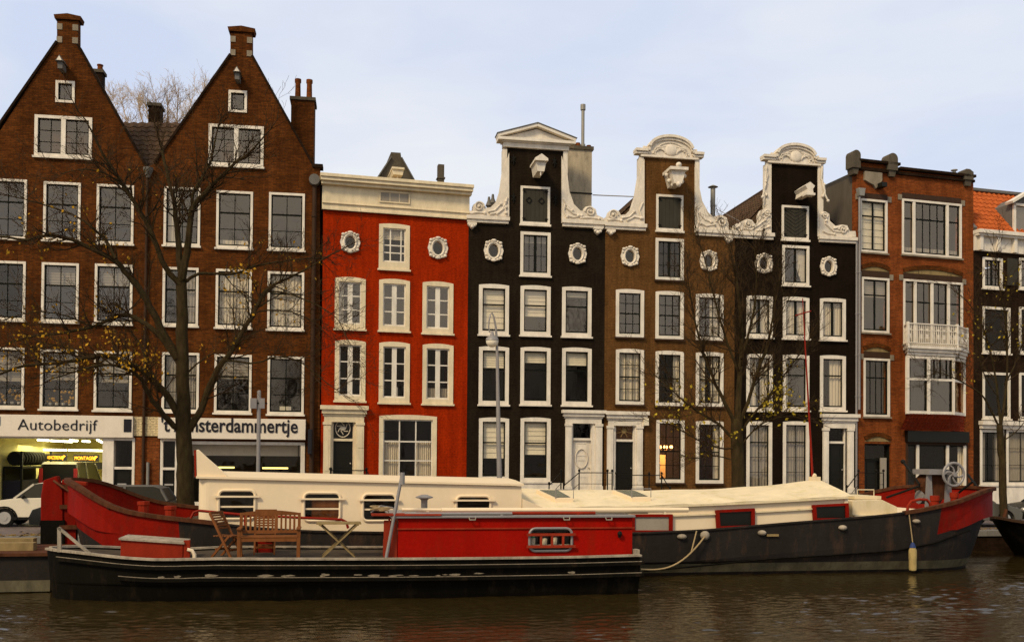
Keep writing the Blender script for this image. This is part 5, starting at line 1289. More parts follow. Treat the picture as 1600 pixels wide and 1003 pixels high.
vs = [(c0 - .03, y, zt0 + z - .03) for y, z in pr] + [(c1 + .05, y, zt1 + z - .03) for y, z in pr]; m_ = len(pr)
b.add(vs, [(i, (i + 1) % m_, (i + 1) % m_ + m_, i + m_) for i in range(m_)] + [tuple(range(m_)), tuple(range(m_, 2 * m_))][:2]); rf = b.build('roof', 'boatwhite', cb)
P = [BF.at(a, c, -CY) for a, c in ((307, 746), (306, 703), (310, 702), (325, 716), (345, 733), (357, 745))]
MB().prism(P, -CY + .0, -CY + .10).build('raised_wing', 'boatwhite', cb, bevel=.02)
b = MB(); a = BF.at(307, 745, -CY); e_ = BF.at(306, 703, -CY); b.bar((a[0] - .02, -CY + .05, a[1]), (e_[0] - .02, -CY + .05, e_[1]), .04, .12); b.build('wing_edge', 'orange', cb)
for i, r in enumerate(cw):
    u0, z0, u1, z1 = BF.rect(r, -CY)
    b = MB(); P = [(a, -CY - .015, c) for a, c in rrect(u0 - .02, z0 - .02, u1 + .02, z1 + .02, .12)]; b.tube(P + [P[0]], .035, 6, False)
    w = b.build('window', 'boatwhite', cb, smooth=True)
    MB().quad(*[(a, -CY + .05, c) for a, c in rrect(u0 - .01, z0 - .01, u1 + .01, z1 + .01, .1)]).build('pane', 'glassdim', w)
    b = MB(); zv = z0 + (z1 - z0) * .80; b.box(u0 - .12, u1 + .12, -CY - .09, -CY - .03, zv - .02, zv + .02); b.build('visor_bar', 'boatwhite', w)
    if i < 3: b = MB(); zv = z0 + (z1 - z0) * .42; b.box(u0, u1, -CY - .0, -CY + .04, zv - .02, zv + .02); b.build('window_bar', 'boatwhite', w)
    if i == 1: MB().quad((u0 + .16, -CY + .15, z0), (u1, -CY + .15, z0), (u1, -CY + .15, z0 + (z1 - z0) * .82), (u0 + .16, -CY + .15, z0 + (z1 - z0) * .82)).build('brown_blind', 'teak', w)
b = MB(); b.box(c0 + .3, c1 - .1, -CY + .9, -CY + .95, zb_, zt0 - .1); b.build('cabin_room', 'room', cb)
# red handrail on the side deck
P = [(296, 814), (303, 800), (311, 797.5), (380, 804), (460, 808), (534, 811.5), (541, 815), (544, 825)]
PP = []
for a, c in P: x, z = BF.at(a, c, -2.42); PP.append((x, -2.42, z))
b = MB(); b.tube(PP, .035, 6)
for a, c, e in ((383, 804, 828), (460, 808, 831)): x, z = BF.at(a, c, -2.42); x2, z2 = BF.at(a, e, -2.42); b.tube([(x, -2.42, z), (x, -2.42, z2 - .05)], .028, 6)
b.build('handrail', 'redpole', HB, smooth=True)
# roof of the hold
EYv = 2.12
e0, ze0 = BF.at(850, 793, -EYv); e1, ze1 = BF.at(1323, 775, -EYv)
rid = [BF.at(a, c, 0) for a, c in ((816, 763), (900, 765), (1010, 766), (1130, 763), (1200, 758), (1272, 750))]
def eave(x): return ze0 + (ze1 - ze0) * (x - e0) / (e1 - e0) - .05 * math.sin(PI * max(0, min(1, (x - e0) / (e1 - e0))))
x00 = c1 + .02; b = MB(); n = 46; SG = []
def ridge(x):
    for (a, za), (c, zc) in zip(rid[:-1], rid[1:]):
        if x <= c: return za + (zc - za) * max(0, (x - a)) / (c - a)
    return rid[-1][1]
xe = rid[-1][0]
for sg in (-1, 1):
    V = []
    for i in range(n + 1):
        x = x00 + (xe - x00) * i / n; rz_ = ridge(x); ez = eave(max(x, e0 - .5))
        for k in range(5):
            t = k / 4; V.append((x + (0 if k == 4 else 0), sg * EYv * (1 - t) , ez + (rz_ - ez) * t + .035 * math.sin(PI * t) + .008 * math.sin(x * 3.1 + k)))
    b.add(V, [(5 * i + k, 5 * (i + 1) + k, 5 * (i + 1) + k + 1, 5 * i + k + 1) for i in range(n) for k in range(4)])
    b.add([(xe, sg * EYv, eave(xe)), (e1 + .0, sg * EYv, ze1), (xe + .2, 0, ridge(xe))], [(0, 1, 2)]); b.add([(xe, 0, ridge(xe)), (xe, sg * EYv, eave(xe)), (xe + .2, 0, ridge(xe))], [(0, 1, 2)])
b.add([(e1, -EYv, ze1), (e1, EYv, ze1), (xe + .2, 0, ridge(xe))], [(0, 1, 2)])
hr = b.build('hold_roof', 'boatroof', HB, smooth=True)
b = MB()
for i in range(24):
    xa = e0 + (e1 - e0) * i / 24; xb = e0 + (e1 - e0) * (i + 1) / 24; b.bar((xa, -EYv - .03, eave(xa) - .03), (xb + .01, -EYv - .03, eave(xb) - .03), .06, .055)
    b.bar((xa, -EYv - .0, eave(xa) - .28), (xb + .01, -EYv - .0, eave(xb) - .28), .05, .035)
b.build('eaves_edge', 'boatroof', hr)
b = MB(); V = []
for i in range(25):
    x = x00 + (e1 - x00) * i / 24; V += [(x, -EYv + .04, min(hu.zs(x), 1.9) - .1), (x, -EYv + .04, eave(max(x, e0)) - .02)]
b.add(V, [(2 * i, 2 * i + 2, 2 * i + 3, 2 * i + 1) for i in range(24)]); V2 = [(x, -y, z) for x, y, z in V]; b.add(V2, [(2 * i, 2 * i + 2, 2 * i + 3, 2 * i + 1) for i in range(24)])
b.box(e1 - .06, e1 + .04, -EYv, EYv, 1.0, ze1 - .02); co_ = b.build('coaming', 'boatwhite', HB)
b = MB(); xl = BF.at(852, 797, -EYv)[0]; b.prism([(x00, hu.zs(x00)), (xl, hu.zs(xl)), (xl, ze0 - .02), (x00 + .3, ze0 + .1), (x00, zt1 - .35)], -EYv - .06, -EYv + .02); b.build('sloping_panel', 'boatwhite', co_)
b = MB(); x, z = BF.at(1272, 750); b.box(x - .12, x + .15, -.1, .1, z - .05, z + .1); b.blob((x, 0, z + .12), .08); b.build('ridge_cap', 'boatroof', hr)
for i, r in enumerate(((985, 803, 1050, 832), (1117, 795, 1178, 825), (1268, 787, 1325, 813))):
    P = [BF.at(a, c, -EYv) for a, c in (((r[0], r[3]), (r[2], r[3]), (r[2], r[1]), (r[0], r[1])) if i < 1 else ((r[0] + 2, r[3] + (1 if i == 1 else 0)), (r[2], r[3] - 1), (r[2] - (1 if i == 2 else 0), r[1] - 1.5), (r[0], r[1] + 1.5)))]
    cx = sum(p[0] for p in P) / 4; cz = sum(p[1] for p in P) / 4; I = [(cx + (p[0] - cx) * .82, cz + (p[1] - cz) * .72) for p in P]
    w = MB().prism(P, -EYv - .07, -EYv + .01, [I]).build('window', 'hullred', HB)
    MB().quad(*[(p[0], -EYv - .03, p[1]) for p in I]).build('pane', 'curtgrey' if i == 0 else 'blackpaint', w)
for (r) in ((838, 765, 896, 786), (957, 766, 1017, 786)):
    # skylights lying on the slope
    P = []
    for a, c, t in ((r[0], r[1], .70), (r[0] + 34, r[1] + 2, .70), (r[2], r[3] - 1, .22), (r[0] + 30, r[3], .22)):
        y = -EYv * (1 - t); x, z = BF.at(a, c, y); P.append((x, y, z + .01))
    P2 = [(p[0], p[1], ridge(max(x00, p[0])) * (1 + p[1] / EYv) + eave(max(e0, p[0])) * (-p[1] / EYv) + .12) for p in P]
    b = MB(); b.hexa([(p[0], p[1], p[2] - .12) for p in P2] + P2); s_ = b.build('skylight', 'boatwhite', hr)
    c_ = sum((Vector(p) for p in P2), Vector()) / 4; b = MB(); b.quad(*[c_ + (Vector(p) - c_) * .84 + Vector((0, 0, .012)) for p in P2]); b.build('pane', 'glasspane_sky', s_)
    b = MB(); q1, q2 = Vector(P2[2]), Vector(P2[3]); b.tube([q2, q2 + Vector((0, 0, .22)), q1 + Vector((0, 0, .22)), q1], .014, 5); b.build('skylight_rail', 'silver', s_)
# fore hatch
h0, hz0 = BF.at(1332, 782, -1.5); h1, hz1 = BF.at(1402, 786, -1.5); dz_ = 1.1
b = MB(); b.prism([(h0, dz_), (h1, dz_ + .1), (h1, hz1 - .1), (h0 + .9, hz0 + .02), (h0, hz0)], -1.5, 1.5); b.box(h0 - .0, h1 + .08, -1.62, -1.501, hz1 - .36, hz1 - .3)
fh = b.build('fore_hatch', 'boatroof', HB, bevel=.015)
b = MB(); x, z = BF.at(1345, 776, -1.0); b.box(x - .3, x + .5, -1.2, .2, z - .06, z + .03); b.tube([(x - .1, -1.0, z), (x - .1, -1.0, z + .2), (x + .4, -1.0, z + .2), (x + .4, -1.0, z)], .015, 5); b.build('deck_skylight', 'boatroof', fh)
h2 = BF.at(1405, 803, -2.0); h3 = BF.at(1470, 792, -2.0); MB().quad((h1 + .1, -1.9, 1.45), (h3[0], -1.9, 1.6), (h3[0], 1.4, 1.6), (h1 + .1, 1.4, 1.45)).build('fore_deck_cover', 'boatwhite', fh)
b = MB(); PP = []
for a, c in ((1417, 803), (1419, 790), (1424, 783), (1436, 780), (1448, 780.5), (1453, 786), (1455, 797)): x, z = BF.at(a, c, -2.2); PP.append((x, -2.2, z))
b.tube(PP, .04, 7); b.build('deck_rail', 'orange', HB, smooth=True)
for r in ((1454, 774, 1467, 794), (1485, 769, 1497, 788)):
    u0, z0, u1, z1 = BF.rect(r, -1.6); x = (u0 + u1) / 2; b = MB(); rr = (u1 - u0) / 2; b.lathe((x, -1.6, z0 - .5), [(rr * .85, 0), (rr * .85, z1 - z0 + .35), (rr, z1 - z0 + .36), (rr, z1 - z0 + .5)], 12); b.build('bollard', 'orange', HB)
# anchor winch
wc = BF.at(1490, 741, -.6); rw = .33
b = MB(); b.tube([(wc[0] + rw * math.cos(2 * PI * i / 28), -.6, wc[1] + rw * math.sin(2 * PI * i / 28)) for i in range(29)], .04, 7, False)
for k in range(6):
    a = k * PI / 3; b.tube([(wc[0] + rw * t * math.cos(a + 1.1 * t), -.6, wc[1] + rw * t * math.sin(a + 1.1 * t)) for t in (.12, .35, .6, .8, 1)], .027, 5)
b.lathe((wc[0], -.68, wc[1]), [(.07, 0), (.07, .16)], 10, axis='y'); b.build('winch_wheel', 'silver', HB, smooth=True)
b = MB()
for px in (1447, 1477):
    t_ = BF.at(px, 738, -.3); bt = BF.at(px - 2, 790, -.3); bt2 = BF.at(px + 10, 790, -.3)
    b.prism([(bt[0], 1.5), (bt2[0], 1.5), (t_[0] + .14, t_[1]), (t_[0] + .02, t_[1])], -.35, -.28)
a, c = BF.at(1445, 741, -.3), BF.at(1476, 733, -.3); b.box(a[0], c[0], -.5, .3, a[1], c[1]); b.tube([(a[0], .0, 1.9), (c[0], .0, 1.9)], .2, 12); b.build('winch_frame', 'silver', HB)
b = MB(); x, z = BF.at(1459, 760, -.1); b.lathe((x, -.25, z), [(.42, 0), (.42, .5)], 18, axis='y'); b.build('rope_drum', 'rust', HB)
b = MB()
for p, q_ in (((1411, 721), (1437, 757)), ((1385, 777), (1437, 759)), ((1440, 757), (1478, 740)), ((1466, 795), (1520, 752)), ((1512, 741), (1538, 775))):
    a = BF.at(*p, .6); c = BF.at(*q_, -.2); b.tube([(a[0], .6, a[1]), (c[0], -.2, c[1])], .035, 6)
a = BF.at(1411, 721, .6); b.blob((a[0], .6, a[1]), .07); b.build('anchor_gear', 'iron', HB)
# red rod mast
m0, m1 = BF.at(1270, 752), BF.at(1254, 466); b = MB(); b.tube([(m0[0], 0, m0[1]), (m1[0], 0, m1[1])], [.036, .013], 7)
a, c = BF.at(1243, 493), BF.at(1267, 486); b.tube([(a[0], 0, a[1]), (c[0], 0, c[1])], .02, 5); b.build('mast', 'redpole', HB, smooth=True)
# mooring pads along the hull
for px, py, w_, h_ in ((1065, 838, .13, .07), (1101, 836, .13, .12), (1190, 832, .12, .07), (1316, 824, .12, .07), (1431, 814, .11, .06)):
    x, z = BF.at(px, py, -2.5)
    for _ in range(8): x, z = BF.at(px, py, -hu.hb(x))
    b = MB(); b.blob((x, -hu.hb(x) - .02, z), (w_, .09, h_), 12, 6); b.build('hull_cap', 'edgewhite', HB, smooth=True)
x, z = BF.at(1207, 836, -2.52); MB().box(x - .16, x + .16, -2.55, -2.47, z - .025, z + .03).build('hull_plate', 'palewood', HB)
# fender
fx, fz = BF.at(1425, 871, -2.45)
for _ in range(8): fx, fz = BF.at(1425, 871, -hu.hb(fx) - .1)
fy = -hu.hb(fx) - .13
t = thing('fender', 'dirty cream boat fender with a blue top hanging on a rope by the red bow', 'fender', loc=BF.w(fx, fy, 0), rz=TA)
b = MB(); b.lathe((0, 0, fz - .35), [(.04, 0), (.09, .03), (.10, .1), (.097, .3), (.105, .34), (.10, .55), (.07, .62)], 12); b.build('fender_body', 'fender', t, smooth=True)
b = MB(); b.lathe((0, 0, fz + .27), [(.085, 0), (.05, .1), (.02, .14)], 10); b.build('fender_top', 'blue', t, smooth=True)
zt_ = hu.zs(fx); MB().tube([(0, 0, fz + .4), (-.03, .04, (fz + zt_) / 2 + .2), (-.05, .1, zt_ + .03)], .014, 5).build('rope', 'ropem', t)
# mooring rope between the boats
o1 = BF.at(1101, 838, -2.62); o2 = BF.at(1001, 889, -2.9); b = MB(); P = []
for i in range(15):
    k = i / 14; x = o1[0] + (o2[0] - o1[0]) * k; z = o1[1] + (o2[1] - o1[1]) * k - .32 * math.sin(PI * k ** .9); P.append(Vector((x - o1[0], -.28 * k, z)))
b.tube(P, .022, 6); a = BF.at(1088, 829, -2.6); k_ = P[3]; b.tube([(a[0] - o1[0], 0, a[1]), k_], .02, 5)
r_ = b.build('mooring_rope', 'ropem'); r_.location = BF.w(o1[0], -2.62, 0); r_.rotation_euler = (0, 0, TA); tag(r_, 'pale slack mooring rope hanging down the slate hull to the end of the black barge', 'rope')

# ---- the nearer barge
AF = canal_frame(21.35); AB = 2.7
AF_X1 = AF.at(1000.5, 868, -AB / 2)[0]
BG = thing('barge', 'low black barge with a bright red cabin and open deck, moored nearest the viewer', 'barge', AF)
ha = Hull(AF, 74, 1000.5, 858, 868, AB, [(76, 858), (110, 862), (143, 866), (191, 872.5), (240, 875), (284, 876.5), (293, 873), (600, 874), (740, 873), (900, 871), (1000, 868)], 4.6, 0, .12, 0, 1.9, x1=AF_X1)
ha.build(BG, ['bargeblk', 'bargeblk', 'bargeblk'], None, None, .3, lambda x: .04, inner='bargeblk')
b = MB()
for i, P_ in enumerate([ha.edge(ha.x0 + .03, ha.x1, .0, .015)]):
    for p, q_ in zip(P_[:-1], P_[1:]): b.bar(p, q_, .10, .045)
P_ = ha.edge(ha.x0 + .03, ha.x1, .0, .015, sg=1)
for p, q_ in zip(P_[:-1], P_[1:]): b.bar(p, q_, .10, .045)
b.bar((ha.x1, -AB / 2, ha.zs(ha.x1)), (ha.x1, AB / 2, ha.zs(ha.x1)), .08, .045); b.build('gunwale_edge', 'edgewhite', BG)
for off in (.155, .40):
    b = MB(); P_ = [(x, y * (.985 if off > .2 else 1.0), z - off) for x, y, z in ha.edge(ha.x0 + (.3 if off < .2 else 1.6), ha.x1 + .02, .03)]
    for p, q_ in zip(P_[:-1], P_[1:]): b.bar(p, q_, .09, .07)
    b.bar((ha.x1 + .04, -AB / 2 - .02, P_[-1][2]), (ha.x1 + .04, AB / 2, P_[-1][2]), .09, .07)
    b.m = 0; s_ = b.build('rubbing_strake', 'bargeblk', BG)
    b = MB()
    for p, q_ in zip(P_[:-1], P_[1:]): b.bar((p[0], p[1] - .02, p[2] + .043), (q_[0], q_[1] - .02, q_[2] + .043), .03, .01)
    b.build('worn_edge', 'stone', s_)
# peeling paint between the strakes
b = MB(); random.seed(11)
for i in range(20):
    x = random.uniform(ha.x0 + 2.2, ha.x1 - .6) if i > 12 else random.uniform(-3.5, 2.5); z = ha.zs(x) - random.uniform(.30, .345); w_ = random.uniform(.05, .16); h_ = random.uniform(.01, .028)
    P = [(x + w_ * math.cos(t * PI / 5) * random.uniform(.6, 1.2), z + h_ * math.sin(t * PI / 5) * random.uniform(.6, 1.3)) for t in range(10)]
    yy = -ha.hb(x) * .998 - .004; b.quad(*[(a, yy, c) for a, c in P])
b.build('peeling_paint', 'stone', BG)
dzk = ha.zs(0) - .03
# cabin of the barge
CYb = 1.12
k0, kz0 = AF.at(622, 808, -CYb); k1, kz1 = AF.at(988, 809, -CYb); kt = (kz0 + kz1) / 2
u0, z0, u1, z1 = AF.rect((827, 825, 893, 860), -CYb)
b = MB(); b.prism([(k0, dzk), (k1, dzk), (k1, kt), (k0, kt)], -CYb, -CYb + .06, [rrect(u0, z0, u1, z1, .13)]); b.box(k1 - .06, k1 - .001, -CYb + .061, CYb, dzk, kt); b.box(k0, k0 + .06, -CYb + .061, CYb, dzk, kt); b.box(k0, k1, CYb - .002, CYb + .06, dzk, kt)
cb = b.build('cabin', 'bargered', BG)
b = MB(); b.box(k0 - .02, k1 + .04, -CYb - .03, -CYb - .001, kt - .24, kt - .21); b.build('cabin_moulding', 'bargetrim', cb)
b = MB(); b.box(k0 - .15, k1 + .05, -CYb - .08, CYb + .08, kt + .001, kt + .05); rf = b.build('roof', 'silver', cb, bevel=.01)
b = MB(); b.box(k0 - .55, k0 + .9, -CYb - .1, -CYb + .3, kt + .052, kt + .09); b.build('roof_board', 'bargetrim', cb)
b = MB(); P = [(a, -CYb - .02, c) for a, c in rrect(u0, z0, u1, z1, .13)]; b.tube(P + [P[0]], .03, 6, False); w = b.build('window', 'silver', cb, smooth=True)
MB().quad(*[(a, -CYb + .04, c) for a, c in rrect(u0, z0, u1, z1, .12)]).build('pane', 'glassdim', w)
b = MB(); zz1, zz2 = z0 + (z1 - z0) * .73, z0 + (z1 - z0) * .2
for z in (zz1, zz2): b.box(u0 - .07, u1 + .07, -CYb - .09, -CYb - .05, z - .028, z + .028)
for k in (.26, .52, .78): x = u0 + (u1 - u0) * k; b.box(x - .025, x + .025, -CYb - .085, -CYb - .055, zz2 + .028, zz1 - .028)
b.build('window_bars', 'bargetrim', w)
b = MB()
for k, (c_, hh) in enumerate(((.12, .14), (.4, .12), (.64, .14))): b.lathe((u0 + (u1 - u0) * c_, -CYb + .16, z0 + .12), [(.05, 0), (.06, hh), (.03, hh + .02)], 8)
b.box(u0, u1, -CYb + .1, -CYb + .28, z0 + .09, z0 + .115); b.build('shelf_with_jars', 'blind', w)
b = MB(); b.lathe((u0 + (u1 - u0) * .12, -CYb + .15, z0 + .27), [(.04, 0), (.04, .05)], 8); b.build('green_lid', paint('green_lid', (.02, .4, .2)), w)
MB().quad((k0 + .1, -CYb + 1.0, dzk), (k1 - .1, -CYb + 1.0, dzk), (k1 - .1, -CYb + 1.0, kt), (k0 + .1, -CYb + 1.0, kt)).build('cabin_room', 'room', cb)
x, z = AF.at(967, 833, -CYb); b = MB(); b.blob((x, -CYb - .07, z), (.055, .05, .06), 10, 6); b.tube([(x, -CYb, z - .06), (x, -CYb - .07, z - .06)], .03, 6); b.build('cabin_lamp', 'iron', cb)
for px in (738, 885, 951):
    x, z = AF.at(px, 811, -CYb - .08); b = MB(); b.tube([(x - .07, -CYb - .09, z + .04), (x - .06, -CYb - .12, z - .01), (x + .06, -CYb - .12, z - .01), (x + .07, -CYb - .09, z + .04)], .014, 5); b.build('roof_eye', 'edgewhite', cb)
x, z = AF.at(663, 776, -.6); b = MB(); b.lathe((x, -.6, kt), [(.07, 0), (.07, .35), (.1, z - kt - .04), (.19, z - kt - .02), (.19, z - kt), (.06, z - kt + .05)], 12); b.build('stove_pipe', 'silver', cb, smooth=True)
b = MB(); a = AF.at(600, 812, -CYb)[0]; b.box(a, k0 - .02, -CYb + .02, -CYb + .1, dzk, kt - .05); b.box(a - .32, a + .05, -CYb + .0, -CYb + .3, dzk + .78, dzk + .84) if False else None; b.box(k0 - .2, k0 - .16, -CYb, -CYb + .06, dzk, kt); b.build('entrance_panel', 'bargetrim', cb)
MB().box(k1 + .02, k1 + .14, -CYb - .1, -CYb + .1, dzk + .02, dzk + .16).build('cleat', 'edgewhite', BG)
# bow rail of two silver bars
b = MB(); p0, p1, p2 = AF.at(93, 862, -.5), AF.at(93, 824, -.5), AF.at(140, 864, -.5); b.bar((p0[0], -.5, p0[1]), (p1[0], -.5, p1[1]), .07, .07); b.bar((p1[0] - .02, -.5, p1[1]), (p2[0], -.5, p2[1]), .07, .05); b.build('bow_rail', 'edgewhite', BG)
# deck things
def dthing(name, label, cat, px, y, z=None, group=None, rz=0):
    x = AF.at(px, 850, y)[0]; return thing(name, label, cat, loc=AF.w(x, y, dzk if z is None else z), rz=TA + rz, group=group), x
t, x0 = dthing('deck_box', 'orange red storage box with a worn white lid edge on the barge foredeck', 'storage box', 190, -.75)
x1 = AF.at(287, 850, -.75)[0] - x0; zt_ = AF.at(240, 845, -.75)[1] - dzk
b = MB(); b.prism([(0, -.0), (x1, 0), (x1, zt_ - .06), (0, zt_ + .04)], -.1, .75); b.build('box_body', 'orange', t, bevel=.01)
b = MB(); b.hexa([(-.03, -.14, zt_ + .041), (x1 + .03, -.14, zt_ - .058), (x1 + .03, .78, zt_ - .058), (-.03, .78, zt_ + .041), (-.03, -.14, zt_ + .08), (x1 + .03, -.14, zt_ - .02), (x1 + .03, .78, zt_ - .02), (-.03, .78, zt_ + .08)]); b.build('box_lid', 'edgewhite', t)
t, x0 = dthing('bitt', 'white curved pipe bitt with a red post just right of the orange deck box', 'bitt', 296, -.9)
b = MB(); b.tube([(.1, 0, 0), (.1, 0, .12), (.05, 0, .2), (-.04, 0, .22)], .04, 7); b.build('curved_pipe', 'boatwhite', t, smooth=True); b = MB(); b.box(-.12, .0, .05, .15, 0, .4); b.build('post', 'orange', t)
# bench
t, x0 = dthing('garden_bench', 'slatted teak garden bench facing the water on the barge deck', 'bench', 421, -.55)
bw = .60
b = MB()
for s_ in (-1, 1): 
    l = MB().box(s_ * bw - .035, s_ * bw + .035, -.25, -.18, 0, .60).build('leg', 'teak', t); l = MB().hexa([(s_ * bw - .03, .16, 0), (s_ * bw + .03, .16, 0), (s_ * bw + .03, .22, 0), (s_ * bw - .03, .22, 0), (s_ * bw - .03, .24, .93), (s_ * bw + .03, .24, .93), (s_ * bw + .03, .29, .93), (s_ * bw - .03, .29, .93)]).build('leg', 'teak', t)
    MB().box(s_ * bw - .045, s_ * bw + .045, -.29, .27, .602, .64).build('armrest', 'teak', t, bevel=.006)
b = MB(); b.box(-bw + .04, bw - .04, -.24, -.2, .36, .44)
for i in range(6): y = -.25 + i * .08; b.box(-bw + .0, bw - .0, y, y + .06, .441, .465)
b.build('seat', 'teak', t); b = MB()
P = [(-bw, .88)] + [(-bw + 2 * bw * i / 12, .93 + .055 * math.sin(PI * i / 12)) for i in range(13)] + [(bw, .88)]
b.prism(P, .235, .265); b.box(-bw + .03, bw - .03, .215, .25, .50, .56)
for i in range(12): x = -bw + .1 + (2 * bw - .2) * i / 11; b.hexa([(x - .02, .222, .56), (x + .02, .222, .56), (x + .02, .24, .56), (x - .02, .24, .56), (x - .02, .24, .88), (x + .02, .24, .88), (x + .02, .258, .88), (x - .02, .258, .88)])
b.build('backrest', 'teak', t)
# folding chairs
def fold_chair(label, px, y, rz, mat='teak'):
    t, x0 = dthing('folding_chair', label, 'chair', px, y, rz=rz, group='folding chairs on the barge deck')
    for s_ in (-1, 1):
        b = MB(); b.bar((s_ * .21, -.24, 0), (s_ * .21, .28, .92), .035, .05); b.build('leg', mat, t); b = MB(); b.bar((s_ * .175, .26, 0), (s_ * .175, -.16, .46), .035, .045); b.build('leg', mat, t)
    b = MB()
    for i in range(7): y_ = -.22 + i * .065; b.box(-.19, .19, y_, y_ + .045, .445, .465)
    b.build('seat', mat, t); b = MB()
    for i in range(6): z_ = .6 + i * .052; yy = -.24 + .52 * z_ / .92; b.box(-.19, .19, yy - .012, yy + .01, z_, z_ + .036)
    b.box(-.23, .23, .26, .30, .90, .96); b.build('backrest', mat, t)
    b = MB(); b.box(-.17, .17, .15, .18, .16, .2); b.box(-.2, .2, -.17, -.14, .14, .18); b.build('stretcher', mat, t)
fold_chair('folding wooden chair turned sideways, left of the teak bench', 355, -.35, math.radians(62), 'palewood' if False else 'teak')
fold_chair('folding wooden chair standing right behind the teak bench', 414, .25, 0.0)
t, x0 = dthing('crate', 'dark red crate under the folding chair behind the bench', 'crate', 413, .75)
b = MB(); b.box(-.2, .2, -.15, .15, 0.0, .03)
for z_ in (.05, .13, .21): b.box(-.2, .2, -.15, -.13, z_, z_ + .06); b.box(-.2, .2, .13, .15, z_, z_ + .06)
b.box(-.2, -.18, -.13, .13, .03, .27); b.box(.18, .2, -.13, .13, .03, .27); b.build('crate_body', 'hullred', t)
# folding table
t, x0 = dthing('folding_table', 'weathered folding table with crossed legs right of the bench', 'table', 529, -.35)
b = MB()
for i in range(8): y_ = -.32 + i * .08; b.box(-.47, .47, y_, y_ + .066, .70, .725)
b.box(-.42, -.36, -.32, .32, .67, .70); b.box(.36, .42, -.32, .32, .67, .70); b.build('table_top', 'palewood', t)
for y_ in (-.26, .26):
    for s_ in (-1, 1): b = MB(); b.bar((s_ * .34, y_ + s_ * .02, 0), (-s_ * .38, y_ + s_ * .02, .68), .045, .03); b.build('leg', 'palewood', t)
b = MB(); b.bar((-.05, -.24, .36), (-.05, .24, .36), .03); b.build('stretcher', 'palewood', t)
t, x0 = dthing('jerrycan', 'bright red fuel can beside the cabin door of the barge', 'fuel can', 606, -.6)
b = MB(); b.box(-.1, .1, -.1, .1, 0, .38); b.build('can_body', 'orange', t, bevel=.03); b = MB(); b.tube([(-.06, 0, .38), (-.06, 0, .44), (.05, 0, .44), (.05, 0, .38)], .015, 6); b.lathe((.07, 0, .37), [(.03, 0), (.03, .04)], 8); b.build('can_handle', 'redpole', t)
t, x0 = dthing('hose_coil', 'tangled coil of pale hose and rope on the left end of the red cabin roof', 'hose', 594, -.95, z=kt + .09)
b = MB(); rr_ = random.Random(4); P = []
for i in range(70): a = i * .55; P.append((.17 * math.cos(a) + .05 * math.sin(i * .37), .13 * math.sin(a * 1.0) , .03 + .07 * abs(math.sin(i * .23)) + .06 * (i / 70)))
b.tube(P, .013, 5); b.build('coil', 'ropem', t); b = MB(); b.tube([(-.2, 0, .02), (.0, -.05, .16), (.25, 0, .12), (.34, .02, .03)], .016, 5); b.build('hose_end', 'silver', t)
# leaning pole
a, c = AF.at(603, 867, -1.2), AF.at(629, 738, -1.2); b = MB(); b.tube([(0, 0, dzk), (c[0] - a[0], .02, c[1])], .035, 8); b.tube([(c[0] - a[0], .02, c[1] - .25), (c[0] - a[0], .02, c[1])], .05, 8)
o = b.build('leaning_pole', 'silver', smooth=True); o.location = AF.w(a[0], -1.2, 0); o.rotation_euler = (0, 0, TA); tag(o, 'grey metal pole leaning against the left end of the red cabin', 'pole')
# poles lying on the cabin roof
for i, (xa, ya, xb, yb, y, r_, mt, lb) in enumerate(((628, 796, 1012, 802, -.75, .04, 'boatwhite', 'longest thin white pole lying along the red cabin roof, furthest back'), (650, 802, 930, 805, -.95, .035, 'orange', 'faded orange pole on the red cabin roof, second from the front'), (690, 800, 1075, 803.5, -.85, .055, 'boatwhite', 'white boat pole on the cabin roof sticking out past its right end'), (632, 803, 800, 806, -1.08, .035, 'silver', 'short grey pole at the front left edge of the red cabin roof'))):
    a, c = AF.at(xa, ya, y), AF.at(xb, yb, y); zc = kt + .052 + r_ + (.04 if i == 2 else 0) ; b = MB(); b.tube([(0, 0, max(zc, a[1])), (c[0] - a[0], 0, max(zc, c[1]))], r_, 7)
    for k in (.1, .9): xx = (c[0] - a[0]) * k; b.box(xx - .03, xx + .03, -.03, .03, kt + .05, max(zc, a[1], c[1]))
    o = b.build('boat_pole', mt); o.location = AF.w(a[0], y, 0); o.rotation_euler = (0, 0, TA); tag(o, lb, 'pole', 'poles lying on the cabin roof')

# ---- grey steel pontoon at the left
PF = canal_frame(23.3)
t = thing('pontoon', 'plain grey steel pontoon hull cut by the left frame edge, beside the barge bow', 'pontoon', PF)
x1, z1 = PF.at(79, 865, -1.3); b = MB(); b.box(x1 - 11, x1, -1.3, 1.2, .26, z1 - .04); b.build('hull', 'hull', t)
b = MB(); b.box(x1 - 11, x1 - .002, -1.302, 1.198, .02, .258); b.box(x1 - 10.9, x1 - .1, -1.2, 1.1, -.5, .018); b.build('waterline_band', 'waterline', t)
b = MB(); b.box(x1 - 11, x1 + .05, -1.38, -1.2, z1 - .038, z1 + .03); b.box(x1 - 11, x1, -1.198, 1.2, z1 - .038, z1 - .01); b.build('deck_edge', 'rust', t)
b = MB(); b.box(x1 - 11, x1 - .6, -.4, -.1, z1 - .009, z1 + .16); b.box(x1 - 11, x1 - .8, .3, .6, z1 - .009, z1 + .2); b.each('deck_beam', 'palewood', t)
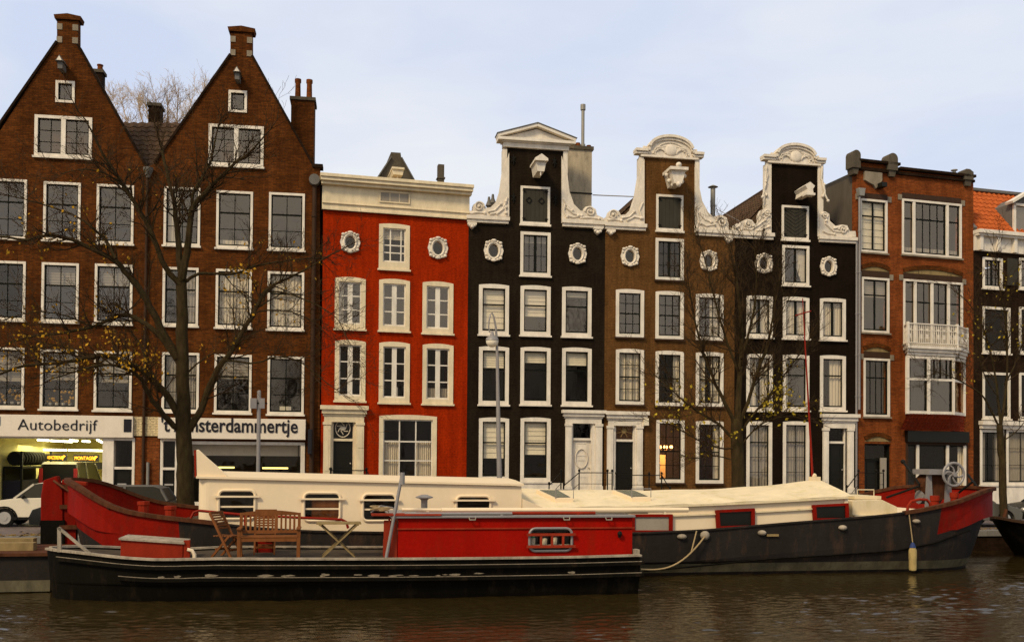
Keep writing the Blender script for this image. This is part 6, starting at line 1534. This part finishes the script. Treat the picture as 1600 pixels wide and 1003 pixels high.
# ---- dark boat at the right
DF = canal_frame(26.4)
t = thing('moored_boat', 'black hulled boat with rusty deck edge, cut by the right frame edge', 'boat', DF)
x0, z0 = DF.at(1556, 815, 0)
hd = Hull(DF, 1558, 1760, 812, 812, 2.9, [(1560, 806), (1585, 816), (1620, 822), (1760, 826)], 2.6, 0, .9, 0)
hd.build(t, ['bargeblk', 'bargeblk', 'bargeblk'], None, None, .3, lambda x: .05, inner='bargeblk')
R_ = hd.ring(0, .02); b = MB()
for i in range(len(R_) - 1): b.bar(R_[i], R_[i + 1], .1, .08)
b.build('gunwale_cap', 'darkwood', t)
b = MB(); x, z = DF.at(1590, 818, -.3); b.box(x, x + .7, -.5, .2, z - .2, z + .05); b.build('deck_chest', 'orange', t, bevel=.02)
t2 = DF.at(1568, 800, 0); b = MB(); b.tube([(t2[0], 0, hd.zs(t2[0])), (t2[0] + .1, 0, hd.zs(t2[0]) + .35)], .05, 6); b.build('bow_post', 'rust', t)

# ================= cars
def car(label, cat, fr, x, y, col, rz=0.0, L=3.7, Wd=1.7, Hh=1.42, style='hatch', z=STREET, roofmat=None, name='parked_car'):
    """length along local x, nose at x=0"""
    p = fr.w(x, y, 0); t = thing(name, label, cat, loc=(p.x, p.y, z), rz=fr.a + rz)
    hw = Wd / 2
    if style == 'hatch': prof = [(0.03, .28), (0.0, .5), (.1, .72), (.5, .86), (1.0, .93), (L - .15, .98), (L, .8), (L - .0, .4), (L - .05, .26)]; gl = [(.95, .92), (1.5, Hh - .04), (1.8, Hh), (L - .55, Hh), (L - .35, Hh - .06), (L - .12, .97)]
    elif style == 'sedan': prof = [(0.03, .28), (0, .5), (.12, .68), (.6, .8), (1.2, .88), (L - .8, .92), (L - .1, .88), (L, .6), (L - .04, .28)]; gl = [(1.1, .86), (1.75, Hh - .05), (2.0, Hh), (L - 1.35, Hh - .02), (L - 1.15, Hh - .06), (L - .65, .9)]
    else: prof = [(0.02, .3), (0, .6), (.15, .9), (.8, 1.05), (L - .1, 1.1), (L, .8), (L, .35), (L - .05, .28)]; gl = [(.75, 1.04), (1.4, Hh - .08), (1.7, Hh), (L - .25, Hh), (L - .14, Hh - .08), (L - .04, 1.08)]
    b = MB(); arch = []
    low = [(L - .68 + .36 * math.cos(a), .26 + .36 * math.sin(a)) for a in [PI * i / 8 for i in range(9)]] + [(.68 + .36 * math.cos(a), .26 + .36 * math.sin(a)) for a in [PI * i / 8 for i in range(9)]]
    b.prism(prof + [(q[0], q[1]) for q in low], -hw, hw)
    b.build('body', col, t, bevel=.05)
    # greenhouse with tumblehome
    n = len(gl); inn = .14; vs = []
    for sg in (-1, 1):
        for (a, c) in gl: k = (c - gl[0][1]) / (Hh - gl[0][1]); vs.append((a, sg * (hw - .04 - inn * max(0, k)), c))
    b = MB(); b.add(vs, [(i, i + 1, n + i + 1, n + i) for i in range(n - 1) if not (2 <= i < n - 3)] + [tuple(range(n)), tuple(range(n, 2 * n))]); b.build('windows', 'blackpaint', t)
    b = MB()
    ra, rb = gl[1], gl[-2]
    b.add([(ra[0] - .02, -(hw - .04 - inn) - .01, ra[1]), (rb[0] + .02, -(hw - .04 - inn) - .01, rb[1]), (rb[0] + .02, (hw - .04 - inn) + .01, rb[1]), (ra[0] - .02, (hw - .04 - inn) + .01, ra[1]), (gl[2][0], -(hw - .1 - inn), Hh + .02), (gl[-3][0], -(hw - .1 - inn), Hh + .02), (gl[-3][0], (hw - .1 - inn), Hh + .02), (gl[2][0], (hw - .1 - inn), Hh + .02)],
          [(0, 3, 2, 1), (4, 5, 6, 7), (0, 1, 5, 4), (1, 2, 6, 5), (2, 3, 7, 6), (3, 0, 4, 7)])
    for sg in (-1, 1):
        for (i, xk) in ((0, 1), (n - 1, n - 2)): p_, q_ = gl[i], gl[xk]; b.bar((p_[0], sg * (hw - .03), p_[1]), (q_[0], sg * (hw - .04 - inn), q_[1]), .06, .06)
        xm = (gl[2][0] + gl[-3][0]) / 2; b.bar((xm, sg * (hw - .02), gl[0][1]), (xm, sg * (hw - .03 - inn), Hh), .07, .05)
    b.build('roof', roofmat or col, t)
    for cx in (.68, L - .68):
        for sg in (-1, 1):
            y0 = sg * (hw - .12); b = MB(); b.lathe((cx, y0 - .09, .3), [(.24, 0), (.3, .02), (.3, .16), (.24, .18)], 20, axis='y'); w = b.build('wheel', 'tyre', t, smooth=True)
            b = MB(); b.lathe((cx, y0 + sg * .085 - .008, .3), [(.2, 0), (.2, .016)], 16, axis='y'); b.lathe((cx, y0 + sg * .1 - .01, .3), [(.09, 0), (.09, .02)], 10, axis='y'); b.build('rim', 'chrome', w)
    for sg in (-1, 1):
        b = MB(); b.blob((.05, sg * (hw - .3), .62), (.07, .12, .09)); b.build('headlight', 'chrome', t, smooth=True)
        b = MB(); b.box(L - .03, L + .015, sg * (hw - .18) - .07, sg * (hw - .18) + .07, .6 if style != 'van' else 1.05, .9 if style != 'van' else 1.75); b.build('tail_light', 'redlight', t)
        b = MB(); b.blob((gl[0][0] + .3, sg * (hw + .06), .98 if style != 'van' else 1.1), (.06, .1, .07)); b.build('mirror', 'blackpaint', t, smooth=True)
    for cx in (.68, L - .68):
        b = MB(); b.tube([(cx + .385 * math.cos(a), -hw - .005, .27 + .385 * math.sin(a)) for a in [PI * i / 10 for i in range(11)]], .03, 5); b.build('wheel_arch', 'tyre', t)
    b = MB(); b.box(.9, L - .9, -hw - .01, -hw + .05, .24, .33); b.build('side_skirt', 'tyre', t)
    b = MB(); b.box(-.03, .06, -hw + .15, hw - .15, .3, .42); b.box(L - .05, L + .03, -hw + .15, hw - .15, .32, .45); b.build('bumper', 'iron', t)
    b = MB(); b.box(L + .016, L + .03, -.26, .26, .55, .66) if style != 'van' else b.box(L + .016, L + .03, -.26, .26, .75, .86); b.build('number_plate', 'signw', t)
    return t
SF = canal_frame(33.6)
x = SF.at(10, 820, 0)[0] - .68
car('white compact car with silver wheels behind the red rudder', 'car', SF, x, 0.6, 'carwhite')
SF2 = canal_frame(31.2); x = SF2.at(45, 820, -.8)[0]
car('small black car parked behind the red stern of the houseboat', 'car', SF2, x, 0, 'carblack', Hh=1.40, L=4.0, roofmat='lead')
SF3 = canal_frame(31.6); x = SF3.at(1597, 820, -.8)[0]
car('grey sedan parked behind the red bow of the houseboat', 'car', SF3, x, 0, 'cargrey', rz=PI, L=4.3, style='sedan', Hh=1.36)
x = SF3.at(1604, 820, -.8)[0]
car('dark car partly cut by the right frame edge', 'car', SF3, x, .0, 'carblack', L=4.1, style='sedan', Hh=1.38)
# van inside the garage, tail towards the street
v0 = L.at(56, 780, 3.0)[0]; v1 = L.at(124, 780, 3.0)[0]; vx = (v0 + v1) / 2
vt = car('grey van seen from behind inside the lit garage', 'van', L.f, vx, 3.0, 'cargrey', rz=PI / 2, L=4.3, Wd=1.75, Hh=2.0, style='van', name='van', z=STREET + .03)
vt.location = L.f.w(vx, 3.0 + 4.3, .03); vt.rotation_euler = (0, 0, L.f.a - PI / 2)

# ================= street furniture
LF = canal_frame(30.0)
x, _ = LF.at(780, 760); t = thing('street_lamp', 'tall slender grey street lamp with curled top and hanging white globe', 'street lamp', loc=LF.w(x, 0, STREET), rz=TA)
P = []
for a, c in ((781, 835), (780.5, 750), (779, 680), (778, 620), (777, 560), (776, 530), (774.5, 510), (771.5, 495), (768.5, 488), (766, 492), (764, 502), (763.5, 512), (765, 519), (768, 518)): u, z = LF.at(a, c); P.append((u - x, 0, z - STREET))
P[0] = (P[0][0], 0, 0)
b = MB(); b.tube(P, [.09, .085, .075, .06, .05, .04, .035, .03, .025, .025, .022, .022, .02, .02], 8); b.build('pole', 'silver', t, smooth=True)
u, z = LF.at(769, 533.5); b = MB(); b.blob((u - x, 0, z - STREET), (.2, .2, .185), 16, 10); b.build('globe', 'opal', t, smooth=True)
b = MB(); b.lathe((u - x, 0, z - STREET + .03), [(.215, 0), (.19, .08), (.08, .15), (.03, .3)], 14); b.build('lamp_cap', 'silver', t, smooth=True)
b = MB(); b.tube([(u - x, 0, z - STREET + .3), (P[-1][0], 0, P[-1][2])], .015, 5); b.build('hanger', 'iron', t)
x, _ = LF.at(403, 760); t = thing('sign_post', 'grey metal post with blank plates in front of the shop sign', 'sign post', loc=LF.w(x, 0, STREET), rz=TA)
z1 = LF.at(403, 612)[1] - STREET; b = MB(); b.tube([(0, 0, 0), (0, 0, z1)], .06, 10); b.lathe((0, 0, z1), [(.065, 0), (.03, .05)], 10); b.build('post', 'silver', t, smooth=True)
for sx in (-1, 1):
    u0, z0, u1, z1 = LF.rect((391, 622, 401, 638) if sx < 0 else (405, 622, 413.5, 638), -.1); MB().box(u0 - x, u1 - x, -.1, -.07, z0 - STREET, z1 - STREET).build('plate', 'silver', t)
b = MB(); zb_ = LF.at(403, 630)[1] - STREET; b.box(-.25, .25, -.07, .0, zb_ - .02, zb_ + .02); b.build('bracket', 'iron', t)
# leaf litter and fallen leaves along the quay edge
b = MB(); random.seed(5)
for i in range(2600):
    x = random.uniform(-19, -8) if i < 1500 else random.uniform(-8, 24); y = EDGE + .1 + abs(random.gauss(0, .7)); s_ = random.uniform(.03, .07); a = random.uniform(0, PI)
    z = STREET + (.075 if y < EDGE + .45 else .012) + random.uniform(0, .04); tilt = random.uniform(-.03, .03)
    b.quad((x - s_ * math.cos(a), y - s_ * math.sin(a), z), (x + s_ * math.sin(a) * .6, y - s_ * math.cos(a) * .6, z + tilt), (x + s_ * math.cos(a), y + s_ * math.sin(a), z + .01), (x - s_ * math.sin(a) * .6, y + s_ * math.cos(a) * .6, z - tilt * .3))
o = b.build('leaf_litter', 'dryleaf', recalc=False); o.rotation_euler = (0, 0, TA); tag(o, 'brown fallen leaves along the quay edge', 'leaves', kind='stuff')

# ================= trees
class Tree:
    def __init__(s, fr, px, py, name, label, seed, group=None, x=None):
        s.f = fr; s.x = fr.at(px, py)[0] if x is None else x; s.rnd = random.Random(seed)
        s.root = thing(name, label, 'tree', loc=fr.w(s.x, 0, 0), rz=fr.a, group=group); s.wood = MB(); s.twig = MB(); s.leaf = MB(); s.tips = []
    def limb(s, pts, r0, r1, dy=0.0, spawn=True, dens=1.0, up=.25, L=1.6, n=7, y0=0.0):
        if spawn: r0 *= .82; dens *= 1.45
        P = []; m = len(pts)
        for i, (a, c) in enumerate(pts):
            y = y0 + dy * (i / (m - 1)) ** 1.1 ; u, z = s.f.at(a, c, y); P.append(Vector((u - s.x, y, z)))
        Q = []; # subdivide with slight jitter
        for i in range(len(P) - 1):
            p0, p1, p2, p3 = P[max(i - 1, 0)], P[i], P[i + 1], P[min(i + 2, len(P) - 1)]
            for k in range(3):
                t = k / 3; Q.append(.5 * ((2 * p1) + (-p0 + p2) * t + (2 * p0 - 5 * p1 + 4 * p2 - p3) * t * t + (-p0 + 3 * p1 - 3 * p2 + p3) * t ** 3))
        Q.append(P[-1]); m = len(Q)
        R = [r0 + (r1 - r0) * (i / (m - 1)) for i in range(m)]
        for i in range(1, m - 1): j_ = min(R[i] * .35, .02); Q[i] = Q[i] + Vector((s.rnd.uniform(-j_, j_), s.rnd.uniform(-j_, j_), s.rnd.uniform(-j_, j_)))
        s.wood.tube(Q, R, n)
        if spawn:
            tot = sum((Q[i + 1] - Q[i]).length for i in range(m - 1)); cnt = int(tot * 3.2 * dens)
            for _ in range(cnt):
                k = s.rnd.uniform(.22, 1) * (m - 1); i = min(int(k), m - 2); p = Q[i].lerp(Q[i + 1], k - i); d = (Q[i + 1] - Q[i]).normalized()
                rr = min(R[i] * .5, .028); v = Vector((s.rnd.gauss(0, 1), s.rnd.gauss(0, .9), s.rnd.gauss(0, 1))).normalized(); v = (d * .75 + v * .85 + Vector((0, 0, up))).normalized()
                s.grow(p, v, L * s.rnd.uniform(.35, 1) * (1.15 - .4 * k / (m - 1)), max(rr, .012), 2, up)
            d = (Q[-1] - Q[-2]).normalized(); s.grow(Q[-1], d, L * .8, r1, 2, up)
        return Q
    def grow(s, p, d, L, r, depth, up=.2):
        n = 4; P = [p]; R = [r]; q = p; dd_ = d
        for i in range(n):
            dd_ = (dd_ + Vector((s.rnd.gauss(0, .17), s.rnd.gauss(0, .17), s.rnd.gauss(0, .17) + up * .12))).normalized(); q = q + dd_ * (L / n); P.append(q); R.append(max(.0045, r * (1 - .75 * (i + 1) / n)))
            if depth > 0:
                for _ in range(s.rnd.choice((1, 1, 2, 2)) if depth > 1 else s.rnd.choice((0, 1, 1, 2))):
                    v = Vector((s.rnd.gauss(0, 1), s.rnd.gauss(0, 1), s.rnd.gauss(0, 1))).normalized(); s.grow(q, (dd_ * .95 + v * .75 + Vector((0, 0, up * .4))).normalized(), L * s.rnd.uniform(.35, .62), R[-1] * .75, depth - 1, up)
        s.twig.tube(P, R, 3 if r < .02 else 4, cap=False); s.tips.append((P[-1], P[2]))
    def leaves(s, hot, sz=.055):
        """hot: list of (px, py, rx, ry, count)"""
        for (px, py, rx, ry, cnt) in hot:
            u, z = s.f.at(px, py); k = abs(s.f.at(px + 10, py)[0] - u) / 10; c = []
            for tp, mid in s.tips:
                for p in (tp, mid):
                    e_ = ((p.x + s.x - u) / (rx * k)) ** 2 + ((p.z - z) / (ry * k)) ** 2
                    if e_ < 1: c.append(p)
            if not c: continue
            for _ in range(cnt):
                p = s.rnd.choice(c) + Vector((s.rnd.gauss(0, .06), s.rnd.gauss(0, .06), -abs(s.rnd.gauss(0, .06)))); w_ = sz * s.rnd.uniform(.6, 1.25)
                a = Vector((s.rnd.gauss(0, 1), s.rnd.gauss(0, 1), s.rnd.gauss(0, 1) - .8)).normalized(); b_ = a.orthogonal().normalized(); c_ = Matrix.Rotation(s.rnd.uniform(0, 6), 3, a) @ b_
                s.leaf.quad(p, p + a * w_ * .6 + c_ * w_ * .45, p + a * w_ * 1.3, p + a * w_ * .6 - c_ * w_ * .45)
    def finish(s, bark='bark', twig='twig', leaf='leaf'):
        s.wood.build('trunk', bark, s.root, smooth=True, recalc=False); s.twig.build('crown', twig, s.root, recalc=False)
        if s.leaf.v: s.leaf.build('leaves', leaf, s.root, recalc=False)
TF = canal_frame(30.4)
T1 = Tree(TF, 290, 800, 'canal_tree', 'large nearly bare elm with a thick trunk and yellow leaves before the gabled building', 21)
k = .0205
T1.limb([(292, 842), (290, 790), (289, 740), (288, 700), (287, 668), (286, 640)], .27, .215, 0, False, n=16)
T1.limb([(287, 672), (286, 600), (285, 540), (284, 480), (284, 436)], .205, .155, .1, False, n=14)
T1.limb([(283, 440), (279, 385), (275, 349), (272, 318), (264, 281), (255, 245), (250, 222)], .13, .03, .8)
T1.limb([(285, 436), (292, 395), (296, 370), (301, 326), (316, 307), (332, 289), (368, 255), (389, 240), (412, 214)], .15, .02, -.9)
T1.limb([(301, 330), (302, 305), (321, 268), (330, 250), (335, 225), (341, 198)], .07, .02, .6, y0=-.4)
T1.limb([(282, 445), (259, 419), (244, 385), (231, 351), (207, 313), (184, 276), (163, 245), (148, 215), (134, 188)], .115, .02, -1.0)
T1.limb([(207, 313), (190, 290), (165, 272), (130, 265), (95, 272)], .04, .012, .6, y0=-.5)
T1.limb([(277, 560), (254, 521), (240, 490), (222, 458), (202, 432), (179, 408), (145, 390), (114, 375), (73, 368), (41, 375), (0, 370), (-30, 378)], .15, .02, -1.4)
T1.limb([(181, 404), (166, 377), (145, 357), (124, 341), (93, 328), (52, 315), (10, 305)], .06, .012, .6, y0=-.8)
T1.limb([(279, 566), (249, 524), (228, 506), (202, 493), (181, 495), (145, 511), (104, 519), (65, 524), (30, 530), (0, 545)], .11, .02, 1.3)
T1.limb([(279, 650), (259, 615), (241, 597), (226, 581), (200, 568), (166, 555), (135, 560), (88, 568), (41, 571), (0, 584), (-25, 590)], .14, .025, -1.5)
T1.limb([(280, 672), (268, 660), (254, 646), (238, 625), (223, 597), (207, 581), (181, 571), (155, 571), (120, 580), (80, 592)], .12, .015, -2.2)
T1.limb([(249, 612), (241, 591), (226, 555), (214, 530), (190, 505)], .06, .015, .9)
T1.limb([(296, 672), (304, 655), (314, 641), (324, 610), (340, 576), (363, 545), (389, 503), (402, 478), (418, 452), (440, 440), (470, 425), (505, 405)], .15, .02, -1.3)
T1.limb([(416, 456), (444, 457), (478, 469), (505, 482), (528, 500), (543, 530)], .035, .01, -.3, y0=-.9)
T1.limb([(291, 440), (311, 427), (340, 428), (368, 427), (399, 416), (431, 410), (465, 405), (503, 403), (520, 396)], .065, .012, .7)
T1.limb([(392, 500), (400, 489), (419, 485), (448, 486), (473, 494), (492, 504), (508, 520)], .035, .01, .3, y0=-.8)
T1.limb([(350, 562), (375, 565), (400, 567), (432, 558), (464, 563), (492, 583), (521, 606), (550, 624)], .04, .01, -.3, y0=-.7)
T1.limb([(289, 590), (300, 575), (320, 560), (335, 552), (352, 560)], .04, .012, .4)
T1.limb([(145, 511), (120, 500), (90, 490), (50, 488), (5, 500)], .035, .01, -.8, y0=.6)
T1.limb([(135, 560), (110, 545), (80, 540), (40, 548), (0, 545)], .035, .01, .6, y0=-.9)
T1.limb([(284, 300), (270, 280), (262, 262)], .02, .01, .5) if False else None
T1.leaves([(130, 555, 130, 45, 430), (120, 500, 110, 45, 150), (100, 380, 120, 60, 120), (345, 430, 65, 28, 110), (215, 575, 70, 25, 110), (430, 400, 80, 120, 80), (330, 540, 60, 60, 40), (200, 300, 150, 60, 40)], .08)
T1.finish()
T2 = Tree(TF, 1153, 790, 'canal_tree', 'slender upright bare tree with a mossy trunk before the tan house', 33)
T2.limb([(1156, 838), (1154, 780), (1153, 730), (1151, 690), (1152, 655)], .25, .19, 0, False, n=10)
for pts, r0, dy in [([(1152, 660), (1155, 600), (1159, 540), (1156, 480), (1150, 430), (1140, 385)], .15, .3), ([(1150, 672), (1138, 640), (1118, 600), (1102, 560), (1090, 520), (1080, 470), (1074, 430)], .09, -.7),
                    ([(1148, 690), (1130, 668), (1105, 652), (1075, 632), (1048, 608), (1022, 585)], .07, .8), ([(1153, 665), (1168, 630), (1180, 590), (1196, 550), (1206, 505), (1214, 460), (1220, 425)], .09, -.5),
                    ([(1155, 680), (1175, 650), (1200, 620), (1222, 590), (1245, 560), (1262, 535)], .06, .6), ([(1157, 590), (1142, 550), (1125, 500), (1112, 450), (1100, 400), (1090, 372)], .06, .5), ([(1158, 560), (1170, 520), (1180, 470), (1182, 420), (1178, 385)], .06, -.5),
                    ([(1150, 700), (1125, 700), (1095, 690), (1065, 672), (1040, 660)], .04, -.6), ([(1155, 700), (1178, 672), (1205, 655), (1230, 650)], .04, -.5), ([(1149, 720), (1120, 712), (1090, 715)], .03, .5)]:
    T2.limb(pts, r0, .013, dy, dens=1.35, up=.5, L=1.5)
T2.leaves([(1080, 650, 60, 60, 90), (1205, 640, 45, 45, 170), (1240, 600, 30, 40, 70), (1035, 620, 30, 40, 22), (1150, 690, 40, 30, 30)], .095)
T2.finish(leaf='leafgreen')
T3 = Tree(canal_frame(30.6), 1567, 790, 'canal_tree', 'thin dark young tree in front of the dark house at the right edge', 44)
T3.limb([(1570, 825), (1568, 790), (1566, 730), (1564, 690), (1562, 664)], .14, .11, 0, False, n=8)
for pts, r0, dy in [([(1562, 668), (1545, 635), (1531, 614), (1502, 596), (1470, 582), (1450, 578)], .05, -.6), ([(1563, 668), (1560, 621), (1552, 570), (1542, 530), (1530, 499), (1510, 470), (1486, 450)], .055, .5), ([(1564, 668), (1572, 610), (1574, 550), (1570, 490), (1560, 440), (1555, 400)], .06, -.3),
                    ([(1565, 690), (1590, 672), (1615, 640)], .03, .4), ([(1570, 600), (1590, 560), (1605, 500), (1612, 440)], .04, .5), ([(1560, 620), (1540, 590), (1525, 540), (1520, 500)], .025, -.5)]:
    T3.limb(pts, r0, .01, dy, dens=.8, up=.35, L=1.3)
T3.leaves([(1570, 520, 60, 110, 60), (1520, 570, 60, 60, 30), (1585, 430, 40, 50, 30)], .085)
T3.finish(leaf='leafgreen')
F4 = canal_frame(52.0)
T4 = Tree(F4, 250, 700, 'background_tree', 'pale bare tree rising behind the roof between the two gables', 55)
T4.limb([(262, 780), (260, 600), (262, 420), (263, 330)], .5, .3, 0, False, n=8)
for pts in ([(263, 335), (262, 280), (255, 230), (248, 185), (243, 155)], [(262, 330), (235, 280), (215, 235), (200, 195), (190, 160)], [(263, 330), (275, 270), (285, 220), (293, 180), (302, 150)], [(262, 300), (270, 240), (276, 190), (278, 150)], [(262, 300), (240, 240), (224, 195), (216, 160)], [(230, 265), (205, 230), (188, 200), (178, 170), (170, 150)], [(280, 245), (300, 205), (312, 175), (318, 150)], [(255, 240), (236, 200), (228, 165)], [(265, 250), (262, 200), (262, 160)]):
    T4.limb(pts, .09, .016, T4.rnd.uniform(-1.5, 1.5), dens=1.3, up=.3, L=1.3)
T4.finish('palebark', 'palebark')
